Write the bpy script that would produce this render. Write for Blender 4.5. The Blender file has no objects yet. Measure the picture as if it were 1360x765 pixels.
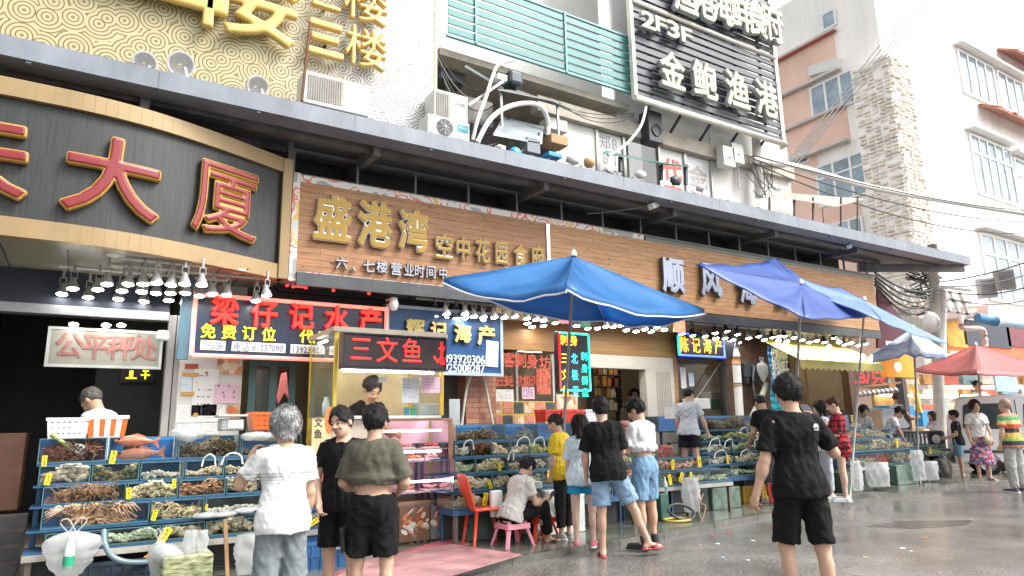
import bpy, math, random
import numpy as np
from mathutils import Vector, Matrix
R = math.radians
random.seed(7)
SC = bpy.context.scene
COL = SC.collection
# ---------------------------------------------------------------- camera
EYE = np.array([0., 0., 1.45])
FPX, CX, CY = 905., 680., 382.5
_u = np.array([-80, -4400, 905.]); _u /= np.linalg.norm(_u)
_x = np.array([1480, 158, 905.]); _x -= _u * (_x @ _u); _x /= np.linalg.norm(_x)
_y = np.cross(_u, _x)
cam_d = bpy.data.cameras.new('camera'); cam = bpy.data.objects.new('camera', cam_d); COL.objects.link(cam)
cam_d.sensor_width = 36; cam_d.lens = FPX / 1360 * 36; cam_d.clip_end = 1500; cam_d.clip_start = .05
_r = Vector((_x[0], _y[0], _u[0])); _d = Vector((_x[1], _y[1], _u[1])); _f = Vector((_x[2], _y[2], _u[2]))
cam.matrix_world = Matrix(((_r.x, -_d.x, -_f.x, 0), (_r.y, -_d.y, -_f.y, 0), (_r.z, -_d.z, -_f.z, 1.45), (0, 0, 0, 1)))
SC.camera = cam
# ---------------------------------------------------------------- world and sun (bright overcast)
SUN = Vector((.55, -.55, .85)).normalized()
SUN_EL = math.asin(SUN.z); SUN_AZ = math.atan2(SUN.x, SUN.y)
wd = bpy.data.worlds.new('World'); SC.world = wd; wd.use_nodes = True
nt = wd.node_tree; bg = nt.nodes['Background']
sky = nt.nodes.new('ShaderNodeTexSky'); sky.sky_type = 'NISHITA'; sky.sun_disc = False
sky.sun_elevation = SUN_EL; sky.sun_rotation = SUN_AZ; sky.dust_density = 4; sky.air_density = 1.5
hs = nt.nodes.new('ShaderNodeHueSaturation'); hs.inputs['Saturation'].default_value = .22
nt.links.new(sky.outputs[0], hs.inputs['Color']); nt.links.new(hs.outputs[0], bg.inputs[0])
bg.inputs[1].default_value = .15
sd = bpy.data.lights.new('sun', 'SUN'); sd.energy = 1.5; sd.angle = R(20); sd.color = (1, .965, .92)
so = bpy.data.objects.new('sun', sd); COL.objects.link(so)
so.rotation_euler = (-SUN).to_track_quat('-Z', 'Y').to_euler()
SC.view_settings.view_transform = 'Standard'; SC.view_settings.look = 'None'
SC.view_settings.exposure = 1.3; SC.view_settings.gamma = 1
SC.cycles.max_bounces = 6; SC.cycles.transparent_max_bounces = 20; SC.cycles.diffuse_bounces = 3
SC.cycles.glossy_bounces = 3; SC.cycles.transmission_bounces = 4
SC.cycles.use_denoising = True
SC.cycles.sample_clamp_indirect = 6

# ---------------------------------------------------------------- pixel -> world (real distances)
def ray(px, py):
    d = np.array([(px - CX) / FPX, (py - CY) / FPX, 1.]); return np.array([d @ _x, d @ _y, d @ _u])
def W(px, py, y):                       # on the vertical plane Y = y
    r = ray(px, py); return EYE + r * (y / r[1])
def G(px, py, z=0.):                    # on the level z
    r = ray(px, py); return EYE + r * ((z - EYE[2]) / r[2])
def WX(px, py, x):
    r = ray(px, py); return EYE + r * (x / r[0])

# ---------------------------------------------------------------- materials
MATS = {}
def mat(name, c=(.5, .5, .5), rough=.55, metal=0., var=.18, scale=3., bump=.0, bscale=40., emit=0., ecol=None, alpha=None, spec=.5, stretch=None, trans=0.):
    if name in MATS: return MATS[name]
    m = bpy.data.materials.new(name); m.use_nodes = True; n = m.node_tree; b = n.nodes['Principled BSDF']
    b.inputs['Roughness'].default_value = rough; b.inputs['Metallic'].default_value = metal
    b.inputs['Specular IOR Level'].default_value = spec
    tc = n.nodes.new('ShaderNodeTexCoord'); vec = tc.outputs['Object']
    if stretch:
        mp = n.nodes.new('ShaderNodeMapping'); mp.inputs['Scale'].default_value = stretch
        n.links.new(vec, mp.inputs[0]); vec = mp.outputs[0]
    if var > 0:
        nz = n.nodes.new('ShaderNodeTexNoise'); nz.inputs['Scale'].default_value = scale; nz.inputs['Detail'].default_value = 6
        nz.inputs['Roughness'].default_value = .65
        n.links.new(vec, nz.inputs['Vector'])
        cr = n.nodes.new('ShaderNodeValToRGB'); cr.color_ramp.elements[0].position = .3; cr.color_ramp.elements[1].position = .7
        lo = [max(0, v * (1 - var)) for v in c[:3]]; hi = [min(1, v * (1 + var * .7)) for v in c[:3]]
        cr.color_ramp.elements[0].color = (*lo, 1); cr.color_ramp.elements[1].color = (*hi, 1)
        n.links.new(nz.outputs[0], cr.inputs[0]); n.links.new(cr.outputs[0], b.inputs['Base Color'])
        mr = n.nodes.new('ShaderNodeMapRange'); mr.inputs[3].default_value = max(0, rough - .12); mr.inputs[4].default_value = min(1, rough + .12)
        n.links.new(nz.outputs[0], mr.inputs[0]); n.links.new(mr.outputs[0], b.inputs['Roughness'])
    else:
        b.inputs['Base Color'].default_value = (*c[:3], 1)
    if bump > 0:
        nb = n.nodes.new('ShaderNodeTexNoise'); nb.inputs['Scale'].default_value = bscale; nb.inputs['Detail'].default_value = 4
        n.links.new(vec, nb.inputs['Vector'])
        bp = n.nodes.new('ShaderNodeBump'); bp.inputs['Strength'].default_value = bump; bp.inputs['Distance'].default_value = .01
        n.links.new(nb.outputs[0], bp.inputs['Height']); n.links.new(bp.outputs[0], b.inputs['Normal'])
    if emit > 0:
        b.inputs['Emission Color'].default_value = (*(ecol or c)[:3], 1); b.inputs['Emission Strength'].default_value = emit
    if trans > 0:
        tb = n.nodes.new('ShaderNodeBsdfTranslucent'); tb.inputs[0].default_value = (*c[:3], 1)
        mx = n.nodes.new('ShaderNodeMixShader'); mx.inputs[0].default_value = trans
        n.links.new(b.outputs[0], mx.inputs[1]); n.links.new(tb.outputs[0], mx.inputs[2]); n.links.new(mx.outputs[0], n.nodes['Material Output'].inputs[0])
    MATS[name] = m; return m

def glass(name, tint=(.9, .97, .95), refl=1.0, rough=.02, milk=0.):
    if name in MATS: return MATS[name]
    m = bpy.data.materials.new(name); m.use_nodes = True; n = m.node_tree
    for x in list(n.nodes):
        if x.type == 'BSDF_PRINCIPLED': n.nodes.remove(x)
    out = n.nodes['Material Output']
    t = n.nodes.new('ShaderNodeBsdfTransparent'); t.inputs[0].default_value = (*tint, 1)
    g = n.nodes.new('ShaderNodeBsdfGlossy'); g.inputs['Roughness'].default_value = rough
    fr = n.nodes.new('ShaderNodeFresnel'); fr.inputs[0].default_value = 1.45
    nz = n.nodes.new('ShaderNodeTexNoise'); nz.inputs['Scale'].default_value = 9
    bp = n.nodes.new('ShaderNodeBump'); bp.inputs['Strength'].default_value = .12; bp.inputs['Distance'].default_value = .02
    n.links.new(nz.outputs[0], bp.inputs['Height']); n.links.new(bp.outputs[0], g.inputs['Normal'])
    mul = n.nodes.new('ShaderNodeMath'); mul.operation = 'MULTIPLY'; mul.inputs[1].default_value = refl
    n.links.new(fr.outputs[0], mul.inputs[0])
    mx = n.nodes.new('ShaderNodeMixShader'); n.links.new(mul.outputs[0], mx.inputs[0]); n.links.new(t.outputs[0], mx.inputs[1]); n.links.new(g.outputs[0], mx.inputs[2])
    last = mx
    if milk > 0:
        df = n.nodes.new('ShaderNodeBsdfDiffuse'); df.inputs[0].default_value = (.75, .78, .76, 1)
        n2 = n.nodes.new('ShaderNodeTexNoise'); n2.inputs['Scale'].default_value = 2.5
        mm = n.nodes.new('ShaderNodeMath'); mm.operation = 'MULTIPLY'; mm.inputs[1].default_value = milk * 2
        n.links.new(n2.outputs[0], mm.inputs[0])
        m2 = n.nodes.new('ShaderNodeMixShader'); n.links.new(mm.outputs[0], m2.inputs[0]); n.links.new(mx.outputs[0], m2.inputs[1]); n.links.new(df.outputs[0], m2.inputs[2]); last = m2
    n.links.new(last.outputs[0], out.inputs[0]); MATS[name] = m; return m

def nodes_mat(name):
    m = bpy.data.materials.new(name); m.use_nodes = True; MATS[name] = m
    return m, m.node_tree, m.node_tree.nodes['Principled BSDF']

def ramp(n, src, stops):
    cr = n.nodes.new('ShaderNodeValToRGB'); e = cr.color_ramp.elements
    while len(e) > 1: e.remove(e[-1])
    e[0].position = stops[0][0]; e[0].color = (*stops[0][1], 1)
    for p, c in stops[1:]:
        k = e.new(p); k.color = (*c, 1)
    n.links.new(src, cr.inputs[0]); return cr.outputs[0]

def colmat(name, rough=.7, bump=.0, bscale=60., stretch=None, sss=0., sheen=0., var=.12):
    """surface whose own colour is stored per vertex (dyes, prints, skin)"""
    if name in MATS: return MATS[name]
    m, n, b = nodes_mat(name)
    at = n.nodes.new('ShaderNodeAttribute'); at.attribute_name = 'Col'
    tc = n.nodes.new('ShaderNodeTexCoord'); vec = tc.outputs['Object']
    if stretch:
        mp = n.nodes.new('ShaderNodeMapping'); mp.inputs['Scale'].default_value = stretch; n.links.new(vec, mp.inputs[0]); vec = mp.outputs[0]
    nz = n.nodes.new('ShaderNodeTexNoise'); nz.inputs['Scale'].default_value = bscale; nz.inputs['Detail'].default_value = 5; n.links.new(vec, nz.inputs['Vector'])
    mr = n.nodes.new('ShaderNodeMapRange'); mr.inputs[1].default_value = .25; mr.inputs[2].default_value = .75; mr.inputs[3].default_value = 1 - var; mr.inputs[4].default_value = 1 + var
    n.links.new(nz.outputs[0], mr.inputs[0])
    vm = n.nodes.new('ShaderNodeVectorMath'); vm.operation = 'MULTIPLY'; n.links.new(at.outputs['Color'], vm.inputs[0]); n.links.new(mr.outputs[0], vm.inputs[1])
    n.links.new(vm.outputs[0], b.inputs['Base Color'])
    b.inputs['Roughness'].default_value = rough; b.inputs['Specular IOR Level'].default_value = .22
    if sss > 0:
        b.inputs['Subsurface Weight'].default_value = sss; b.inputs['Subsurface Radius'].default_value = (.02, .008, .004); b.inputs['Subsurface Scale'].default_value = .5
    if sheen > 0: b.inputs['Sheen Weight'].default_value = sheen
    if bump > 0:
        bp = n.nodes.new('ShaderNodeBump'); bp.inputs['Strength'].default_value = bump; bp.inputs['Distance'].default_value = .008
        n.links.new(nz.outputs[0], bp.inputs['Height']); n.links.new(bp.outputs[0], b.inputs['Normal'])
    return m

# ---------------------------------------------------------------- objects
ORG = {}
def tag(o, label=None, cat=None, group=None, kind=None):
    if label: o['label'] = label
    if cat: o['category'] = cat
    if group: o['group'] = group
    if kind: o['kind'] = kind
    return o
def thing(name, label, cat, loc=(0, 0, 0), rz=0., group=None):
    o = bpy.data.objects.new(name, None); COL.objects.link(o); o.location = loc; o.rotation_euler = (0, 0, rz); o.empty_display_size = .1
    ORG[o.name] = Vector(loc); return tag(o, label, cat, group)
def link(name, me, parent=None, mats=()):
    o = bpy.data.objects.new(name, me); COL.objects.link(o)
    for m in mats: me.materials.append(m)
    if parent: o.parent = parent; ORG[o.name] = ORG.get(parent.name, Vector())
    else: ORG[o.name] = Vector()
    return o
def copy_tree(o, parent=None, label=None, loc=None, rz=None):
    c = o.copy(); COL.objects.link(c)
    if parent: c.parent = parent
    if label: c['label'] = label
    if loc is not None: c.location = loc
    if rz is not None: c.rotation_euler.z = rz
    for ch in list(o.children): copy_tree(ch, c)
    return c

class MB:
    def __init__(s): s.v = []; s.f = []; s.m = []; s.sm = []
    def add(s, vs, fs, m=0, smooth=False):
        o = len(s.v); s.v += [tuple(map(float, p)) for p in vs]; s.f += [tuple(i + o for i in f) for f in fs]; s.m += [m] * len(fs); s.sm += [smooth] * len(fs); return s
    def parts(s):
        """one builder per separate bar (8 vertices each)"""
        out = []
        for i in range(0, len(s.v), 8):
            q = MB(); q.add(s.v[i:i + 8], [tuple(k - i for k in f) for f in s.f if i <= f[0] < i + 8]); out.append(q)
        return out
    def box(s, x0, y0, z0, x1, y1, z1, m=0):
        v = [(x0, y0, z0), (x1, y0, z0), (x1, y1, z0), (x0, y1, z0), (x0, y0, z1), (x1, y0, z1), (x1, y1, z1), (x0, y1, z1)]
        return s.add(v, [(0, 3, 2, 1), (4, 5, 6, 7), (0, 1, 5, 4), (1, 2, 6, 5), (2, 3, 7, 6), (3, 0, 4, 7)], m)
    def cbox(s, c, size, M=None, m=0):
        hx, hy, hz = size[0] / 2, size[1] / 2, size[2] / 2
        v = [Vector((x, y, z)) for z in (-hz, hz) for x, y in ((-hx, -hy), (hx, -hy), (hx, hy), (-hx, hy))]
        if M is not None: v = [M @ p for p in v]
        v = [p + Vector(c) for p in v]
        return s.add(v, [(0, 3, 2, 1), (4, 5, 6, 7), (0, 1, 5, 4), (1, 2, 6, 5), (2, 3, 7, 6), (3, 0, 4, 7)], m)
    def bar(s, a, b, w, h=None, m=0):
        a = Vector(a); b = Vector(b); h = h or w; d = (b - a); L = d.length
        q = d.to_track_quat('X', 'Z').to_matrix()
        return s.cbox((a + b) / 2, (L, w, h), q, m)
    def quad(s, pts, m=0, smooth=False): return s.add(pts, [tuple(range(len(pts)))], m, smooth)
    def tube(s, pts, r, n=8, m=0, cap=True):
        pts = [Vector(p) for p in pts]; rs = r if isinstance(r, (list, tuple)) else [r] * len(pts); vs = []; fs = []
        up = Vector((0, 0, 1))
        for i, p in enumerate(pts):
            d = (pts[min(i + 1, len(pts) - 1)] - pts[max(i - 1, 0)]).normalized()
            a = d.cross(up)
            if a.length < .05: a = d.cross(Vector((1, 0, 0)))
            a.normalize(); b = d.cross(a)
            for k in range(n):
                t = 2 * math.pi * k / n; vs.append(p + (a * math.cos(t) + b * math.sin(t)) * rs[i])
        for i in range(len(pts) - 1):
            for k in range(n):
                fs.append((i * n + k, i * n + (k + 1) % n, (i + 1) * n + (k + 1) % n, (i + 1) * n + k))
        s.add(vs, fs, m, True)
        if cap:
            o = len(s.v) - len(vs); s.f += [tuple(o + k for k in range(n)), tuple(o + len(vs) - 1 - k for k in range(n))]; s.m += [m, m]; s.sm += [False, False]
        return s
    def lathe(s, prof, c=(0, 0, 0), n=16, m=0, M=None, smooth=True):
        vs = []; fs = []
        for r, z in prof:
            for k in range(n):
                t = 2 * math.pi * k / n; p = Vector((r * math.cos(t), r * math.sin(t), z))
                if M is not None: p = M @ p
                vs.append(p + Vector(c))
        for i in range(len(prof) - 1):
            for k in range(n): fs.append((i * n + k, i * n + (k + 1) % n, (i + 1) * n + (k + 1) % n, (i + 1) * n + k))
        return s.add(vs, fs, m, smooth)
    def prism(s, poly, off, m=0):
        n = len(poly); a = [Vector(p) for p in poly]; b = [p + Vector(off) for p in a]
        return s.add(a + b, [tuple(range(n)), tuple(range(2 * n - 1, n - 1, -1))] + [(i, i + n, (i + 1) % n + n, (i + 1) % n) for i in range(n)], m)
    def ell(s, c, r, n=10, k=6, m=0, M=None, jit=0.):
        prof = []; vs = []; fs = []
        for i in range(k + 1):
            ph = math.pi * i / k
            for j in range(n):
                t = 2 * math.pi * j / n; q = 1 + random.uniform(-jit, jit)
                p = Vector((r[0] * math.sin(ph) * math.cos(t) * q, r[1] * math.sin(ph) * math.sin(t) * q, r[2] * math.cos(ph) * q))
                if M is not None: p = M @ p
                vs.append(p + Vector(c))
        for i in range(k):
            for j in range(n): fs.append((i * n + j, i * n + (j + 1) % n, (i + 1) * n + (j + 1) % n, (i + 1) * n + j))
        return s.add(vs, fs, m, True)
    def build(s, name, mats, parent=None, local=False, bevel=0., solid=0., sub=0):
        me = bpy.data.meshes.new(name)
        o = Vector((0, 0, 0)) if (local or parent is None) else ORG.get(parent.name, Vector())
        me.from_pydata([(p[0] - o.x, p[1] - o.y, p[2] - o.z) for p in s.v], [], s.f)
        if not isinstance(mats, (list, tuple)): mats = [mats]
        me.polygons.foreach_set('material_index', s.m); me.polygons.foreach_set('use_smooth', s.sm); me.update()
        ob = link(name, me, parent, mats)
        if solid > 0:
            q = ob.modifiers.new('thick', 'SOLIDIFY'); q.thickness = solid; q.offset = 0
        if bevel > 0:
            q = ob.modifiers.new('bevel', 'BEVEL'); q.width = bevel; q.segments = 2; q.limit_method = 'ANGLE'
        if sub:
            q = ob.modifiers.new('sub', 'SUBSURF'); q.levels = sub; q.render_levels = sub
        return ob

# ---------------------------------------------------------------- lettering
_fc = bpy.data.curves.new('lettering', 'FONT'); _fo = bpy.data.objects.new('lettering', _fc); COL.objects.link(_fo)
def glyphs(s, extrude=.0, bold=0., res=3):
    """one mesh's vertices and faces for a string, in em units"""
    _fc.body = s; _fc.size = 1; _fc.extrude = extrude; _fc.offset = bold; _fc.resolution_u = res
    bpy.context.view_layer.update(); dg = bpy.context.evaluated_depsgraph_get()
    me = _fo.evaluated_get(dg).to_mesh()
    v = np.array([tuple(q.co) for q in me.vertices]).reshape(-1, 3); f = [tuple(p.vertices) for p in me.polygons]
    _fo.evaluated_get(dg).to_mesh_clear(); return v, f
_GS = {}
def glyph_bold(ch, bold, res=56):
    """thickened glyph from the distance to its outline: vertices (em units, depth -.5 .. .5) and quads"""
    key = (ch, round(bold, 3), res)
    if key in _GS: return _GS[key]
    _fc.body = ch; _fc.size = 1; _fc.extrude = 0; _fc.offset = 0; _fc.resolution_u = 4; _fc.fill_mode = 'NONE'
    bpy.context.view_layer.update(); dg = bpy.context.evaluated_depsgraph_get(); ev = _fo.evaluated_get(dg); me = ev.to_mesh()
    v = np.array([tuple(q.co)[:2] for q in me.vertices]).reshape(-1, 2); e = np.array([tuple(q.vertices) for q in me.edges]).reshape(-1, 2); ev.to_mesh_clear(); _fc.fill_mode = 'BOTH'
    A = v[e[:, 0]]; B = v[e[:, 1]]; mg = bold + .05; lo = v.min(0) - mg; hi = v.max(0) + mg; h = max(hi - lo) / res
    xs = np.arange(lo[0], hi[0] + h, h); zs = np.arange(lo[1], hi[1] + h, h); g = np.stack(np.meshgrid(xs, zs, indexing='ij'), -1); P = g.reshape(-1, 1, 2)
    d = B - A; t = np.clip(((P - A) * d).sum(-1) / np.maximum((d * d).sum(-1), 1e-12), 0, 1); D = np.sqrt((((P - A) - t[..., None] * d) ** 2).sum(-1)).min(1)
    up = (A[:, 1] <= P[..., 1]) & (B[:, 1] > P[..., 1]); dn = (A[:, 1] > P[..., 1]) & (B[:, 1] <= P[..., 1]); den = np.where(np.abs(d[:, 1]) < 1e-12, 1, d[:, 1])
    hit = (A[:, 0] + (P[..., 1] - A[:, 1]) / den * d[:, 0]) > P[..., 0]; wn = (up & hit).sum(1).astype(int) - (dn & hit).sum(1)
    sd = np.where(wn != 0, -D, D).reshape(g.shape[:2]) - bold
    F = np.stack([np.maximum(sd, q) for q in (h, -h * .6, -h * .6, h)], -1)
    f = Fld((0, 0, 0), (1, 1, 1), .5); f.F = F.astype(np.float32); f.o = np.zeros(3); f.h = 1.
    V, Q = f.mesh(); zz = (V[:, 2] - V[:, 2].min()) / max(V[:, 2].max() - V[:, 2].min(), 1e-6) - .5
    V = np.stack([lo[0] + V[:, 0] * h, lo[1] + V[:, 1] * h, zz], 1); _GS[key] = (V, [tuple(q) for q in Q.tolist()]); return _GS[key]
class Letters(MB):
    """text on vertical plane facing -Y; each char fitted in a cell"""
    def char(s, ch, cx, cz, w, h, y, depth=.02, bold=.0, m=0, skew=0., O=None, res=3, fit=False):
        if ch == ' ': return s
        v, f = glyph_bold(ch, bold, 72 if w > .3 else 44)
        if len(v) == 0: return s
        if fit:
            lo = v.min(0); hi = v.max(0); v = v.copy(); v[:, :2] = (v[:, :2] - (lo[:2] + hi[:2]) / 2) / np.maximum(hi[:2] - lo[:2], 1e-4)
        else:
            v = v.copy(); lo = v.min(0); hi = v.max(0); v[:, 0] -= (lo[0] + hi[0]) / 2; v[:, 1] -= .33
        x = v[:, 0] * w; z = v[:, 1] * h; d = (v[:, 2] + .5) * depth
        x = x + skew * z
        P = np.stack([cx + x, y - d, cz + z], 1)
        if O is not None: P = O(P)
        return s.add(P, f, m, True)
    def line(s, txt, x0, x1, z, w, h, y, **k):
        n = len(txt)
        for i, ch in enumerate(txt):
            s.char(ch, x0 + (x1 - x0) * (i / (n - 1) if n > 1 else .5), z, w, h, y, **k)
        return s
def run(txt, x0, x1, z, h, y, mats, name, parent, depth=.02, bold=0., **k):
    """a whole string as typeset, fitted between x0 and x1"""
    v, f = glyphs(txt, .5, 0); lo = v.min(0); hi = v.max(0)
    P = np.stack([x0 + (v[:, 0] - lo[0]) / (hi[0] - lo[0]) * (x1 - x0), y - (v[:, 2] + .5) * depth, z + (v[:, 1] - .35) * h], 1)
    return Letters().add(P, f).build(name, mats, parent)
def catmull(pts, n=6):
    pts = [Vector(p) for p in pts]; out = []
    for i in range(len(pts) - 1):
        a = pts[max(i - 1, 0)]; b = pts[i]; c = pts[i + 1]; d = pts[min(i + 2, len(pts) - 1)]
        for k in range(n):
            t = k / n; out.append(.5 * ((2 * b) + (c - a) * t + (2 * a - 5 * b + 4 * c - d) * t * t + (3 * b - a - 3 * c + d) * t ** 3))
    return out + [pts[-1]]
def sag(a, b, drop, n=12):
    a = Vector(a); b = Vector(b)
    return [a.lerp(b, i / n) - Vector((0, 0, drop * 4 * (i / n) * (1 - i / n))) for i in range(n + 1)]
# ================================================================ people: one continuous body from a distance field
class Fld:
    def __init__(s, lo, hi, h):
        s.o = np.array(lo, float); s.h = h; n = np.ceil((np.array(hi) - s.o) / h).astype(int) + 1
        s.ax = [s.o[i] + h * np.arange(n[i]) for i in range(3)]; s.F = np.full(n, 9., np.float32)
    def loc(s, lo, hi, mg):
        sl = []
        for i in range(3):
            a = max(0, int((lo[i] - mg - s.o[i]) / s.h)); b = min(len(s.ax[i]), int((hi[i] + mg - s.o[i]) / s.h) + 2)
            if b <= a: return None, None
            sl.append(slice(a, b))
        g = np.stack(np.meshgrid(*[s.ax[i][sl[i]] for i in range(3)], indexing='ij'), -1)
        return tuple(sl), g
    def mix(s, sl, d, k):
        A = s.F[sl]
        if k <= 0: s.F[sl] = np.minimum(A, d); return
        h = np.clip(.5 + .5 * (A - d) / k, 0, 1); s.F[sl] = A + (d - A) * h - k * h * (1 - h)
    def cone(s, a, b, ra, rb, k=.02, flat=None):
        a = np.array(a, float); b = np.array(b, float); r = max(ra, rb)
        sl, g = s.loc(np.minimum(a, b) - r, np.maximum(a, b) + r, k + 2 * s.h)
        if sl is None: return
        ba = b - a; t = np.clip(((g - a) @ ba) / max(ba @ ba, 1e-9), 0, 1)
        q = g - a - t[..., None] * ba
        if flat is not None:
            ax, sc = flat; ax = np.array(ax); w = q @ ax; q = q + (w * (1 / sc - 1))[..., None] * ax
            d = np.linalg.norm(q, axis=-1) - (ra + (rb - ra) * t); d = d * min(1, sc)
        else: d = np.linalg.norm(q, axis=-1) - (ra + (rb - ra) * t)
        s.mix(sl, d, k)
    def ell(s, c, r, B=None, k=.02, sub=False):
        c = np.array(c, float); r = np.array(r, float); m = r.max() * 1.05
        sl, g = s.loc(c - m, c + m, k + 2 * s.h)
        if sl is None: return
        q = g - c
        if B is not None: q = q @ np.array(B).T
        k0 = np.linalg.norm(q / r, axis=-1); k1 = np.linalg.norm(q / r ** 2, axis=-1) + 1e-9
        d = k0 * (k0 - 1) / k1
        if sub:
            A = s.F[sl]; s.F[sl] = np.maximum(A, -d) if k <= 0 else -_smin(-A, d, k)
        else: s.mix(sl, d, k)
    def cut(s, p, n, mask=None):
        """remove the side n points to"""
        p = np.array(p, float); n = np.array(n, float); n /= np.linalg.norm(n)
        g = np.stack(np.meshgrid(*s.ax, indexing='ij'), -1); s.F = np.maximum(s.F, ((g - p) @ n).astype(np.float32))
    def grid(s): return np.stack(np.meshgrid(*s.ax, indexing='ij'), -1)
    def mesh(s):
        F = s.F; S = F < 0; nx, ny, nz = F.shape
        C = [F[i:nx - 1 + i, j:ny - 1 + j, k:nz - 1 + k] for i in (0, 1) for j in (0, 1) for k in (0, 1)]
        cnt = sum((c < 0).astype(np.int8) for c in C); act = (cnt > 0) & (cnt < 8); I = np.argwhere(act)
        V = np.stack([c[act] for c in C], 1); P = np.zeros((len(I), 3)); N = np.zeros(len(I))
        off = np.array([(i, j, k) for i in (0, 1) for j in (0, 1) for k in (0, 1)], float)
        for a in range(8):
            for b in range(a + 1, 8):
                if np.abs(off[a] - off[b]).sum() != 1: continue
                x = (V[:, a] < 0) != (V[:, b] < 0); t = V[:, a] / np.where(x, V[:, a] - V[:, b], 1)
                P += np.where(x[:, None], off[a] + t[:, None] * (off[b] - off[a]), 0); N += x
        P = (P / N[:, None] + I) * s.h + s.o
        idx = np.full(act.shape, -1, int); idx[act] = np.arange(len(I)); Q = []
        for ax in range(3):
            A = np.swapaxes(S, 0, ax); D = np.swapaxes(idx, 0, ax)
            ch = A[:-1] != A[1:]; ch = ch[:, 1:-1, 1:-1]; w = np.argwhere(ch)
            if len(w) == 0: continue
            i, j, k = w[:, 0], w[:, 1] + 1, w[:, 2] + 1
            q = np.stack([D[i, j - 1, k - 1], D[i, j, k - 1], D[i, j, k], D[i, j - 1, k]], 1)
            flip = A[i, j, k] != (ax != 0); q[~flip] = q[~flip][:, ::-1]; Q.append(q)
        return P, np.concatenate(Q)
def _smin(a, b, k):
    h = np.clip(.5 + .5 * (b - a) / k, 0, 1); return b + (a - b) * h - k * h * (1 - h)
def unit(v): v = np.array(v, float); return v / (np.linalg.norm(v) + 1e-9)
def wrinkle(g, seed, amp, f=22., zs=.45):
    rs = np.random.RandomState(seed); d = 0
    for i in range(7):
        k = rs.normal(size=3); k[2] *= zs; k = k / np.linalg.norm(k) * f * rs.uniform(.6, 1.7)
        d = d + np.sin(g @ k + rs.uniform(0, 6.28) + 1.5 * np.sin(g @ (rs.normal(size=3) * f * .4))) * rs.uniform(.5, 1)
    return d * amp / 4

def np_obj(name, P, Q, m, parent, col=None, smooth=True):
    me = bpy.data.meshes.new(name); me.vertices.add(len(P)); me.vertices.foreach_set('co', P.astype(np.float32).ravel())
    me.loops.add(Q.size); me.loops.foreach_set('vertex_index', Q.ravel().astype(np.int32)); me.polygons.add(len(Q))
    me.polygons.foreach_set('loop_start', np.arange(0, Q.size, 4, dtype=np.int32)); me.polygons.foreach_set('loop_total', np.full(len(Q), 4, np.int32))
    me.polygons.foreach_set('use_smooth', np.ones(len(Q), bool)); me.update(calc_edges=True); me.validate()
    if col is not None:
        a = me.color_attributes.new('Col', 'FLOAT_COLOR', 'POINT'); c = np.ones((len(me.vertices), 4), np.float32)
        c[:, :3] = np.broadcast_to(col, (len(P), 3)); a.data.foreach_set('color', c.ravel())
    return link(name, me, parent, [m])

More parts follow.
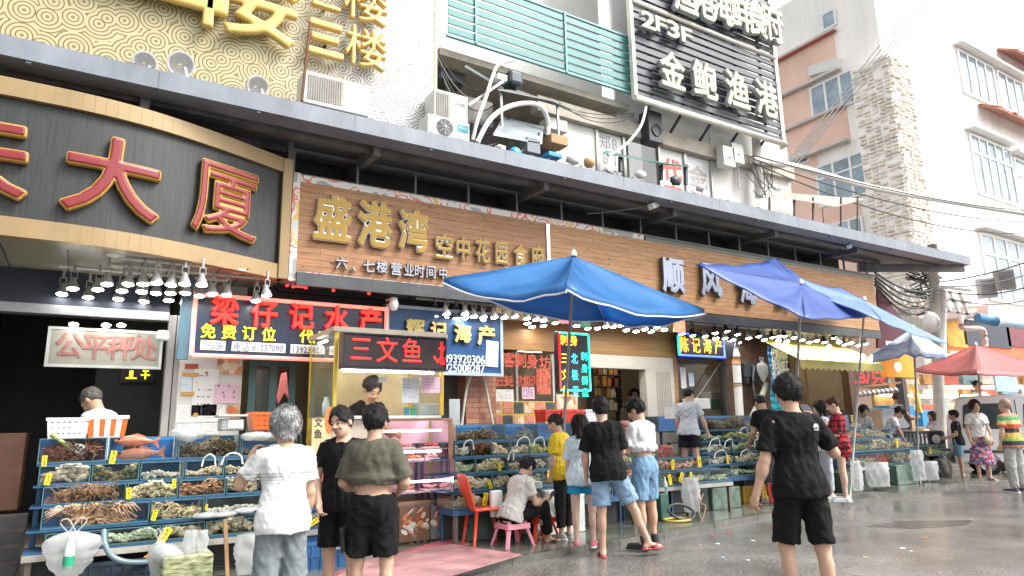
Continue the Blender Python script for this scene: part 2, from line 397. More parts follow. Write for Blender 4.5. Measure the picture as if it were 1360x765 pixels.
SKIN = (.50, .31, .21)
def person(label, loc, heading, scale=1., res=.010, skin=SKIN, sex='m', fat=1., lean=0., side=0., twist=0.,
           ua=((-.18, 0, -1), (.18, 0, -1)), fa=((-.05, .25, -1), (.05, .25, -1)), th=((-.04, .02, -1), (.04, .02, -1)), sh=((0, -.03, -1), (0, -.03, -1)),
           head=(0., 0., 0.), shirt=None, bottom=None, shoes=None, hair=None, grip=.5, feet=(-12, 12), seed=1, group=None, extra=None, sit=None, curl=.55):
    """local frame: x = own right, y = forward, z = up; index 0 = left limb, 1 = right limb"""
    up = unit((math.sin(R(side)), math.sin(R(lean)), math.cos(R(lean)) * math.cos(R(side))))
    tw = R(twist); rt = unit(np.array([math.cos(tw), math.sin(tw), 0]) - up * (np.array([math.cos(tw), math.sin(tw), 0]) @ up)); fw = np.cross(up, rt)
    B = np.stack([rt, fw, up])
    swd, hpw = (.158, .086) if sex == 'm' else (.142, .090)
    P0 = np.zeros(3); N0 = P0 + up * .50; T = lambda x, y, z: P0 + rt * x + fw * y + up * z
    S = [T(-swd, -.01, .432), T(swd, -.01, .432)]; Hp = [np.array((-hpw, 0, -.03)), np.array((hpw, 0, -.03))]
    E = [S[i] + unit(ua[i]) * .285 for i in (0, 1)]; Wr = [E[i] + unit(fa[i]) * .245 for i in (0, 1)]
    K = [Hp[i] + unit(th[i]) * .43 for i in (0, 1)]; A = [K[i] + unit(sh[i]) * .405 for i in (0, 1)]
    if sit is None: zf = min(A[0][2], A[1][2]) - .085
    else: zf = -sit / scale - .10
    off = np.array((0, 0, -zf))
    P0 = P0 + off; N0 = N0 + off; S = [p + off for p in S]; Hp = [p + off for p in Hp]; E = [p + off for p in E]; Wr = [p + off for p in Wr]; K = [p + off for p in K]; A = [p + off for p in A]
    T = lambda x, y, z: P0 + rt * x + fw * y + up * z
    # head frame
    yaw, pit, rol = [R(a) for a in head]
    hu = unit(up * .6 + np.array((0, 0, .4)))
    f0 = unit(fw - hu * (fw @ hu)); r0 = np.cross(f0, hu)
    f1 = f0 * math.cos(yaw) - r0 * math.sin(yaw); r1 = np.cross(f1, hu)
    f2 = f1 * math.cos(pit) + hu * math.sin(pit); u2 = np.cross(r1, f2)
    u3 = u2 * math.cos(rol) + r1 * math.sin(rol); r3 = np.cross(f2, u3)
    HB = np.stack([r3, f2, u3]); HC = N0 + hu * .085 + u3 * .065 + f2 * .022
    HS = 1.10; HC = HC + u3 * .008; HT = lambda x, y, z: HC + (r3 * x + f2 * y + u3 * z) * HS
    allp = np.array(S + E + Wr + K + A + [P0, N0, HC, HC + u3 * .12])
    lo = allp.min(0) - .24; hi = allp.max(0) + .24; lo[2] = max(lo[2], -.03)
    f = Fld(lo, hi, res)
    # torso
    cw = .143 * fat if sex == 'm' else .128 * fat
    f.ell(T(0, 0, .33), (cw, .098 * fat, .19), B, .03); f.ell(T(0, .005, .16), (cw * (.86 if sex == 'm' else .80), .088 * fat, .16), B, .05)
    f.ell(T(0, -.01, .0), ((.150 if sex == 'm' else .158) * fat, .108 * fat, .125), B, .05)
    f.cone(T(-.10, -.015, .42), T(.10, -.015, .42), .062, .062, .05)
    f.ell(T(-.07, -.075, .36), (.07, .03, .09), B, .03); f.ell(T(.07, -.075, .36), (.07, .03, .09), B, .03)
    for x in (-.07, .07): f.ell(T(x, -.055, -.055), (.075, .062, .085), B, .03)
    if sex == 'f':
        for x in (-.065, .065): f.ell(T(x, .085, .30), (.058, .05, .058), B, .03)
    f.cone(T(0, -.02, .44), HC - u3 * .05 - f2 * .02, .062, .055, .035)
    # head
    f.ell(HT(0, -.012, .028), (0.0836, 0.1034, 0.0968), HB, .02); f.ell(HT(0, .018, -.05), (0.0638, 0.0792, 0.0748), HB, .03); f.ell(HT(0, .058, -.088), (0.0286, 0.0242, 0.0220), HB, .02)
    f.cone(HT(0, .082, .012), HT(0, .104, -.028), .009, .014, .012); f.ell(HT(0, .09, -.034), (0.0220, 0.0154, 0.0110), HB, .008)
    for x in (-1, 1):
        f.ell(HT(x * .077, -.012, -.012), (0.0121, 0.0242, 0.0352), HB, .006)
        f.ell(HT(x * .034, .074, -.035), (0.0242, 0.0154, 0.0176), HB, .015)
        f.cone(HT(x * .012, .083, .026), HT(x * .048, .070, .024), .008, .007, .010)
        f.ell(HT(x * .031, .078, .004), (0.0187, 0.0132, 0.0121), HB, .004)
    f.ell(HT(0, .084, -.062), (0.0264, 0.0132, 0.0099), HB, .006)
    # limbs
    for i in (0, 1):
        sg = -1 if i == 0 else 1
        f.ell(S[i], (.052 * fat, .052 * fat, .055), None, .04); f.cone(S[i], E[i], .046 * fat, .037 * fat, .03); f.cone(E[i], Wr[i], .039 * fat, .026, .02)
        mid = E[i] + (Wr[i] - E[i]) * .28; f.ell(mid, (.041 * fat, .041 * fat, .06), None, .03)
        f.cone(Hp[i], K[i], .082 * fat, .053, .04); f.cone(K[i], A[i], .050, .034, .03)
        sd = unit(A[i] - K[i]); bk = unit(np.cross(np.cross(sd, fw), sd)); f.ell(K[i] + sd * .13 - bk * .022, (.046, .042, .105), None, .03)
        # foot
        a = R(feet[i]); fd = np.array((math.sin(a), math.cos(a), 0)); sole = A[i] * (1, 1, 0) + np.array((0, 0, max(A[i][2] - .085, 0)))
        pitch = max(0, min(.6, (A[i][2] - .085) * 2)) if sit is None else 0
        toe = sole + fd * .165 + np.array((0, 0, .022 - 0 * pitch)); f.cone(A[i] + np.array((0, 0, -.02)), A[i] - fd * .035 + np.array((0, 0, -.055)), .035, .032, .02); f.cone(A[i] + fd * .01 + np.array((0, 0, -.03)), toe - fd * .02, .036, .026, .02, flat=((0, 0, 1), .8)); 
        f.cone(toe - fd * .03 - np.cross(fd, (0, 0, 1)) * .018, toe + fd * .012 - np.cross(fd, (0, 0, 1)) * .02, .02, .015, .012); f.cone(toe - fd * .04 + np.cross(fd, (0, 0, 1)) * .02, toe - fd * .01 + np.cross(fd, (0, 0, 1)) * .025, .018, .013, .012)
        # hand
        hd = unit(fa[i]); q = np.array((sg * -1., .25, .1)); pn = unit(q - hd * (q @ hd)); wd_ = np.cross(hd, pn) * 1.0
        if wd_ @ np.array((0, 1., .3)) < 0: wd_ = -wd_
        f.cone(Wr[i], Wr[i] + hd * .03, .026, .027, .02, flat=(pn, .8)); f.cone(Wr[i] + hd * .045 - wd_ * .018, Wr[i] + hd * .078 - wd_ * .02, .022, .018, .015, flat=(pn, .7)); f.cone(Wr[i] + hd * .045 + wd_ * .015, Wr[i] + hd * .08 + wd_ * .022, .024, .018, .015, flat=(pn, .7))
        fr = max(.0088, res * .95)
        for j, ln in enumerate((.066, .074, .070, .054)):
            b0 = Wr[i] + hd * (.088 - .006 * abs(j - 1.3)) + wd_ * (.030 - .0205 * j); c1 = R(18 + 40 * curl); c2 = R(25 + 105 * curl)
            p1 = b0 + (hd * math.cos(c1) + pn * math.sin(c1)) * ln * .5; p2 = p1 + (hd * math.cos(c2) + pn * math.sin(c2)) * ln * .5
            f.cone(b0, p1, fr, fr * .95, .004); f.cone(p1, p2, fr * .95, fr * .85, .002)
        t0 = Wr[i] + hd * .03 + wd_ * .024; t1 = t0 + unit(hd * .7 + wd_ * .7 + pn * .3) * .045; t2 = t1 + unit(hd * .9 + wd_ * .2 + pn * .5) * .034
        f.cone(t0, t1, .014, .0105, .012); f.cone(t1, t2, .0105, fr * .9, .004)
    V, Q = f.mesh()
    hl = (V - HC) @ HB.T / HS; inh = (np.abs(hl[:, 2]) < .16) & (np.abs(hl[:, 0]) < .12) & (np.abs(hl[:, 1]) < .14)
    c = np.tile(np.array(skin) * .9, (len(V), 1)); x, y, z = np.abs(hl[:, 0]), hl[:, 1], hl[:, 2]; face = inh & (y > .045)
    hc = np.array((hair or {}).get('col', (.012, .011, .011)))
    c[face & (((x - .032) / .017) ** 2 + ((z - .004) / .0065) ** 2 < 1)] = (.45, .42, .40)
    c[face & (((x - .031) / .0095) ** 2 + ((z - .004) / .0075) ** 2 < 1)] = (.02, .014, .012)
    c[face & (((x - .034) / .021) ** 2 + ((z - .025 + (x - .034) ** 2 * 12) / .0055) ** 2 < 1)] = (.03, .022, .02)
    c[face & ((x / .024) ** 2 + ((z + .062) / .0075) ** 2 < 1)] = (.45, .17, .14)
    c[face & ((((x - .008) / .005) ** 2 + ((z + .042) / .004) ** 2) < 1)] = (.15, .06, .04)
    body = np_obj('person', V, Q, colmat('skin', .48, .05, 90, sss=.06, var=.07), None, c)
    tag(body, label, 'person', group)
    # hair
    if hair:
        st = hair.get('style', 'short'); h = Fld(HC - .24, HC + .20, min(res, .008))
        t = {'short': .017, 'long': .022, 'bob': .024, 'crop': .009, 'grey': .027}[st]
        h.ell(HT(0, -.016, .030), ((.077 + t * .85) * HS, (.095 + t) * HS, (.091 + t) * HS), HB, .01)
        if st in ('bob', 'long', 'grey'):
            dz = {'bob': .14, 'long': .22, 'grey': .085}[st]
            h.cone(HT(0, -.045, 0), HT(0, -.062, -dz), .088, .055 if st != 'bob' else .07, .03, flat=(f2, .8))
            if st != 'grey':
                for x in (-1, 1): h.cone(HT(x * .07, .0, .0), HT(x * .074, .015, -dz * .8), .026, .02, .02)
        if st == 'short' and hair.get('quiff'): h.ell(HT(0, .06, .105), (.06, .045, .03), HB, .03)
        g = h.grid(); q = (g - HC) @ HB.T / HS
        n = wrinkle(q, seed + 5, .011 if st in ('grey', 'bob', 'long') else .0075, 95, .35) + wrinkle(q, seed + 9, .008, 38, .6)
        fr_ = {'short': .055, 'crop': .062, 'grey': .04, 'bob': .03, 'long': .045}[st]
        low = {'short': -.068, 'crop': -.05, 'grey': -.10, 'bob': -.2, 'long': -.3}[st]
        k0 = np.linalg.norm((q - np.array((0, .115, -.04))) / np.array((.074, .085, fr_ + .075)), axis=-1); dface = (1 - k0) * .07
        F = np.maximum(h.F + n, dface)
        # nape/temple line rises towards the front
        line = low + np.clip(q[..., 1] + .05, 0, .2) * (.75 if st in ('short', 'crop') else .35); F = np.maximum(F, (line - q[..., 2]) * .8)
        if st in ('short', 'crop'):
            ear = np.linalg.norm((q * np.array((0, 1, 1)) - np.array((0, .0, -.03))) / np.array((1, .036, .045)), axis=-1); F = np.maximum(F, np.where(np.abs(q[..., 0]) > .055, (1 - ear) * .03, -9))
        h.F = F.astype(np.float32)
        if (h.F < 0).any():
            V, Q = h.mesh(); cc = np.tile(hc, (len(V), 1))
            if 'mix' in hair:
                w = np.clip(.5 + wrinkle((V - HC) @ HB.T, 3, .9, 60, .35), 0, 1)[:, None]; cc = cc * (1 - w) + np.array(hair['mix']) * w
            # loose locks: thin blades that follow the fall of the hair
            rs = np.random.RandomState(seed); e1 = V[Q[:, 1]] - V[Q[:, 0]]; e2 = V[Q[:, 3]] - V[Q[:, 0]]; nq = np.cross(e1, e2); nq /= np.linalg.norm(nq, axis=1)[:, None] + 1e-9
            k_ = rs.randint(0, len(Q), 2600 if res < .0095 else 900); p0 = V[Q[k_]].mean(1); nn = nq[k_]; fall = np.tile(-u3 * .9, (len(k_), 1)) + (p0 - HC) * 2.0 + rs.normal(size=(len(k_), 3)) * .35; fall -= nn * (fall * nn).sum(1)[:, None]; fall /= np.linalg.norm(fall, axis=1)[:, None] + 1e-9
            L_ = {'crop': .010, 'short': .022, 'grey': .034, 'bob': .04, 'long': .05}[st] * rs.uniform(.6, 1.3, (len(k_), 1)); sd_ = np.cross(fall, nn) * .0032; tip = p0 + fall * L_ + nn * L_ * .22; b0 = p0 + nn * .0005
            n0 = len(V); V2 = np.stack([b0 - sd_, b0 + sd_, tip + sd_ * .25, tip - sd_ * .25], 1).reshape(-1, 3); Q2 = n0 + np.arange(len(k_) * 4).reshape(-1, 4); cb_ = cc[Q[k_][:, 0]] * rs.uniform(.5, 2.0, (len(k_), 1)) + .002
            V = np.concatenate([V, V2]); Q = np.concatenate([Q, Q2]); cc = np.concatenate([cc, np.repeat(cb_, 4, 0)])
            np_obj('hair', V, Q, colmat('hair', .5, .6, 130, var=.45), body, cc)
    def garment(name, build, colf, amp, fz=22, m=None, gres=None):
        h = Fld(lo, hi, gres or max(res, .009)); build(h); h.F = np.where(h.F < .2, h.F + wrinkle(h.grid(), seed + len(name), amp * 1.15, fz) + wrinkle(h.grid(), seed + 77, amp * .45, fz * 2.3, .7), h.F).astype(np.float32)
        if not (h.F < 0).any(): return
        V, Q = h.mesh(); L = V - P0
        loc3 = np.stack([L @ rt, L @ fw, L @ up], 1); col = colf(V, loc3) if callable(colf) else np.array(colf)
        return np_obj(name, V, Q, m or colmat('cloth', .9, .25, 180, var=.08), body, col)
    if shirt:
        fit = shirt.get('fit', .016) * .72; hem = shirt.get('hem', -.12); sl = shirt.get('sleeve', .62)
        def bs(h):
            h.ell(T(0, 0, .33), (cw + fit + .012, .098 * fat + fit + .006, .20), B, .03); h.ell(T(0, .005, .14), (cw * (.9 if sex == 'm' else .86) + fit + .012, .092 * fat + fit, .2), B, .06)
            h.ell(T(0, -.02, -.05), ((.176 if sex == 'm' else .178) * fat + fit + .012, .128 * fat + fit, .24), B, .06)
            if sex == 'f':
                for x in (-.065, .065): h.ell(T(x, .085, .30), (.058 + fit, .05 + fit, .058 + fit), B, .04)
            h.cone(T(-.10, -.015, .425), T(.10, -.015, .425), .064 + fit * .6, .064 + fit * .6, .05); h.ell(T(0, -.02, .45), (.075, .07, .05), B, .04)
            for x in (-.07, .07): h.ell(T(x, -.075, .36), (.07 + fit * .7, .03 + fit * .7, .09), B, .03)
            if shirt.get('bulge'): h.ell(T(0, -.01, hem + .05), (cw + .035 + fit, .115 + fit + .012, .06), B, .04)
            for i in (0, 1):
                k = Fld(lo, hi, h.h); ax = unit(E[i] - S[i]); k.cone(S[i], S[i] + ax * .285 * (sl + .2), .054 * fat + fit * .6, (.047 + shirt.get('wide', .012) * .75) * fat + fit * .7, 0)
                al = (k.grid() - S[i]) @ ax - .285 * sl; k.F = np.maximum(k.F, np.where(k.F < .3, al, -9)).astype(np.float32); h.mix((slice(None),) * 3, k.F, .022)
            g = h.grid(); q = g - P0; 
            d = np.full(g.shape[:3], -9.)
            d = np.maximum(d, hem + .006 * np.sin((q @ rt) * 22 + seed) - q @ up)
            # open the neck and cut the sleeves square to the arm
            nk = np.linalg.norm(((g - T(0, .018, .50)) @ B.T) / np.array((.072, .085, .062)), axis=-1); d = np.maximum(d, (1 - nk) * .06)
            h.F = np.maximum(h.F, d).astype(np.float32)
        garment('shirt', bs, shirt['col'], shirt.get('amp', .0085), shirt.get('f', 58))
        if shirt.get('collar'):
            def bc(h):
                h.cone(T(0, -.02, .455), T(0, -.012, .515), .074, .066, 0); h.F = np.maximum(h.F, -_ell(h, T(0, -.01, .53), (.058, .06, .07), B)).astype(np.float32)
                h.cut(T(0, -.03, .522), up); h.cut(T(0, -.03, .455), -up)
            garment('collar', bc, shirt['collar'], .001)
    if bottom:
        ln = bottom['len']; w = bottom.get('wide', .03); wst = bottom.get('waist', .075)
        def bb(h):
            h.ell(T(0, -.005, .01), ((.150 if sex == 'm' else .158) * fat + .014, .108 * fat + .014, .15), B, .04)
            for x in (-.07, .07): h.ell(T(x, -.05, -.06), (.082, .07, .10), B, .05)
            for i in (0, 1):
                if ln <= 1:
                    e = Hp[i] + (K[i] - Hp[i]) * (ln + .1); h.cone(Hp[i] + (0, 0, -.01), e, .088 * fat + .012, .058 + w, .04)
                else:
                    h.cone(Hp[i] + (0, 0, -.01), K[i], .086 * fat + .012, .056 + w, .04); e = K[i] + (A[i] - K[i]) * (ln - 1 + .05); h.cone(K[i], e, .056 + w, .044 + w * .8, .03)
            g = h.grid(); d = np.where((g - P0) @ fw < .15, (g - T(0, 0, wst)) @ up, -9)
            for i in (0, 1):
                a, b, t = (Hp[i], K[i], ln) if ln <= 1 else (K[i], A[i], ln - 1)
                ax = unit(b - a); al = (g - a) @ ax - np.linalg.norm(b - a) * t; rad = np.linalg.norm((g - a) - ((g - a) @ ax)[..., None] * ax, axis=-1); d = np.maximum(d, np.where(rad < .14, al, -9))
            if bottom.get('skirt'):
                pass
            h.F = np.maximum(h.F, d).astype(np.float32)
        def bk(h):
            a = T(0, 0, .06); b = np.array((P0[0], P0[1], P0[2] - .86 * ln)); h.cone(a, b, .13, .27, .0, flat=((0, 1, 0), .75)); h.cut(b + (0, 0, .02), (0, 0, -1)); h.cut(T(0, 0, wst), up)
        garment('skirt' if bottom.get('skirt') else ('trousers' if ln > 1.4 else 'shorts'), bk if bottom.get('skirt') else bb, bottom['col'], bottom.get('amp', .0075), bottom.get('f', 55), colmat('denim', .9, .3, 260, var=.16) if bottom.get('denim') else None)
    if shoes:
        for i in (0, 1):
            a = R(feet[i]); fd = np.array((math.sin(a), math.cos(a), 0)); rd = np.array((math.cos(a), -math.sin(a), 0)); sole = A[i] * (1, 1, 0) + np.array((0, 0, max(A[i][2] - .085, 0)))
            kind, sc = shoes[0], shoes[1]
            h = Fld(sole - .22, sole + .30, max(res * .8, .007))
            if kind == 'flip':
                h.cone(sole - fd * .05 + (0, 0, .006), sole + fd * .17 + (0, 0, .006), .042, .046, .01, flat=((0, 0, 1), .28)); h.cut(sole + (0, 0, .018), (0, 0, 1))
                for q in (-1, 1): h.cone(sole + fd * .13 + (0, 0, .055), sole + fd * .05 + rd * q * .045 + (0, 0, .03), .009, .012, .004)
                nm = 'sandal'
            else:
                top = .105 if kind == 'boot' else .06
                h.cone(A[i] - fd * .012 + (0, 0, -.03 if kind != 'boot' else .05), A[i] - fd * .03 + (0, 0, -.055), .046, .044, .02); h.cone(A[i] + fd * .0 + (0, 0, -.045), sole + fd * .165 + (0, 0, .03), .046, .042, .02, flat=((0, 0, 1), .85))
                h.cone(sole - fd * .045 + (0, 0, .01), sole + fd * .18 + (0, 0, .01), .045, .048, .005, flat=((0, 0, 1), .4)); h.cut(A[i] + (0, 0, .0 if kind != 'boot' else .075), (0, 0, 1)); nm = 'boot' if kind == 'boot' else 'shoe'
            h.cut(sole + (0, 0, -.012), (0, 0, -1))
            V, Q = h.mesh(); cc = np.tile(np.array(sc), (len(V), 1))
            if kind == 'sneaker': cc[(V[:, 2] - sole[2]) < .022] = (.75, .74, .72)
            np_obj(nm, V, Q, colmat('shoe', .6, .1, 80, var=.1), body, cc)
    body.scale = (scale,) * 3; body.rotation_euler = (0, 0, heading); body.location = loc
    body['_'] = 0; del body['_']
    INFO = dict(body=body, Wr=Wr, E=E, S=S, HC=HC, HB=HB, T=T, P0=P0, K=K, A=A)
    return INFO
def _ell(h, c, r, B):
    q = (h.grid() - c) @ B.T; r = np.array(r); k0 = np.linalg.norm(q / r, axis=-1); k1 = np.linalg.norm(q / r ** 2, axis=-1) + 1e-9; return k0 * (k0 - 1) / k1
def facing(dx, dy): return math.atan2(-dx, dy)     # heading whose local +y points along (dx, dy)
# ================================================================ ground
rnd0 = random.Random(5)
m, n, b = nodes_mat('wet_asphalt')
tc = n.nodes.new('ShaderNodeTexCoord')
def noise(n, sc, det=5, src=None, rough=.6):
    q = n.nodes.new('ShaderNodeTexNoise'); q.inputs['Scale'].default_value = sc; q.inputs['Detail'].default_value = det; q.inputs['Roughness'].default_value = rough
    n.links.new(src or tc.outputs['Object'], q.inputs['Vector']); return q.outputs[0]
def wet(n, b, lo, hi, pud=(.36, .66), agg=140, rlo=.06, rhi=.36, bs=.35, big=.55):
    a = noise(n, 1.4, 6); c = ramp(n, a, [(.3, lo), (.7, hi)])
    fine = noise(n, agg, 3); f2 = ramp(n, fine, [(.38, (.5, .5, .5)), (.62, (1.45, 1.43, 1.4))])
    vm = n.nodes.new('ShaderNodeVectorMath'); vm.operation = 'MULTIPLY'; n.links.new(c, vm.inputs[0]); n.links.new(f2, vm.inputs[1])
    pm = n.nodes.new('ShaderNodeMapRange'); n.links.new(noise(n, big, 4), pm.inputs[0]); pm.inputs[1].default_value = pud[0]; pm.inputs[2].default_value = pud[1]
    dk = n.nodes.new('ShaderNodeMix'); dk.data_type = 'RGBA'; n.links.new(pm.outputs[0], dk.inputs[0]); n.links.new(vm.outputs[0], dk.inputs[6])
    d2 = n.nodes.new('ShaderNodeVectorMath'); d2.operation = 'SCALE'; d2.inputs[3].default_value = .72; n.links.new(vm.outputs[0], d2.inputs[0]); n.links.new(d2.outputs[0], dk.inputs[7])
    n.links.new(dk.outputs[2], b.inputs['Base Color'])
    rr = n.nodes.new('ShaderNodeMapRange'); n.links.new(pm.outputs[0], rr.inputs[0]); rr.inputs[3].default_value = rhi; rr.inputs[4].default_value = rlo; n.links.new(rr.outputs[0], b.inputs['Roughness'])
    bp = n.nodes.new('ShaderNodeBump'); bp.inputs['Distance'].default_value = .006; n.links.new(fine, bp.inputs['Height'])
    sm = n.nodes.new('ShaderNodeMapRange'); n.links.new(pm.outputs[0], sm.inputs[0]); sm.inputs[3].default_value = bs; sm.inputs[4].default_value = bs * .35; n.links.new(sm.outputs[0], bp.inputs['Strength'])
    n.links.new(bp.outputs[0], b.inputs['Normal']); b.inputs['Specular IOR Level'].default_value = .6
wet(n, b, (.10, .098, .094), (.18, .176, .167), agg=34, bs=.6, rlo=.09, rhi=.30, pud=(.36, .70), big=.4)
tag(MB().quad([(-150, -120, 0), (260, -120, 0), (260, 240, 0), (-150, 240, 0)]).build('road', m), kind='structure')
m, n, b = nodes_mat('wet_pavement'); tc = n.nodes.new('ShaderNodeTexCoord')
wet(n, b, (.10, .11, .088), (.20, .205, .17), pud=(.34, .66), agg=45, rlo=.06, rhi=.22, bs=.25, big=.9)
KERB = [(-9, 5.7), (0, 6.2), (3.39, 6.5), (4.11, 6.68), (6.63, 6.96), (8.96, 7.35), (12.59, 7.69), (17.03, 8.19), (22, 9.0), (25, 10.2)]
pv = MB(); poly = [(x, y, .07) for x, y in KERB] + [(27, 13, .07), (27, 17, .07), (16.6, 17, .07), (16.6, 10.0, .07), (-9, 10.0, .07)]
pv.prism(poly[::-1], (0, 0, -.2)); tag(pv.build('pavement', m), kind='structure')
kb = MB()
for i in range(len(KERB) - 1):
    a = Vector((*KERB[i], 0)); c = Vector((*KERB[i + 1], 0)); d = (c - a).normalized(); nrm = Vector((d.y, -d.x, 0)); L = (c - a).length; k = max(1, round(L / 1.0))
    for j in range(k):
        p = a + d * (L * j / k + .006); q = a + d * (L * (j + 1) / k - .006)
        kb.prism([p + nrm * .012 + Vector((0, 0, -.1)), q + nrm * .012 + Vector((0, 0, -.1)), q + nrm * .004 + Vector((0, 0, .07 + .004)), p + nrm * .004 + Vector((0, 0, .07 + .004))], -nrm * .11)
tag(kb.build('kerb', mat('kerb_stone', (.10, .10, .085), .25, var=.4, scale=4, bump=.3, bscale=60)), kind='structure')

tag(MB().prism([tuple(G(*p, .004)) for p in ((1150, 699), (1215, 702), (1285, 697), (1292, 691), (1195, 692))], (0, 0, -.003)).build('road_patch', mat('wet_patch', (.075, .073, .07), .12, var=.5, scale=3, bump=.4, bscale=50)), kind='structure')
# ================================================================ main market building
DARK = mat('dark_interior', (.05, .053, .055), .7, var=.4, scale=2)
BEIGE = mat('beige_wall', (.42, .36, .27), .7, var=.15, scale=1.5, bump=.1)
WHITE = mat('white_wall', (.72, .71, .68), .7, var=.12, scale=1.2, bump=.15, bscale=20)
GREYM = mat('grey_metal', (.30, .31, .32), .4, .5, var=.25, scale=3)
STEEL = mat('dark_steel', (.07, .075, .08), .5, .4, var=.3, scale=4)
TILE = mat('cream_tile', (.55, .53, .48), .35, var=.1, scale=6)
SOF = mat('soffit_panel', (.27, .29, .29), .35, .2, var=.12, scale=1.5)
WOODF = mat('orange_wood', (.36, .19, .07), .5, var=.3, scale=2, stretch=(.4, 8, 8))
YF = 10.0
def X(px, y=YF, py=560): return float(W(px, py, y)[0])
bld = thing('market_building', 'long market building with seafood shops under one grey canopy', 'building', (0, 10, 0))
ft = lambda name, mb, mt, **k: mb.build(name, mt, bld, **k)
xL = X(213); xP = X(232); xW = X(318); xK = X(600); xB0 = X(615); xB1 = X(655); xG1 = X(783); xD1 = X(858); xD2 = X(896); xO = X(903); xN = X(968); xJ = X(1018); xY = X(1062); xE = 16.2
w = MB(); w.box(-9, 10, 3.05, xL, 10.12, 3.62); w.box(-9, 10.0, 2.93, xL, 10.2, 3.045, 1)
ft('shutter_box', w, [mat('navy_board', (.022, .026, .045), .5, var=.25, scale=2), GREYM])
w = MB(); w.box(xL, 9.96, 0, xL + .09, 10.14, 3.0); w.box(xL + .10, 9.99, 0, xP, 10.1, 3.0); ft('steel_post', w, mat('worn_post', (.30, .28, .27), .45, .3, var=.35, scale=5, stretch=(1, 1, .2)), bevel=.008)
w = MB(); w.box(xP, 10, 0, xW, 10.12, 3.6); ft('tiled_wall', w, TILE)
w = MB(); w.box(xW, 10, 2.62, xB0, 10.12, 3.6); w.box(xW + 1.75, 10.2, 0, xB0, 10.3, 2.62, 0); ft('back_wall', w, mat('dim_wall', (.10, .095, .085), .7, var=.4, scale=2))
m, n, b = nodes_mat('red_brick'); tc = n.nodes.new('ShaderNodeTexCoord'); mp = n.nodes.new('ShaderNodeMapping'); mp.inputs['Rotation'].default_value = (R(90), 0, 0); n.links.new(tc.outputs['Object'], mp.inputs[0])
bt = n.nodes.new('ShaderNodeTexBrick'); n.links.new(mp.outputs[0], bt.inputs[0]); bt.inputs['Scale'].default_value = 1; bt.inputs['Brick Width'].default_value = .24; bt.inputs['Row Height'].default_value = .085; bt.inputs['Mortar Size'].default_value = .006
bt.inputs['Color1'].default_value = (.30, .11, .065, 1); bt.inputs['Color2'].default_value = (.42, .20, .12, 1); bt.inputs['Mortar'].default_value = (.12, .08, .06, 1); n.links.new(bt.outputs[0], b.inputs['Base Color'])
bp = n.nodes.new('ShaderNodeBump'); bp.inputs['Strength'].default_value = .5; bp.invert = True; bp.inputs['Distance'].default_value = .01; n.links.new(bt.outputs['Fac'], bp.inputs['Height']); n.links.new(bp.outputs[0], b.inputs['Normal']); BRICK = m
w = MB(); w.box(xB0, 9.9, 0, xB1, 10.2, 3.6); ft('brick_pillar', w, BRICK)
w = MB(); w.box(xB1, 9.98, 2.78, xO, 10.12, 3.3); w.box(xD2, 9.98, 0, xO, 10.1, 2.78); ft('wooden_fascia', w, WOODF, bevel=.006)
w = MB(); w.box(xG1 - .02, 9.93, 2.52, xD2 - .01, 10.13, 2.77); w.box(xD1, 9.93, 0, xD2 - .01, 10.13, 2.52)
for i in range(9): q = xD1 + (xD2 - xD1) * (.35 + .06 * i); w.box(q, 9.915, .9, q + .02, 9.928, 2.5)
ft('door_surround', w, mat('cream_frame', (.55, .50, .43), .5, var=.12, scale=2), bevel=.006)
w = MB(); w.box(xB1, 10, 0, xO + 3, 10.12, .9); ft('low_wall', w, mat('dim_wall', (.1, .1, .1)))
w = MB(); w.box(xN, 9.98, 0, xJ, 10.12, 3.3); w.box(xJ, 9.98, 0, xJ + .9, 10.12, 3.3); ft('brick_wall', w, mat('dark_brick', (.16, .085, .06), .75, var=.5, scale=6, bump=.4, bscale=25))
w = MB(); w.box(xO, 9.98, 2.78, xN, 10.1, 3.3); w.box(xN - .1, 9.96, 0, xN - .001, 10.1, 2.78); ft('window_header', w, STEEL)
w = MB(); w.box(xY + .0, 9.98, 2.85, xE, 10.12, 3.3); w.box(xE - .25, 9.95, 0, xE, 10.15, 2.85); w.box(xJ + .95, 9.96, 0, xY - .01, 10.1, 3.2); ft('shop_frame', w, mat('brown_panel', (.14, .08, .05), .5, var=.3))
# rooms behind the openings
w = MB()
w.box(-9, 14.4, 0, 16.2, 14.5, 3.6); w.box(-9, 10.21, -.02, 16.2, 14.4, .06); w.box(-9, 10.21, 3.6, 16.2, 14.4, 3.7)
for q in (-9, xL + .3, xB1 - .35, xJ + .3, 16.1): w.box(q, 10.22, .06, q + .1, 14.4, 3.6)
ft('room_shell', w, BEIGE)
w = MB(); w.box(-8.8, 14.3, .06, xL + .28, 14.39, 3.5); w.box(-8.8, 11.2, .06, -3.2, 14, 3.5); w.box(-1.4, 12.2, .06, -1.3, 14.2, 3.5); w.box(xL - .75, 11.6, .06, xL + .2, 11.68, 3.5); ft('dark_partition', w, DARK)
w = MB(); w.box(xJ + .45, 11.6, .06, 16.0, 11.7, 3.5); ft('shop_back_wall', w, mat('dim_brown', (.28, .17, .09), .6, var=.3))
w = MB()
for (a, c, yy, zz) in ((xB1 + .3, xG1 - .3, 11.0, 2.9), (xG1 + .3, xD1 + .4, 12.4, 3.2), (xO + .2, xN - .3, 11.6, 3.0), (xY + .3, 15.6, 10.9, 3.1), (xW + .3, xW + 1.4, 11.4, 2.9)): w.box(a, yy, zz, c, yy + .09, zz + .05)
ft('ceiling_tube_lamp', w, mat('tube_glow', (1, .95, .85), emit=7, ecol=(1, .86, .66), var=0))
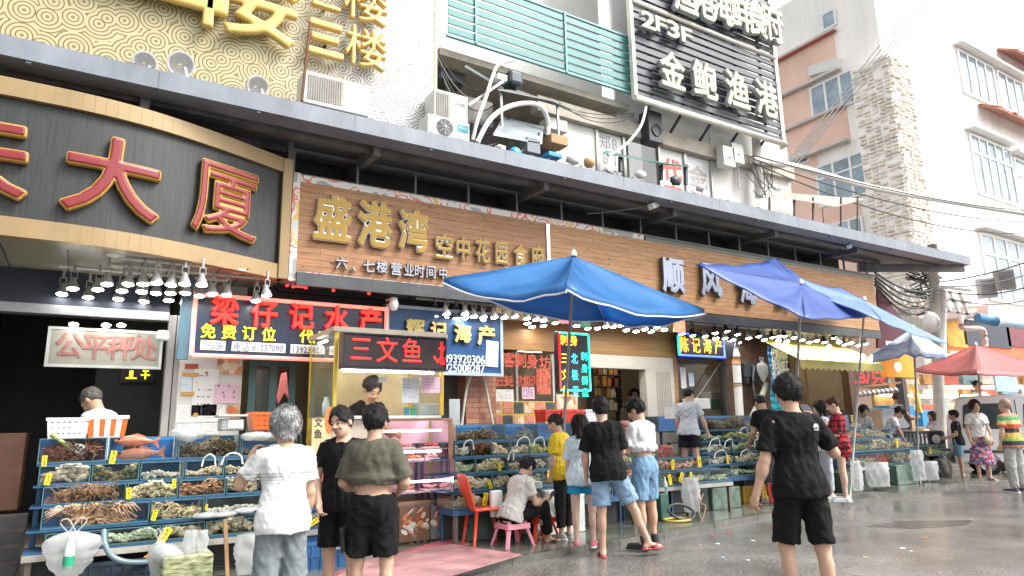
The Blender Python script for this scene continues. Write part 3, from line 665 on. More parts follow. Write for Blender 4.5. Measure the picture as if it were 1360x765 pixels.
# upper floors
Y2 = 10.6
w = MB(); w.box(-9, Y2 + .1, 5.3, X(577, Y2, 100), 14, 15); ft('upper_wall', w, WHITE)
xr0 = X(577, Y2, 100); xr1 = X(842, 10.2, 100); xs1 = X(1040, Y2, 150)
zsl = float(W(720, 92, 10.2)[2])
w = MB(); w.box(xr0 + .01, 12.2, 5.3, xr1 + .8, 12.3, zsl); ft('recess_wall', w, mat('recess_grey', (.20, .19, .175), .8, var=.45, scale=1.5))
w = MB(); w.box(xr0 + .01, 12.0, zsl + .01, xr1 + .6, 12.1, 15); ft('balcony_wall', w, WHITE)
w = MB(); w.box(xr0 + .01, 10.4, zsl - .20, xr1, 12.19, zsl - .06); w.box(X(720, Y2), 10.45, zsl - .75, xs1, 10.72, zsl - .425); ft('floor_slab', w, mat('stained_concrete', (.42, .38, .32), .8, var=.35, scale=2, bump=.2, bscale=15))
xa = X(738, Y2, 170); xb = X(790, Y2, 180); xc = X(826, Y2, 190); xd = X(876, Y2, 200); xe = X(908, Y2, 210); xf = X(941, Y2, 210)
w = MB(); w.box(xa, Y2, 5.3, xb, Y2 + .1, zsl - .76); w.box(xf + .12, Y2, 5.3, xs1, Y2 + .1, 16); w.box(xb + .001, Y2 + .02, 5.3, xf + .119, Y2 + .1, 6.05)
w.box(X(842, Y2), Y2 + .03, zsl - .42, xs1, Y2 + .1, 16); w.box(xs1 - .1, Y2 + .101, 5.3, xs1, 16, 16); ft('upper_white_wall', w, WHITE)
w = MB()
for q in (xb, xc, xd - .08, xe - .02, xf): w.box(q, Y2 - .04, 5.9, q + .07, Y2 + .06, zsl - .76)
ft('window_frame', w, mat('window_alu', (.45, .44, .42), .4, .4))
w = MB(); w.box(xc + .08, Y2 + .05, 6.0, xc + .22, Y2 + .06, zsl - .76); ft('window_gap', w, DARK)
# film covered panes carrying the lettering
PANE = mat('frosted_pane', (.60, .60, .60), .35, var=.1, scale=2); RED = mat('red_film', (.55, .10, .06), .5, var=.1); GREYO = mat('grey_film', (.36, .35, .34), .5)
for (q0, q1, txt, mt, rows) in ((xb + .075, xc - .005, '12', GREYO, 2), (xd, xe - .03, '代客', RED, 1), (xe + .055, xf - .005, '金池', GREYO, 1)):
    p = ft('window_pane', MB().box(q0, Y2 + .01, 5.9, q1, Y2 + .03, zsl - .78), PANE)
    L = Letters(); cw_ = (q1 - q0) * (.6 if rows == 1 else .35)
    zt = zsl - 1.28
    if rows == 1:
        for i, ch in enumerate(txt): L.char(ch, (q0 + q1) / 2, zt - i * .62, .62, .56, Y2 + .008, .006, .03)
    else:
        for j, s_ in enumerate(('郑82', '8122')):
            for i, ch in enumerate(s_): L.char(ch, q0 + (q1 - q0) * (.3 + .4 * j), zt + .28 - i * .36, .34, .36, Y2 + .008, .006, .0)
    L.build('lettering', mt, p)
# soffit over the stalls and dark void above the boards
w = MB(); w.box(2.2, 9.22, 3.50, xE, 9.98, 3.56)
ft('soffit', w, SOF); w = MB()
for i in range(24): q = 2.4 + i * .6; w.box(q, 9.24, 3.490, q + .015, 9.97, 3.497)
w.box(2.3, 9.16, 3.40, xE, 9.21, 3.58); ft('soffit_joint', w, STEEL)
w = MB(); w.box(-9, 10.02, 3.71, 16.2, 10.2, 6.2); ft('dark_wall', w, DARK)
w = MB(); w.box(2.15, 9.28, 5.35, 16.6, 9.32, 5.39); w.box(2.15, 9.28, 4.99, 16.6, 9.32, 5.03)
q = 2.2
while q < 16.7: w.box(q, 9.282, 5.03, q + .035, 9.318, 5.35); q += .93
w.box(2.13, 9.27, 4.9, 2.20, 9.33, 5.5); ft('lattice_frame', w, mat('lattice_grey', (.16, .165, .165), .5, .3, var=.3))

# ---------------------------------------------------------------- the grey canopy over the pavement
cp = thing('canopy_roof', 'long dark grey metal canopy with pale gutter edge above the shop boards', 'canopy', (5, 8.3, 5.4))
FAS = mat('gutter_grey', (.19, .21, .245), .5, .1, var=.30, scale=1.3, bump=.12, bscale=5, stretch=(1.3, 1.3, .6))
UND = mat('canopy_underside', (.24, .25, .255), .55, .1, var=.35, scale=1.5, stretch=(.3, 2, 2))
w = MB(); q = -9.
while q < 19.2:
    e = min(q + 2.35, 19.2); w.box(q + .004, 8.28, 5.37, e, 8.33, 5.60); w.box(q + .004, 8.331, 5.37, e, 8.62, 5.395); w.box(q + 1.1, 8.30, 5.345, q + 1.15, 8.36, 5.369); q = e
w.build('gutter', FAS, cp)
w = MB(); w.quad([(-9, 8.62, 5.44), (19.15, 8.62, 5.44), (17.4, 10.05, 5.58), (-9, 10.05, 5.58)]); w.quad([(-9, 8.33, 5.6), (-9, 10.7, 6.0), (17.0, 10.7, 6.0), (19.19, 8.33, 5.6)]); w.build('roof_sheet', UND, cp)
w = MB(); 
for yy, zz in ((8.75, 5.36), (9.55, 5.42)): w.box(-9, yy, zz, 18.6 if yy < 9 else 17.3, yy + .16, zz + .1)
q = -8.4
while q < 17.5: w.bar((q, 8.64, 5.33), (q, 10.0, 5.38), .10, .16); q += 2.9
w.bar((19.05, 8.40, 5.30), (16.5, 9.7, 5.30), .10, .20); w.build('beam', mat('beam_steel', (.16, .16, .155), .55, .3, var=.4, scale=3), cp)
w = MB()
for i in range(62):
    q = -8.8 + i * .45 + random.uniform(-.05, .05); w.ell((q, 8.36, 5.60), (.05, .06, random.uniform(.02, .05)), 8, 4, jit=.2)
w.build('roof_tile_end', mat('old_tile', (.10, .085, .075), .8, var=.4, scale=8), cp)
w = MB()
for i in range(120):
    q = -8.9 + i * .225; 
    if q > 17: break
    w.tube([(q, 8.4, 5.625), (q, 10.15, 5.97)], .045, 6)
w.build('roof_tile', mat('old_tile'), cp)

# ================================================================ pink building beyond the lane
rb = thing('corner_building', 'sunlit pink and white corner building with brick clad corner shaft', 'building', (33, 14, 0))
d30 = ray(1207, 330); d30 = EYE + d30 * 30.5 / 1.0; XR = float(d30[0]); YR = float(d30[1])
PINK = mat('pink_plaster', (.84, .57, .45), .8, var=.14, scale=.6, bump=.1); CREAM = mat('pale_plaster', (.93, .89, .84), .8, var=.11, scale=.9, stretch=(1, 1, .18), bump=.1, bscale=9)
rt_ = lambda name, mb, mt, **k: mb.build(name, mt, rb, **k)
rt_('wall', MB().box(XR, YR, 0, XR + 26, YR + 30, 24), CREAM)
def lw(px, py): p = WX(px, py, XR); return float(p[1]), float(p[2])
def lrect(mb, pts, d, m=0):      # quad patch on the left wall, standing d proud
    P = [lw(*p) for p in pts]; mb.prism([(XR - d, y, z) for y, z in P], (d - .004, 0, 0), m)
w = MB()
def zat(px, py): return lw(px, py)[1]
yfar = lw(1030, 100)[0] + 6; ym = lw(1120, 150)[0]; ym2 = lw(1158, 200)[0]
zA = zat(1100, 47); zB = zat(1100, 102); zC = zat(1100, 152); zD = zat(1100, 200)
w.prism([(XR - .05, YR + 2.2, zB), (XR - .05, yfar, zB), (XR - .05, yfar, zA), (XR - .05, YR + 2.2, zA)], (.046, 0, 0))
w.prism([(XR - .05, lw(1080, 120)[0], zC), (XR - .05, yfar, zC), (XR - .05, yfar, zB - .02), (XR - .05, lw(1080, 120)[0], zB - .02)], (.046, 0, 0))
w.prism([(XR - .05, lw(1125, 150)[0], zD), (XR - .05, yfar, zD), (XR - .05, yfar, zC - .02), (XR - .05, lw(1125, 150)[0], zC - .02)], (.046, 0, 0))
w.prism([(XR - .05, lw(1090, 250)[0], 2), (XR - .05, yfar, 2), (XR - .05, yfar, zD - .02), (XR - .05, lw(1090, 250)[0], zD - .02)], (.046, 0, 0))
w.prism([(XR - .05, lw(1140, 250)[0], 2), (XR - .05, lw(1089, 250)[0], 2), (XR - .05, lw(1089, 250)[0], zat(1089, 280)), (XR - .05, lw(1140, 250)[0], zat(1089, 280))], (.046, 0, 0))
rt_('pink_cladding', w, PINK)
w = MB()
for z, k in ((zA, .3), (zB, .35), (zC, .3), (zD, .45)): w.box(XR - k, YR + 2.0, z, XR - .06, yfar, z + .13)
rt_('ledge', w, mat('ledge_white', (.62, .58, .54), .8, var=.2, scale=1))
w = MB(); w.box(XR - .32, YR + 2.0, zA - .07, XR - .07, yfar, zA - .01); w.box(XR - .32, YR + 2.0, zC - .07, XR - .07, lw(1110, 140)[0], zC - .01); rt_('red_trim', w, mat('red_trim', (.42, .12, .09), .7))
WG = mat('window_glass_blue', (.30, .38, .44), .08, var=.5, scale=.8); WF = mat('white_frame', (.82, .82, .80), .5, var=.05)
def lwin(x0, x1, pt, pb, n, rows=(1,)):
    y0, z0 = lw(x1, pb); y1 = lw(x0, pb)[0]; z1 = zat((x0 + x1) / 2, pt); z0 = zat((x0 + x1) / 2, pb)
    f = MB(); f.box(XR - .09, y0, z0, XR - .05, y1, z0 + .1); f.box(XR - .09, y0, z1 - .1, XR - .05, y1, z1); rr = [z0, z1] if len(rows) == 1 else [z0, z0 + (z1 - z0) * .68, z1]
    if len(rr) > 2: f.box(XR - .09, y0, rr[1] - .05, XR - .05, y1, rr[1] + .05)
    for i in range(n + 1): q = y0 + (y1 - y0) * i / n; f.box(XR - .095, q - .06, z0, XR - .051, q + .06, z1)
    o = rt_('window', f, WF); MB().box(XR - .06, y0, z0 + .02, XR - .052, y1, z1 - .02).build('pane', WG, o)
lwin(1080, 1142, 101, 147, 3); lwin(1089, 1187, 203, 262, 4, (1, 2)); lwin(1048, 1076, 205, 220, 2); lwin(1094, 1112, 14, 38, 1); lwin(1100, 1150, 292, 330, 3)
w = MB(); lrect(w, [(1078, 103), (1118, 92), (1118, 78), (1078, 90)], .3); rt_('air_conditioner_shelf', w, WHITE)
def fw_(px, py): p = W(px, py, YR); return float(p[0]), float(p[2])
def fwin(x0, x1, yt0, yb0, n, rows=2):
    X0, z1 = fw_(x0, yt0); _, z0 = fw_(x0, yb0); X1 = fw_(x1, yt0)[0]; f = MB()
    for z in [z0, z1] + ([z0 + (z1 - z0) * .7] if rows == 2 else []): f.box(X0, YR - .09, z - .07, X1, YR - .004, z + .07)
    for i in range(n + 1): q = X0 + (X1 - X0) * i / n; f.box(q - .07, YR - .095, z0, q + .07, YR - .005, z1)
    f.box(X0 - .3, YR - .5, z1 + .2, X1 + .3, YR - .004, z1 + .34)
    o = rt_('window', f, WF); MB().box(X0, YR - .05, z0, X1, YR - .02, z1).build('pane', WG, o)
fwin(1270, 1312, 66, 118, 4, 1); fwin(1322, 1352, 94, 140, 3, 1); fwin(1286, 1335, 178, 252, 5); fwin(1345, 1420, 210, 280, 5); fwin(1300, 1400, 310, 395, 7)
for px0, px1, py, n_ in ((1300, 1420, 150, 46), (1325, 1400, 75, 24)):
    w = MB(); a0, z0 = fw_(px0, py); a1 = fw_(px1, py)[0]; w.prism([(a0, YR - .01, z0 + .5), (a1, YR - .01, z0 + .5), (a1, YR - .95, z0 - .05), (a0, YR - .95, z0 - .05)], (0, 0, -.07))
    for i in range(n_): q = a0 + (a1 - a0) * (i + .5) / n_; w.tube([(q, YR - .02, z0 + .53), (q, YR - 1.0 + rnd0.uniform(-.05, .08), z0 - .03)], .06, 5)
    rt_('tile_hood', w, mat('red_roof_tile', (.45, .20, .15), .8, var=.5, scale=5))
# brick clad shaft on the corner
w = MB(); w.box(XR - .9, YR - .7, 6.5, XR + .9, YR + 1.1, 18.0); sh_ = rt_('corner_shaft', w, mat('pale_plaster'))
w = MB()
for i in range(62):
    z = 6.6 + i * .183
    for j in range(5):
        if random.random() < .86:
            q = YR - .68 + j * .36; w.box(XR - .9 - random.uniform(.03, .14), q, z, XR - .905, q + random.uniform(.2, .33), z + .10)
        if random.random() < .86:
            q = XR - .88 + j * .36; w.box(q, YR - .7 - random.uniform(.03, .14), z, q + random.uniform(.2, .33), YR - .705, z + .10)
w.build('brick', mat('pale_brick', (.80, .72, .62), .85, var=.25, scale=3), sh_)
# ================================================================ signs
# spiral patterned advertising board with gold letters
m, n, b = nodes_mat('spiral_print'); tc = n.nodes.new('ShaderNodeTexCoord'); vec = tc.outputs['Object']
vr = n.nodes.new('ShaderNodeTexVoronoi'); vr.voronoi_dimensions = '2D'; mp = n.nodes.new('ShaderNodeMapping'); mp.inputs['Rotation'].default_value = (R(-90), 0, 0); n.links.new(vec, mp.inputs[0]); n.links.new(mp.outputs[0], vr.inputs['Vector']); vr.inputs['Scale'].default_value = 3.1; vr.inputs['Randomness'].default_value = .8
mu = n.nodes.new('ShaderNodeMath'); mu.operation = 'MULTIPLY'; mu.inputs[1].default_value = 38; n.links.new(vr.outputs['Distance'], mu.inputs[0])
sn = n.nodes.new('ShaderNodeMath'); sn.operation = 'SINE'; n.links.new(mu.outputs[0], sn.inputs[0])
sp = n.nodes.new('ShaderNodeSeparateXYZ'); n.links.new(vec, sp.inputs[0])
g1 = n.nodes.new('ShaderNodeMapRange'); g1.inputs[1].default_value = 1.9; g1.inputs[2].default_value = 3.9; n.links.new(sp.outputs[0], g1.inputs[0])
pale = ramp(n, g1.outputs[0], [(0, (.42, .375, .21)), (.5, (.46, .425, .30)), (.8, (.60, .59, .56)), (1, (.62, .62, .61))])
line = ramp(n, g1.outputs[0], [(0, (.15, .10, .025)), (1, (.17, .155, .14))])
st = ramp(n, sn.outputs[0], [(.50, (0, 0, 0)), (.62, (1, 1, 1))])
mx = n.nodes.new('ShaderNodeMix'); mx.data_type = 'RGBA'; n.links.new(st, mx.inputs[0]); n.links.new(pale, mx.inputs[6]); n.links.new(line, mx.inputs[7]); n.links.new(mx.outputs[2], b.inputs['Base Color']); b.inputs['Roughness'].default_value = .4
SPIRAL = m
GOLD = mat('gold_letter_face', (.62, .43, .13), .4, var=.05); 
sg = thing('advertising_board', 'huge spiral patterned board with gold floor names above the canopy', 'sign', (0, 10.2, 5.5))
xs = X(577, 10.2, 100); MB().box(-9, 10.2, 5.62, xs, 10.4, 13).build('panel', SPIRAL, sg); MB().box(xs, 10.19, 5.62, xs + .05, 10.41, 13).build('edge_trim', mat('trim_yellow', (.6, .55, .3), .5), sg)
L = Letters()
def pch(L, ch, px, py, hpx, y, depth, bold=.03, asp=1., fit=True):
    c = W(px, py, y); t = W(px, py - hpx / 2, y)[2] - W(px, py + hpx / 2, y)[2]; L.char(ch, float(c[0]), float(c[2]), t * asp, t, y, depth, bold, fit=fit)
pch(L, '楼', 325, -12, 128, 10.1, .12, .012, 1.0); pch(L, '二', 432, 2, 26, 10.1, .12, .03, 1.3); pch(L, '楼', 484, 6, 54, 10.1, .12, .01); pch(L, '三', 430, 55, 46, 10.1, .12, .04, 1.); pch(L, '楼', 484, 67, 52, 10.1, .12, .01); pch(L, '一', 210, -18, 40, 10.1, .12, .03, 4)
L.build('lettering', [GOLD], sg); 
w = MB()
for px, py in ((320, 20), (484, 20), (484, 80), (430, 65), (430, 15)): p = W(px, py, 10.19); w.box(p[0] - .02, 10.1, p[2], p[0] + .02, 10.195, p[2] + .03)
w.build('letter_bracket', STEEL, sg)

# curved dark signboard on the left
BX = [(-9, 7.75), (-6, 8.0), (-3, 8.22), (-.9, 8.36), (.15, 8.36), (.55, 8.46), (1.03, 8.66), (1.6, 8.92), (2.12, 9.18)]
arc = catmull([(x, y, 0) for x, y in [(-9, 8.9), (-6, 8.62), (-3, 8.40), (-.9, 8.33), (.14, 8.40), (1.03, 8.68), (2.12, 9.18)]], 8)
cs = thing('curved_signboard', 'dark curved signboard with gold frame and big red characters', 'sign', (0, 9, 3.4))
def band(off, z0, z1, th): 
    w = MB()
    for i in range(len(arc) - 1):
        a, c = arc[i], arc[i + 1]; d = (c - a).normalized(); nr = Vector((d.y, -d.x, 0)) * 1
        na = nr; 
        A0 = a + na * off; C0 = c + na * off; A1 = a + na * (off - th); C1 = c + na * (off - th)
        w.add([(A0.x, A0.y, z0), (C0.x, C0.y, z0), (C0.x, C0.y, z1), (A0.x, A0.y, z1), (A1.x, A1.y, z0), (C1.x, C1.y, z0), (C1.x, C1.y, z1), (A1.x, A1.y, z1)], [(0, 1, 2, 3), (5, 4, 7, 6), (4, 5, 1, 0), (3, 2, 6, 7)])
    return w
m, n, b = nodes_mat('dark_board'); tc = n.nodes.new('ShaderNodeTexCoord'); mp = n.nodes.new('ShaderNodeMapping'); mp.inputs['Scale'].default_value = (14, 14, .7); n.links.new(tc.outputs['Object'], mp.inputs[0])
nz = n.nodes.new('ShaderNodeTexNoise'); nz.inputs['Scale'].default_value = 3; nz.inputs['Detail'].default_value = 6; n.links.new(mp.outputs[0], nz.inputs['Vector']); n.links.new(ramp(n, nz.outputs[0], [(.3, (.011, .0125, .0135)), (.7, (.030, .033, .034))]), b.inputs['Base Color']); b.inputs['Roughness'].default_value = .55
bf = band(0, 3.62, 4.95, .08).build('board', m, cs)
GFR = mat('gold_frame', (.29, .20, .095), .45, .15, var=.15, scale=2)
fr = band(.05, 3.44, 3.64, .14); fr.build('bottom_frame', GFR, cs); band(.06, 4.93, 5.13, .15).build('top_frame', GFR, cs)
w = MB(); w.box(2.03, 9.06, 3.44, 2.16, 9.30, 5.13); w.build('side_frame', GFR, cs, bevel=.01)
w = MB()
for i in range(0, len(arc) - 1): w.quad([(arc[i].x, arc[i].y - .02, 3.47), (arc[i].x, 10.0, 3.47), (arc[i + 1].x, 10.0, 3.47), (arc[i + 1].x, arc[i + 1].y - .02, 3.47)])
w.build('soffit', mat('olive_soffit', (.22, .21, .15), .4, .1, var=.15), cs)
w = MB()
for q in (-2.2, -1.6, -.9, -.3, .45, .75, 1.3, 1.6): w.bar((q, 8.75, 3.462), (q - .0, 9.98, 3.462), .014, .004)
w.build('soffit_joint', DARK, cs)
def arcO(P, cx, depth=0):
    """bend flat text onto the arc: x is distance along the board around cx"""
    out = []
    xs_ = np.array([a.x for a in arc]); ys_ = np.array([a.y for a in arc])
    for p in P:
        y = np.interp(p[0], xs_, ys_); out.append((p[0], y - (0 - p[1]), p[2]))
    return np.array(out)
REDL = mat('red_letter', (.20, .010, .013), .3, var=.12, scale=4); YL = mat('letter_edge', (.40, .25, .05), .45)
L1 = Letters(); L2 = Letters()
for ch, px, py, h, a in (('大', 151, 243, 108, 1.04), ('厦', 300, 272, 104, .84), ('天', -32, 212, 112, 1.05)):
    yy = float(np.interp(float(W(px, py, 8.6)[0]), [q.x for q in arc], [q.y for q in arc])); c = W(px, py, yy); t = W(px, py - h / 2, yy)[2] - W(px, py + h / 2, yy)[2]
    f = lambda P: arcO(P, 0)
    L1.char(ch, float(c[0]), float(c[2]), t * a, t, 0, .10, .036 if ch != '厦' else .022, O=f, fit=False, res=6); L2.char(ch, float(c[0]), float(c[2]), t * a, t, -.055, .055, .018 if ch != '厦' else .006, O=f, fit=False, res=6)
L1.build('letter_edge', YL, cs); L2.build('letter_face', REDL, cs)

# wooden boards
m, n, b = nodes_mat('plank_board'); tc = n.nodes.new('ShaderNodeTexCoord'); mp = n.nodes.new('ShaderNodeMapping'); mp.inputs['Rotation'].default_value = (R(90), 0, 0); n.links.new(tc.outputs['Object'], mp.inputs[0])
bt = n.nodes.new('ShaderNodeTexBrick'); n.links.new(mp.outputs[0], bt.inputs[0]); bt.inputs['Scale'].default_value = 1; bt.inputs['Brick Width'].default_value = 1.3; bt.inputs['Row Height'].default_value = .088; bt.inputs['Mortar Size'].default_value = .003; bt.offset = .37
bt.inputs['Color1'].default_value = (.33, .16, .075, 1); bt.inputs['Color2'].default_value = (.40, .205, .098, 1); bt.inputs['Mortar'].default_value = (.13, .05, .02, 1)
m2 = n.nodes.new('ShaderNodeMapping'); m2.inputs['Scale'].default_value = (1.5, 1, 22); n.links.new(tc.outputs['Object'], m2.inputs[0]); nz = n.nodes.new('ShaderNodeTexNoise'); nz.inputs['Scale'].default_value = 2.2; nz.inputs['Detail'].default_value = 8; n.links.new(m2.outputs[0], nz.inputs['Vector'])
gr = ramp(n, nz.outputs[0], [(.3, (.68, .66, .62)), (.7, (1.2, 1.18, 1.12))]); vm = n.nodes.new('ShaderNodeVectorMath'); vm.operation = 'MULTIPLY'; n.links.new(bt.outputs[0], vm.inputs[0]); n.links.new(gr, vm.inputs[1])
kn = n.nodes.new('ShaderNodeTexVoronoi'); m3 = n.nodes.new('ShaderNodeMapping'); m3.inputs['Scale'].default_value = (3, 1, 6); n.links.new(tc.outputs['Object'], m3.inputs[0]); n.links.new(m3.outputs[0], kn.inputs['Vector']); kn.inputs['Scale'].default_value = 1
kd = ramp(n, kn.outputs['Distance'], [(.05, (.25, .2, .15)), (.11, (1, 1, 1))]); v2 = n.nodes.new('ShaderNodeVectorMath'); v2.operation = 'MULTIPLY'; n.links.new(vm.outputs[0], v2.inputs[0]); n.links.new(kd, v2.inputs[1]); n.links.new(v2.outputs[0], b.inputs['Base Color']); b.inputs['Roughness'].default_value = .55
bp = n.nodes.new('ShaderNodeBump'); bp.invert = True; bp.inputs['Strength'].default_value = .4; bp.inputs['Distance'].default_value = .008; n.links.new(bt.outputs['Fac'], bp.inputs['Height']); n.links.new(bp.outputs[0], b.inputs['Normal']); PLANK = m
YS = 9.2; xa0 = 2.30; xm = X(729, YS, 340); xz = 16.25
POST = nodes_mat('torn_poster'); m, n, b = POST; tc = n.nodes.new('ShaderNodeTexCoord'); vr = n.nodes.new('ShaderNodeTexNoise'); vr.inputs['Scale'].default_value = 2.6; vr.inputs['Detail'].default_value = 5; n.links.new(tc.outputs['Object'], vr.inputs['Vector'])
cr = n.nodes.new('ShaderNodeValToRGB'); cr.color_ramp.interpolation = 'CONSTANT'; e = cr.color_ramp.elements; e[0].color = (.30, .30, .30, 1); e[0].position = 0; e[1].position = .42; e[1].color = (.62, .61, .58, 1)
for p_, c_ in ((.52, (.62, .16, .10, 1)), (.56, (.66, .65, .62, 1)), (.60, (.65, .42, .08, 1)), (.66, (.55, .54, .5, 1))): k = e.new(p_); k.color = c_
n.links.new(vr.outputs[0], cr.inputs[0]); n.links.new(cr.outputs[0], b.inputs['Base Color']); b.inputs['Roughness'].default_value = .4
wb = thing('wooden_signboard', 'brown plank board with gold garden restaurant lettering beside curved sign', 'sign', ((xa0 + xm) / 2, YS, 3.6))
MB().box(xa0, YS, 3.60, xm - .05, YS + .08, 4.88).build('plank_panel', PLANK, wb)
w = MB(); w.box(xa0 - .10, YS - .005, 3.46, xa0 - .003, YS + .09, 5.0); w.box(xa0, YS - .005, 4.882, xm + 2.2, YS + .09, 4.98); w.box(xa0, YS - .005, 3.47, X(600, YS, 380), YS + .09, 3.597); w.build('poster_border', POST[0], wb)
MB().box(xm - .048, YS - .02, 3.62, xm + .02, YS + .07, 4.87).build('dividing_post', mat('mirror_steel', (.5, .5, .5), .2, .9, var=.5, scale=3), wb)
GL = mat('gold_letter', (.30, .185, .03), .38, .35, var=.12, scale=6); SIL = mat('silver_edge', (.62, .60, .55), .3, .5)
def board_letters(parent, specs, y, depth, face, edge, bold):
    A = Letters(); Bq = Letters()
    for ch, px, py, h, asp in specs:
        c = W(px, py, y); t = float(W(px, py - h / 2, y)[2] - W(px, py + h / 2, y)[2]); kw = dict(fit=True, res=5)
        A.char(ch, float(c[0]), float(c[2]), t * asp, t, y, depth, bold + .022, **kw); Bq.char(ch, float(c[0]), float(c[2]), t * asp * .975, t * .975, y - depth - .0005, .006, bold, **kw)
    A.build('letter_edge', edge, parent); Bq.build('lettering', face, parent)
board_letters(wb, [('盛', 441, 290, 64, .78), ('港', 497, 298, 64, .74), ('湾', 548, 307, 58, .74)], YS - .03, .05, GL, SIL, .03)
board_letters(wb, [('空', 589, 328, 34, .75), ('中', 614, 331, 34, .58), ('花', 640, 334, 33, .66), ('园', 665, 337, 31, .60), ('食', 690, 340, 31, .66), ('府', 713, 342, 31, .66)], YS - .03, .04, GL, SIL, .02)
PLASTIC = mat('silver_letter', (.33, .35, .40), .4, .2, var=.1); LED_E = mat('letter_dark_edge', (.14, .10, .09), .6)  # silver faces and dark brown edges of the small raised letters
board_letters(wb, [('六', 453, 350, 17, .95), ('、', 469, 358, 6, .8), ('七', 489, 354, 17, .95), ('楼', 506, 355, 17, .9), ('营', 525, 358, 18, .85), ('业', 542, 359, 17, .85), ('时', 556, 361, 17, .85), ('间', 571, 362, 17, .8), ('中', 587, 364, 16, .7)], YS - .02, .035, PLASTIC, LED_E, .02)
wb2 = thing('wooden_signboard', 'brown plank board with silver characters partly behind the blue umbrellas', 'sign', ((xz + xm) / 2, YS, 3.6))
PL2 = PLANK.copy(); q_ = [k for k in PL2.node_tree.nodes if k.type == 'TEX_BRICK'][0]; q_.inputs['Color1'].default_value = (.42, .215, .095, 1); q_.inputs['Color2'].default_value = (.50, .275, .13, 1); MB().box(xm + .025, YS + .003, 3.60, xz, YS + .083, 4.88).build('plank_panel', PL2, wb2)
MB().box(xm + 2.25, YS - .002, 4.882, xz, YS + .09, 4.95).build('top_rail', mat('rail_green', (.14, .17, .15), .5, .2, var=.3), wb2)
SV = mat('silver_big', (.33, .37, .46), .35, .3, var=.1)
board_letters(wb2, [('顺', 891, 367, 47, .86), ('风', 941, 373, 45, .86), ('海', 990, 385, 40, .86), ('鲜', 1040, 392, 38, .86)], YS - .03, .07, SV, mat('letter_side', (.10, .08, .08), .5), .035)

# ---------------------------------------------------------------- LED and light box signs
LR = mat('led_red', (.5, .01, .008), emit=1.6, ecol=(1, .014, .008), var=0); LY = mat('led_yellow', (.9, .75, .03), emit=1.0, ecol=(1, .78, .02), var=0); LO = mat('led_orange', (.9, .4, .03), emit=1.6, ecol=(1, .32, .01), var=0)
LB = mat('led_blue', (.05, .5, .9), emit=1.6, ecol=(.03, .50, 1), var=0); LG = mat('led_green', (.05, .9, .6), emit=1.5, ecol=(.0, .95, .55), var=0); LC = mat('led_cyan', (.05, .8, .9), emit=1.5, ecol=(.0, .8, .9), var=0)
LP = mat('led_tube_pink', (.8, .3, .26), emit=.55, ecol=(1, .22, .16), var=.3, scale=9)
BK = mat('black_board', (.012, .012, .016), .35, var=.3); BLUEP = mat('sea_print', (.008, .02, .055), .3, var=.75, scale=2.5)
y = 9.55
def pz(px, py, y): return float(W(px, py, y)[2])
def sbox(px0, py0, px1, py1, y):       # rect of a facade parallel sign from two corners
    a = W(px0, py0, y); c = W(px1, py1, y); return float(a[0]), float(c[0]), float(c[2]), float(a[2])
s1 = thing('shop_sign', 'dark blue lit sign with red and yellow seafood shop characters and phone numbers', 'sign', (2.2, y, 2.6))
x0, x1 = X(257, y, 430), X(512, y, 430); z0, z1 = pz(257, 472, y), pz(257, 388, y)
MB().box(x0, y, z0, x1, y + .1, z1).build('panel', BLUEP, s1)
w = MB(); w.tube([(x0, y - .03, z0), (x0, y - .03, z1)], .028); w.tube([(x1, y - .03, z0), (x1, y - .03, z1)], .028); w.tube([(x0, y - .03, z0), (x1, y - .03, z0)], .028); w.tube([(x0, y - .03, z1 - .03), (x1, y - .03, z1 - .03)], .028); w.build('led_tube', LP, s1)
MB().box(x0 - .16, y + .001, z0 - .05, x0 - .03, y + .11, z1 + .2).build('side_panel', mat('teal_panel', (.06, .13, .18), .4), s1)
zr = z0 + (z1 - z0) * .70; hh = (z1 - z0) * .37
Letters().line('梁仔记水产', x0 + .36, x1 - .26, zr, .35, .39, y - .04, depth=.05, bold=.026).build('lettering', LR, s1)
Letters().line('免费订位 代客停车 代客', x0 + .18, x1 + .35, z0 + (z1 - z0) * .38, .19, .20, y - .012, depth=.02, bold=.014).build('lettering', LY, s1)
PW = mat('white_strip', (.75, .75, .76), .4, var=.05); PB = mat('grey_blue_print', (.05, .06, .13), .5)
zz = z0 + (z1 - z0) * .17
for a, c, t in ((.10, .40, '13926286'), (.48, 1.17, '电话 81257090'), (1.24, 1.88, '13923176284'), (1.95, 2.25, '159')):
    p = MB().box(x0 + a, y - .012, zz - .062, x0 + c, y - .002, zz + .062).build('number_strip', PW, s1); run(t, x0 + a + .03, x0 + c - .03, zz - .005, .125, y - .013, PB, 'lettering', p, .004, .012)
# red characters of a second board glimpsed above it
s1b = thing('shop_sign', 'upper dark board with red lit characters tucked under the soffit', 'sign', (2.9, 9.7, 3.2))
xa, xb_ = X(370, 9.7, 380), X(514, 9.7, 380); zq = pz(440, 378, 9.7); MB().box(xa, 9.72, zq - .16, xb_, 9.8, 3.48).build('panel', BK, s1b); Letters().line('酒牛车', xa + .25, xb_ - .3, zq + .03, .34, .30, 9.715, depth=.02, bold=.03).build('lettering', mat('led_red_dim', (.6, .05, .05), emit=.7, ecol=(1, .06, .05), var=0), s1b)
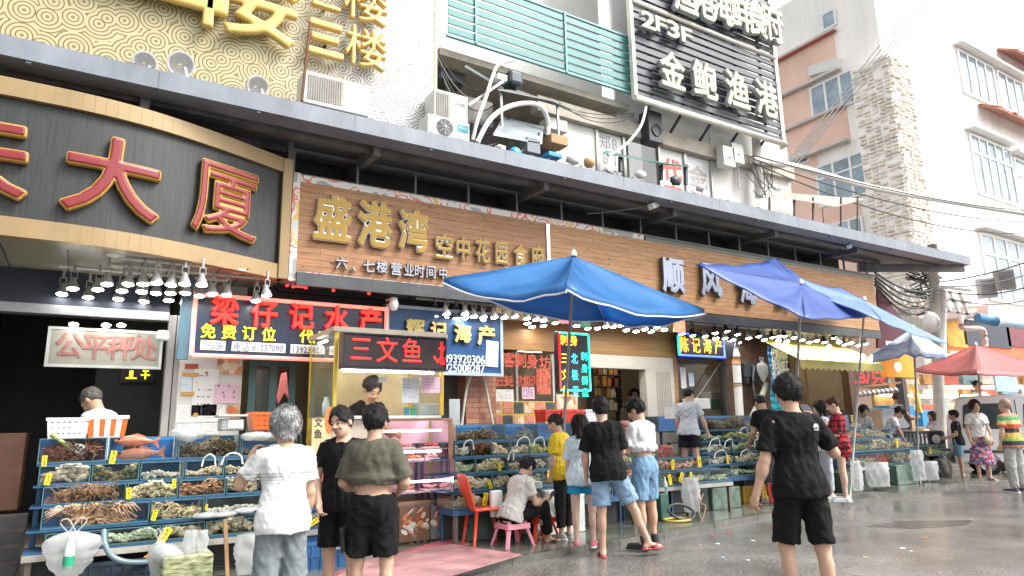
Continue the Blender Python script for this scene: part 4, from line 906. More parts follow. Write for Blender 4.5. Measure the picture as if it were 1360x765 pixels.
# red text ticker on the kiosk
y = 8.12; s2 = thing('led_ticker', 'black scrolling display with red characters on top of the glass kiosk', 'sign', (3.4, y, 2.7))
x0, x1, z0, z1 = sbox(457, 448, 591, 487, y); z1 = pz(457, 443, y); z0 = pz(457, 487, y)
MB().box(x0, y, z0, x1, y + .12, z1).build('panel', mat('ticker_black', (.022, .012, .014), .3, var=.2), s2, bevel=.01)
w = MB(); w.box(x0 - .015, y - .012, z0 - .02, x1 + .015, y + .13, z0 - .001); w.box(x0 - .015, y - .012, z1 + .001, x1 + .015, y + .13, z1 + .02); w.box(x1 + .001, y - .01, z0, x1 + .02, y + .12, z1); w.box(x0 - .02, y - .01, z0, x0 - .001, y + .12, z1); w.build('frame', mat('black_frame', (.03, .03, .035), .3, .3), s2)
L = Letters()
for i, ch in enumerate('三文鱼、'): L.char(ch, x0 + .22 + i * .34, (z0 + z1) / 2 + .01, .30, .34, y - .004, .004, .002)
L.char('北', x1 - .05, (z0 + z1) / 2, .10, .34, y - .004, .004, .002, fit=False); L.build('lettering', LR, s2)
# blue board with gold characters
y = 9.62; s3 = thing('shop_sign', 'blue signboard with worn gold characters and white phone numbers', 'sign', (4.5, y, 2.6))
x0, x1 = X(516, y, 450), X(664, y, 450); z0, z1 = pz(664, 496, y), pz(600, 415, y)
MB().box(x0, y, z0, x1, y + .1, z1).build('panel', mat('blue_board', (.008, .055, .17), .4, var=.15), s3)
w = MB(); w.box(x1 + .001, y - .02, z0 - .05, x1 + .05, y + .11, z1 + .05); w.box(x0, y - .02, z0 - .05, x1, y + .11, z0 - .001); w.box(x0, y - .02, z1 + .001, x1, y + .11, z1 + .05); w.box(x0 - .05, y - .02, z0 - .05, x0 - .001, y + .11, z1 + .05); w.build('frame', mat('pale_blue_frame', (.35, .42, .50), .4, .2), s3)
board_letters(s3, [('辉', 550, 437, 27, 1.0), ('记', 581, 440, 25, 1.0), ('海', 613, 443, 26, 1.0), ('产', 644, 446, 27, 1.0)], y - .01, .05, mat('worn_gold', (.50, .38, .12), .5, var=.3, scale=14), mat('worn_edge', (.10, .07, .04), .6), .04)
WL = mat('white_letter', (.75, .76, .76), .5, var=.1)
run('15893920306', X(578, y, 470), X(643, y, 476), pz(615, 477, y), .19, y, WL, 'lettering', s3, .02, .03); run('13925008287', X(578, y, 470), X(643, y, 476), pz(615, 489, y), .19, y, WL, 'lettering', s3, .02, .03)
p = W(653, 470, y); MB().cbox((p[0], y - .012, p[2]), (.23, .004, .42), Matrix.Rotation(R(3), 3, 'Y')).build('paper_patch', mat('cream_paper', (.70, .68, .58), .7, var=.06), s3)
# fair scale point sign
y = 9.86; s4 = thing('lintel_sign', 'grubby white board with faded red characters over the dark doorway', 'sign', (0, y, 2.7))
x0, x1 = X(66, y, 460), X(212, y, 460); z0, z1 = pz(66, 483, y), pz(66, 437, y); MB().box(x0, y, z0, x1, y + .07, z1).build('panel', mat('dirty_white', (.25, .245, .20), .5, var=.2, scale=3), s4)
w = MB(); w.box(x0 - .035, y - .01, z0 - .035, x1 + .035, y + .08, z0 - .001); w.box(x0 - .035, y - .01, z1 + .001, x1 + .035, y + .08, z1 + .035); w.box(x0 - .035, y - .01, z0, x0 - .001, y + .08, z1); w.box(x1 + .001, y - .01, z0, x1 + .035, y + .08, z1); w.build('frame', mat('alu', (.5, .5, .48), .35, .6, var=.2), s4)
Letters().line('公平秤处', x0 + .20, x1 - .17, (z0 + z1) / 2 + .01, .30, .34, y - .001, depth=.006, bold=.03).build('lettering', mat('faded_red', (.30, .13, .11), .6, var=.35, scale=9), s4)
# upright LED board hanging over the middle stall
y = 9.0; s5 = thing('led_board', 'upright black LED board with orange, blue and green sashimi characters', 'sign', (6.6, y, 2.3))
x0, x1 = X(741, y, 480), X(784, y, 480); z0, z1 = pz(760, 521, y), pz(760, 441, y); MB().box(x0, y, z0, x1, y + .1, z1).build('panel', BK, s5, bevel=.01)
w = MB()
for a, bq, mi in (((x0, z1), (x1, z1), 0), ((x0, z0), (x1, z0), 0), ((x0, z0), (x0, z1), 1), ((x1, z0), (x1, z1), 0)):
    w.tube([(a[0] + (.03 if a[0] == x0 else -.03), y - .012, a[1] + (.03 if a[1] == z0 else -.03)), (bq[0] + (.03 if bq[0] == x0 else -.03), y - .012, bq[1] + (.03 if bq[1] == z0 else -.03))], .012, m=mi)
w.build('led_tube', [LG, LR], s5); wd3 = (x1 - x0) / 3
col = lambda i: x0 + .03 + ((x1 - x0 - .06) / 3) * (i + .5)
L = Letters(); L.line('刺', col(0), col(0), z1 - .15, .17, .19, y - .002, depth=.004, bold=.004); L.line('身', col(1), col(1), z1 - .15, .17, .19, y - .002, depth=.004, bold=.004); L.build('lettering', LO, s5)
for i, (t, mt) in enumerate((('三文鱼', LY), ('北极贝', LB), ('刺身拼盘', LG))):
    L = Letters()
    for j, ch in enumerate(t): L.char(ch, col(i), z1 - .40 - j * (.80 / len(t)) * 1.0 - (.05 if len(t) == 3 else 0), .145, .19 if len(t) == 3 else .15, y - .002, .004, .002)
    L.build('lettering', mt, s5)
# LED sign over the third stall
y = 9.72; s6 = thing('shop_sign', 'small LED shop sign with orange characters over a shop window', 'sign', (9.5, y, 2.8))
x0, x1 = X(901, y, 460), X(961, y, 460); z0, z1 = pz(930, 473, y), pz(930, 448, y); MB().box(x0, y, z0, x1 + .5, y + .1, z1 + .08).build('panel', BK, s6)
w = MB(); w.tube([(x0, y - .01, z0), (x1, y - .01, z0)], .02, m=0); w.tube([(x1, y - .01, z0), (x1, y - .01, z1)], .02, m=0); w.tube([(x0, y - .01, z0), (x0, y - .01, z1)], .02, m=1); w.tube([(x0, y - .01, z1 + .05), (x0 + .5, y - .01, z1 + .05)], .02, m=0); w.build('led_tube', [mat('led_deep_blue', (.05, .1, .9), emit=1.2, ecol=(.06, .12, 1), var=0), LG], s6)
Letters().line('陈记海产', x0 + .17, x1 - .16, (z0 + z1) / 2 + .01, .25, .34, y - .002, depth=.004, bold=.004).build('lettering', LO, s6)
# blue hanging banner
y = 9.5; s7 = thing('cloth_banner', 'tall blue to turquoise banner with rows of white characters', 'banner', (11.5, y, 1.9))
c0 = W(1020, 458, y); c1 = W(1043, 458, y); c2 = W(1052, 545, y); c3 = W(1026, 545, y)
m, n, b = nodes_mat('banner_print'); tc = n.nodes.new('ShaderNodeTexCoord'); sp = n.nodes.new('ShaderNodeSeparateXYZ'); n.links.new(tc.outputs['Generated'], sp.inputs[0]); n.links.new(ramp(n, sp.outputs[2], [(0, (.02, .42, .50)), (.35, (.03, .30, .50)), (1, (.01, .06, .22))]), b.inputs['Base Color'])
w = MB(); k = 10; bl = lambda u, v: np.array(c3) * (1 - u) * (1 - v) + np.array(c2) * u * (1 - v) + np.array(c1) * u * v + np.array(c0) * (1 - u) * v
for i in range(k):
    for j in range(3):
        f = lambda u, v: bl(u, v) + np.array((0, .03 * math.sin(v * 9 + u * 3), 0)); w.quad([f(j / 3, i / k), f((j + 1) / 3, i / k), f((j + 1) / 3, (i + 1) / k), f(j / 3, (i + 1) / k)], smooth=True)
w.build('sheet', m, s7, solid=.006)
L = Letters()
for r_, t in enumerate(('代购海鲜', '现场加工', '免费订位', '代客泊车')):
    v = .84 - r_ * .17
    for i, ch in enumerate(t): p = bl(.15 + .235 * i, v); L.char(ch, p[0], p[2], .15, .26, p[1] - .045, .006, .04)
L.build('lettering', mat('banner_white', (.8, .82, .82), .5, var=0), s7)
# slatted dark sign high on the corner
y = 10.0; s8 = thing('slatted_sign', 'dark slatted sign frame with pale raised restaurant characters, high at the corner', 'sign', (12, y, 8))
x0, x1 = X(845, y, 100), X(1037, y, 170); zb = pz(845, 131, y)
w = MB(); z = zb + .06
while z < 13: w.box(x0, y, z, x1, y + .05, z + .125); z += .19
w.build('slat', mat('slat_dark', (.06, .068, .08), .45, .2, var=.2), s8)
w = MB(); w.box(x0 - .09, y - .02, zb, x0, y + .09, 13); w.box(x1, y - .02, zb - .1, x1 + .09, y + .09, 13); w.tube([(x0 - .1, y - .03, zb), (x1 + .1, y - .03, zb)], .07); w.tube([(x0, y - .03, zb + 2.35), (x1, y - .03, zb + 2.35)], .05); w.build('frame', mat('white_pipe', (.70, .66, .58), .5, var=.2, scale=2), s8)
w = MB()
for q in np.linspace(x0 + .5, x1 - .5, 5): w.bar((q, y + .08, zb), (q, y + .08, 13), .06); w.bar((q, y + .1, zb + .1), (q, Y2, zb - .3), .05)
w.build('brace', STEEL, s8)
CRL = mat('cream_letter', (.60, .54, .32), .5, var=.06); CRS = mat('letter_return', (.34, .35, .36), .5)
board_letters(s8, [('金', 901, 99, 44, .92), ('鲍', 931, 107, 44, .92), ('渔', 975, 122, 44, .92), ('港', 1010, 134, 44, .85)][:0] + [('金', 888, 96, 48, .86), ('鲍', 931, 109, 48, .86), ('渔', 974, 122, 48, .86), ('港', 1013, 134, 46, .86)], y - .1, .13, CRL, CRS, .018)
board_letters(s8, [('2', 857, 30, 22, 1.0), ('F', 874, 36, 20, .9), ('3', 890, 42, 22, .9), ('F', 908, 50, 20, .9)], y - .08, .10, CRL, CRS, .02)
board_letters(s8, [('渔', 905, -4, 50, .8), ('港', 930, 3, 50, .8), ('海', 955, 10, 50, .8), ('鲜', 978, 18, 50, .8), ('食', 1000, 26, 50, .8), ('府', 1020, 33, 50, .8)], y - .1, .13, CRL, CRS, .018)
w = MB()
for px, py in ((888, 96), (931, 109), (974, 122), (1013, 134), (857, 30), (874, 36), (890, 42), (908, 50), (930, 3), (955, 10), (978, 18), (1000, 26), (1020, 33)):
    p = W(px, py, y - .1); w.box(p[0] - .02, y - .11, p[2], p[0] + .02, y + .02, p[2] + .04)
w.build('letter_bracket', STEEL, s8)
# ================================================================ seafood: heaps of small things share one object per tank
def island_mat(name, stops, rough=.35, bump=.3, bscale=30):
    if name in MATS: return MATS[name]
    m, n, b = nodes_mat(name); g = n.nodes.new('ShaderNodeNewGeometry'); c = ramp(n, g.outputs['Random Per Island'], stops)
    tc = n.nodes.new('ShaderNodeTexCoord'); nz = n.nodes.new('ShaderNodeTexNoise'); nz.inputs['Scale'].default_value = bscale; nz.inputs['Detail'].default_value = 4; n.links.new(tc.outputs['Object'], nz.inputs['Vector'])
    r2 = ramp(n, nz.outputs[0], [(.3, (.85, .83, .8)), (.7, (1.5, 1.47, 1.44))]); vm = n.nodes.new('ShaderNodeVectorMath'); vm.operation = 'MULTIPLY'; n.links.new(c, vm.inputs[0]); n.links.new(r2, vm.inputs[1]); n.links.new(vm.outputs[0], b.inputs['Base Color'])
    b.inputs['Roughness'].default_value = rough; bp = n.nodes.new('ShaderNodeBump'); bp.inputs['Strength'].default_value = bump; bp.inputs['Distance'].default_value = .01; n.links.new(nz.outputs[0], bp.inputs['Height']); n.links.new(bp.outputs[0], b.inputs['Normal']); return m
SEA = {
 'oyster': ('cream and grey oysters', 'oysters', 'oyster', [(0, (.55, .46, .33)), (.4, (.38, .32, .24)), (.7, (.66, .60, .48)), (1, (.24, .22, .18))]),
 'mussel': ('dark green mussels', 'mussels', 'mussel', [(0, (.03, .05, .03)), (.5, (.10, .12, .05)), (1, (.30, .20, .11))]),
 'clam': ('grey white clams', 'clams', 'clam', [(0, (.55, .52, .45)), (.5, (.32, .31, .28)), (1, (.70, .66, .58))]),
 'cockle': ('small cream cockles', 'cockles', 'small', [(0, (.62, .52, .35)), (.5, (.50, .40, .26)), (1, (.72, .66, .52))]),
 'razor': ('pale yellow razor clams', 'razor clams', 'razor', [(0, (.66, .56, .34)), (.5, (.74, .68, .50)), (1, (.48, .38, .20))]),
 'shrimp': ('orange brown prawns', 'prawns', 'shrimp', [(0, (.50, .22, .10)), (.5, (.36, .20, .11)), (1, (.60, .34, .20))]),
 'pale_shrimp': ('pale spiny prawns', 'prawns', 'shrimp', [(0, (.52, .44, .28)), (.5, (.60, .52, .36)), (1, (.42, .30, .16))]),
 'lobster': ('brown furry lobsters', 'lobsters', 'lobster', [(0, (.22, .12, .06)), (.5, (.32, .17, .08)), (1, (.15, .09, .06))]),
 'red_lobster': ('bright red lobsters', 'lobsters', 'lobster', [(0, (.50, .05, .03)), (.5, (.38, .05, .04)), (1, (.55, .12, .05))]),
 'crab': ('dark mottled crabs', 'crabs', 'crab', [(0, (.10, .09, .06)), (.5, (.17, .12, .07)), (1, (.24, .19, .12))]),
 'red_crab': ('reddish brown crabs', 'crabs', 'crab', [(0, (.22, .09, .05)), (.5, (.30, .11, .06)), (1, (.14, .07, .05))]),
 'king': ('orange long legged king crabs', 'king crabs', 'king', [(0, (.50, .26, .13)), (.5, (.60, .38, .22)), (1, (.44, .30, .24))]),
 'greens': ('pale green shellfish', 'shellfish', 'clam', [(0, (.34, .42, .28)), (.5, (.46, .50, .36)), (1, (.22, .30, .20))]),
 'abalone': ('grey brown abalone', 'abalone', 'oyster', [(0, (.30, .26, .19)), (.5, (.42, .36, .26)), (1, (.22, .19, .14))]),
 'snail': ('coiled cream sea snails', 'sea snails', 'snail', [(0, (.46, .38, .26)), (.5, (.56, .50, .38)), (1, (.26, .20, .13))]),
 'scallop': ('white and orange scallops', 'scallops', 'clam', [(0, (.70, .66, .58)), (.5, (.62, .40, .22)), (1, (.66, .60, .50))]),
 'geoduck': ('yellow green sea squirts', 'sea squirts', 'small', [(0, (.50, .48, .12)), (.5, (.40, .44, .16)), (1, (.60, .54, .24))]),
 'mixed': ('mixed pale shellfish', 'shellfish', 'clam', [(0, (.62, .56, .42)), (.35, (.42, .46, .34)), (.7, (.66, .40, .26)), (1, (.70, .68, .60))]),
 'orange': ('orange and pink shellfish', 'shellfish', 'clam', [(0, (.62, .28, .16)), (.5, (.66, .44, .32)), (1, (.56, .20, .14))]),
}
rnd = random.Random(11)
def rotm(a=None): 
    return Matrix.Rotation(rnd.uniform(0, 6.28), 3, 'Z') @ Matrix.Rotation(rnd.uniform(-.9, .9), 3, 'X') @ Matrix.Rotation(rnd.uniform(-.7, .7), 3, 'Y')
def creature(w, kind, p, s=1.):
    M = rotm(); p = Vector(p)
    if kind == 'clam': w.ell(p, (.032 * s, .027 * s, .015 * s), 8, 4, M=M, jit=.08)
    elif kind == 'small': w.ell(p, (.021 * s, .018 * s, .013 * s), 6, 4, M=M, jit=.1)
    elif kind == 'oyster': w.ell(p, (.06 * s, .042 * s, .017 * s), 9, 4, M=M, jit=.22)
    elif kind == 'mussel': w.ell(p, (.045 * s, .022 * s, .018 * s), 8, 5, M=M, jit=.06)
    elif kind == 'razor': w.tube([p - M @ Vector((.06, 0, 0)), p, p + M @ Vector((.06, .012, 0))], [.012, .014, .011], 6)
    elif kind == 'snail':
        for k in range(4): w.ell(p + M @ Vector((0, 0, .018 * k)), (.036 * s * (1 - .2 * k), .036 * s * (1 - .2 * k), .018), 8, 4, M=M)
    elif kind == 'shrimp':
        pts = [p + M @ Vector((.05 * math.cos(t), .05 * math.sin(t), 0)) * s for t in np.linspace(0, 2.5, 6)]; w.tube(pts, [.013, .014, .012, .010, .008, .004], 6); d = pts[0]; w.tube([d, d + M @ Vector((.06, -.03, .03))], .0025, 3)
    elif kind == 'lobster':
        pts = [p + M @ Vector((x, 0, .02 * math.sin(x * 20))) * s for x in np.linspace(-.1, .1, 6)]; w.tube(pts, [.018, .03, .033, .028, .026, .015], 7)
        for k in range(4):
            for q in (-1, 1): w.tube([p + M @ Vector((-.06 + .035 * k, 0, 0)), p + M @ Vector((-.07 + .04 * k, q * .06, .02)), p + M @ Vector((-.08 + .045 * k, q * .09, -.02))], .005, 4)
        for q in (-1, 1): w.tube([pts[0], pts[0] + M @ Vector((-.08, q * .05, .04)), pts[0] + M @ Vector((-.2, q * .09, .05))], [.004, .003, .001], 3)
    elif kind in ('crab', 'king'):
        k_ = 1.5 if kind == 'king' else 1; w.ell(p, (.055 * k_, .045 * k_, .025 * k_), 9, 5, M=M, jit=.08)
        for k in range(4):
            for q in (-1, 1):
                a = p + M @ Vector((q * .04 * k_, -.03 + .02 * k, 0)); b = p + M @ Vector((q * .10 * k_ * (1.3 if kind == 'king' else 1), -.06 + .04 * k, .035 * k_)); c = p + M @ Vector((q * .15 * k_ * (1.3 if kind == 'king' else 1), -.07 + .05 * k, -.015)); w.tube([a, b, c], [.009 * k_, .009 * k_, .003], 5)
        for q in (-1, 1): w.tube([p + M @ Vector((q * .03, -.04, 0)), p + M @ Vector((q * .07, -.09, .01)), p + M @ Vector((q * .02, -.12, .01))], [.01, .016 * k_, .006], 5)
HEAP_N = dict(clam=1.0, small=1.9, oyster=.5, mussel=.9, razor=.7, snail=.3, shrimp=.55, lobster=.16, crab=.17, king=.085)
TIER = ['top', 'second', 'third', 'fourth', 'bottom']; NTH = ['first', 'second', 'third', 'fourth', 'fifth', 'sixth', 'seventh', 'eighth', 'ninth', 'tenth']
GLS = glass('tank_glass', (.96, .99, .98), .8); WAT = glass('tank_water', (.93, .98, .97), .7, .05)
SEAM = mat('tank_seam', (.06, .15, .17), .35, var=.3, scale=8); TBLUE = mat('tank_blue_back', (.02, .16, .40), .35, var=.3, scale=3); TBLUE2 = mat('tank_blue_pale', (.07, .30, .44), .35, var=.3, scale=3); TGREY = mat('tank_grey_back', (.10, .15, .14), .4, var=.3, scale=3)
def tank(x0, x1, y0, z0, z1, depth, label, back, fill, water=.8, seas=None, nlab=''):
    t = thing('fish_tank', label, 'fish tank', ((x0 + x1) / 2, y0, z0)); g = .006
    a, b_ = x0 + g, x1 - g; y1 = y0 + depth
    w = MB(); w.quad([(a, y0, z0), (b_, y0, z0), (b_, y0, z1), (a, y0, z1)]); w.quad([(a, y0, z0), (a, y1, z0), (a, y1, z1), (a, y0, z1)]); w.quad([(b_, y1, z0), (b_, y0, z0), (b_, y0, z1), (b_, y1, z1)]); w.build('glass', GLS, t)
    w = MB(); w.box(a, y0 + .001, z0 - .008, b_, y1, z0 + .004); w.box(a + .001, y1 - .012, z0 + .005, b_ - .001, y1, z1 - .002); w.build('back_panel', back, t)
    w = MB()
    for q in (a, b_ - .009): w.box(q, y0 - .004, z0, q + .009, y0 + .006, z1)
    w.box(a + .0095, y0 - .004, z1 - .008, b_ - .0095, y0 + .006, z1); w.box(a + .0095, y0 - .004, z0, b_ - .0095, y0 + .006, z0 + .010); w.build('seam', SEAM, t)
    zw = z0 + (z1 - z0) * water
    w = MB(); n_ = 10
    vs = [(a + .004 + (b_ - a - .008) * i / n_, y0 + .004 + (y1 - y0 - .02) * j / 4, zw + rnd.uniform(-.002, .002)) for j in range(5) for i in range(n_ + 1)]
    w.add(vs, [(j * (n_ + 1) + i, j * (n_ + 1) + i + 1, (j + 1) * (n_ + 1) + i + 1, (j + 1) * (n_ + 1) + i) for j in range(4) for i in range(n_)], 0, True); w.build('water', WAT, t)
    if seas:
        d_, cat, kind, st = SEA[seas]; w = MB(); area = (b_ - a) * min(depth, .30); h = (z1 - z0) * fill
        n_ = int(area * h * 13000 * HEAP_N[kind]); n_ = max(5, min(n_, 170))
        mg = {'clam': .03, 'small': .02, 'oyster': .05, 'mussel': .04, 'razor': .055, 'snail': .04, 'shrimp': .05, 'lobster': .11, 'crab': .13, 'king': .26}[kind]; mg = min(mg, (b_ - a) * .3)
        for i in range(n_):
            hx = rnd.uniform(a + mg, b_ - mg); mound = .75 + .35 * math.sin((hx - a) / (b_ - a) * 7 + x0 * 9); dy = rnd.random() ** 1.6
            creature(w, kind, (hx, y0 + mg * .6 + .012 + dy * .24, z0 + .02 + h * mound * rnd.random() ** .7), rnd.uniform(.8, 1.25))
        w.v = [(min(max(p[0], a + .006), b_ - .012), max(p[1], y0 + .008), min(max(p[2], z0 + .008), z1 + .012)) for p in w.v]
        tag(w.build(kind + '_heap' if kind != 'small' else 'cockle_heap', island_mat('sea_' + seas, st)), nlab, cat, None, 'stuff')
    return t
def tier(stall, ti, y, z0, z1, px, cont, depth=.42, back=None, of='stall'):
    xs_ = [X(p, y, 600) if p is not None else None for p in px]
    for i, c in enumerate(cont):
        nm = SEA[c[0]][0] if c[0] else c[1]; wh = f'{NTH[i]} from left, {TIER[ti]} tier, {stall}'
        lab = f'glass tank of {nm}, {wh}' if c[0] else f'glass tank with {c[1]}, {wh}'
        fill = c[2] if len(c) > 2 else .55; bk = c[3] if len(c) > 3 else (back or TBLUE)
        tank(xs_[i], xs_[i + 1], y, z0, z1, depth, lab, bk, fill, c[4] if len(c) > 4 else .84, c[0], f'heaped {nm}, {wh}' if c[0] else '')
T_ = [(8.55, 1.185, 1.43), (8.35, .985, 1.165), (8.15, .805, .972), (7.95, .605, .795), (7.75, .44, .585)]
LS = 'left stall'
tier(LS, 0, *T_[0], [50, 143, 236, 320, 400], [('red_crab', '', .55, TBLUE), (None, 'two orange fish', 0, TBLUE), ('crab', '', .55, TBLUE), ('mussel', '', .2, TBLUE)])
tier(LS, 1, *T_[1], [54, 124, 188, 247, 300, 350, 416], [('oyster', '', .85), ('mussel', '', .75), ('clam', '', .3), ('cockle', '', .4), ('cockle', '', .42), ('abalone', '', .6)])
tier(LS, 2, *T_[2], [62, 173, 241, 303, 352, 424], [('lobster', '', .6), ('razor', '', .85), ('shrimp', '', .6), ('pale_shrimp', '', .7), ('abalone', '', .6)])
tier(LS, 3, *T_[3], [64, 206, 277, 368, 440], [('king', '', .65), ('pale_shrimp', '', .6), ('clam', '', .3, TGREY), ('red_lobster', '', .7)])
tier(LS, 4, *T_[4], [72, 152, 223, 280, 345, 446], [('greens', '', .65, TGREY), ('greens', '', .55, TGREY), ('abalone', '', .5, TGREY), ('snail', '', .75, TGREY), ('abalone', '', .5, TGREY)])
M_ = [(8.55, 1.285, 1.51), (8.35, 1.085, 1.268), (8.15, .885, 1.065), (7.95, .685, .868), (7.75, .50, .668)]
MS = 'middle stall'
tier(MS, 0, *M_[0], [605, 671, 715, 781, 846], [('crab', '', .28, TBLUE), ('mussel', '', .15, TBLUE), (None, 'one dark fish', 0, TBLUE), (None, 'a red fish', 0, TBLUE)])
tier(MS, 1, *M_[1], [603, 627, 653, 678, 704, 729, 765, 803, 842], [('clam', '', .6), ('red_crab', '', .5), ('scallop', '', .7), ('cockle', '', .5), ('geoduck', '', .6), ('greens', '', .5), ('mixed', '', .5), ('clam', '', .5)], back=TBLUE2)
tier(MS, 2, *M_[2], [603, 631, 674, 693, 727, 762, 800, 842], [('greens', '', .6), ('razor', '', .7), ('pale_shrimp', '', .5), ('clam', '', .5), ('mixed', '', .6), ('greens', '', .5), ('cockle', '', .5)], back=TBLUE2)
tier(MS, 3, *M_[3], [602, 618, 653, 690, 720, 765, 805, 842], [('clam', '', .5), ('mixed', '', .7), ('cockle', '', .6), ('greens', '', .6), ('abalone', '', .5), ('mixed', '', .5), ('orange', '', .5)], back=TBLUE2)
tier(MS, 4, *M_[4], [600, 650, 704, 762, 812], [('abalone', '', .5), ('pale_shrimp', '', .5), ('greens', '', .55), ('clam', '', .5)], back=TGREY)
def zy(py, px, y): return float(W(px, py, y)[2])
RS = 'white pipe stall'
def ptier(stall, ti, y, pt, pb, rp, px, cont, **k): tier(stall, ti, y, zy(pb, rp, y), zy(pt, rp, y), px, cont, **k)
ptier(RS, 0, 9.2, 552, 570.5, 960, [876, 938, 1000, 1058], [(None, 'clear water only', 0, TBLUE), ('crab', '', .5, TBLUE), ('orange', '', .4, TBLUE)])
ptier(RS, 1, 9.0, 572, 585, 960, [938, 962, 1002, 1040, 1066], [('greens', '', .5), ('geoduck', '', .7), ('mixed', '', .6), ('mixed', '', .5)], back=TBLUE2)
ptier(RS, 2, 8.8, 586.5, 600, 960, [938, 972, 1006, 1040, 1068], [('clam', '', .5), ('greens', '', .6), ('orange', '', .7), ('scallop', '', .6)], back=TBLUE2)
ptier(RS, 3, 8.6, 601.5, 616.5, 960, [940, 975, 1012, 1052], [('clam', '', .5), ('mixed', '', .7), ('greens', '', .5)], back=TBLUE2)
ptier(RS, 4, 8.45, 618, 632, 975, [968, 1012, 1050], [('greens', '', .4, TGREY), ('abalone', '', .4, TGREY)])
CS = 'corner stall'
ptier(CS, 2, 8.35, 592, 608, 890, [846, 872, 901], [('mixed', '', .5, TGREY), ('red_lobster', '', .7, TGREY)])
ptier(CS, 3, 8.15, 609, 623.5, 900, [840, 872, 931], [('abalone', '', .5, TGREY), ('orange', '', .6, TGREY)])
ptier(CS, 4, 7.9, 625, 641.5, 920, [842, 874, 906, 940, 966], [('abalone', '', .5, TGREY), ('mussel', '', .5, TGREY), ('greens', '', .35, TGREY), ('greens', '', .3, TGREY)])
FS = 'far stall'
ptier(FS, 0, 9.5, 551, 569.5, 1140, [1122, 1154], [(None, 'a pink fish', 0, TBLUE)])
ptier(FS, 1, 9.3, 570.5, 582.5, 1150, [1122, 1152, 1181], [('orange', '', .6), ('mixed', '', .8)], back=TBLUE2)
ptier(FS, 2, 9.1, 583.5, 598, 1170, [1126, 1155, 1186, 1217], [('geoduck', '', .5), ('mixed', '', .8), ('scallop', '', .8)], back=TBLUE2)
ptier(FS, 3, 8.9, 601, 616, 1180, [1130, 1163, 1184, 1204, 1225], [('cockle', '', .6, TBLUE), ('red_lobster', '', .5, TGREY), ('abalone', '', .6, TGREY), ('orange', '', .5, TGREY)])
tank(X(1226, 9.4), X(1262, 9.4), 9.4, zy(605, 1244, 9.4), zy(591, 1244, 9.4), .4, 'glass tank of green shellfish at right end of far stall', TGREY, .4, .8, 'greens', 'heaped green shellfish at right end of far stall')
# ---------------------------------------------------------------- racks that carry the tanks
RK = mat('rack_blue', (.035, .10, .20), .45, .3, var=.35, scale=5); SHELF = mat('grey_board', (.34, .32, .28), .7, var=.35, scale=4, bump=.2)
def rack(label, x0, x1, T, zlow, sm=None):
    t = thing('tank_rack', label, 'rack', ((x0 + x1) / 2, T[0][0], .07)); w = MB()
    for (y, z0, z1) in T:
        for x in (x0 + .02, (x0 + x1) / 2, x1 - .05):
            w.box(x, y + .36, .07, x + .035, y + .395, z0 - .02)
        w.box(x0, y - .006, z0 - .028, x1, y + .018, z0 - .0095)
        w.box(x0 + .001, y + .0181, z0 - .028, x1 - .001, y + .44, z0 - .014)
    w.build('frame', RK, t); y, z0, _ = T[-1]
    w = MB(); w.box(x0, y - .02, z0 - .085, x1, y + .35, z0 - .0285); w.build('shelf_board', sm or SHELF, t)
    w = MB()
    for x in (x0 + .03, x0 + (x1 - x0) * .5, x1 - .08): MB().box(x, y + .01, .07, x + .05, y + .06, z0 - .086).build('leg', mat('worn_leg', (.12, .095, .075), .6, var=.4), t)
    w = MB(); w.box(x0 + .05, y + .40, .075, x1 - .05, y + .42, z0 - .09); w.build('back_board', DARK, t); return t
rack('stepped blue steel rack carrying the left stall of seafood tanks', X(50, 7.75), X(452, 7.75), T_, .4)
rack('stepped steel rack carrying the middle stall of seafood tanks', X(601, 7.75), X(842, 7.75), M_, .4, RK)
rack('rack carrying the tanks in front of the white pipe', X(936, 8.45), X(1062, 8.45), [(9.2, zy(570.5, 960, 9.2), 0), (9.0, zy(585, 960, 9), 0), (8.8, zy(600, 960, 8.8), 0), (8.6, zy(616.5, 960, 8.6), 0), (8.45, zy(632, 975, 8.45), 0)], .3, RK)
rack('low rack carrying the three corner tanks beside the white bag', X(842, 7.9), X(966, 7.9), [(8.35, zy(608, 890, 8.35), 0), (8.15, zy(623.5, 900, 8.15), 0), (7.9, zy(641.5, 920, 7.9), 0)], .3)
rack('rack carrying the far stall near the parked car', X(1124, 8.9), X(1226, 8.9), [(9.5, zy(569.5, 1140, 9.5), 0), (9.3, zy(582.5, 1150, 9.3), 0), (9.1, zy(598, 1170, 9.1), 0), (8.9, zy(616, 1180, 8.9), 0)], .3)
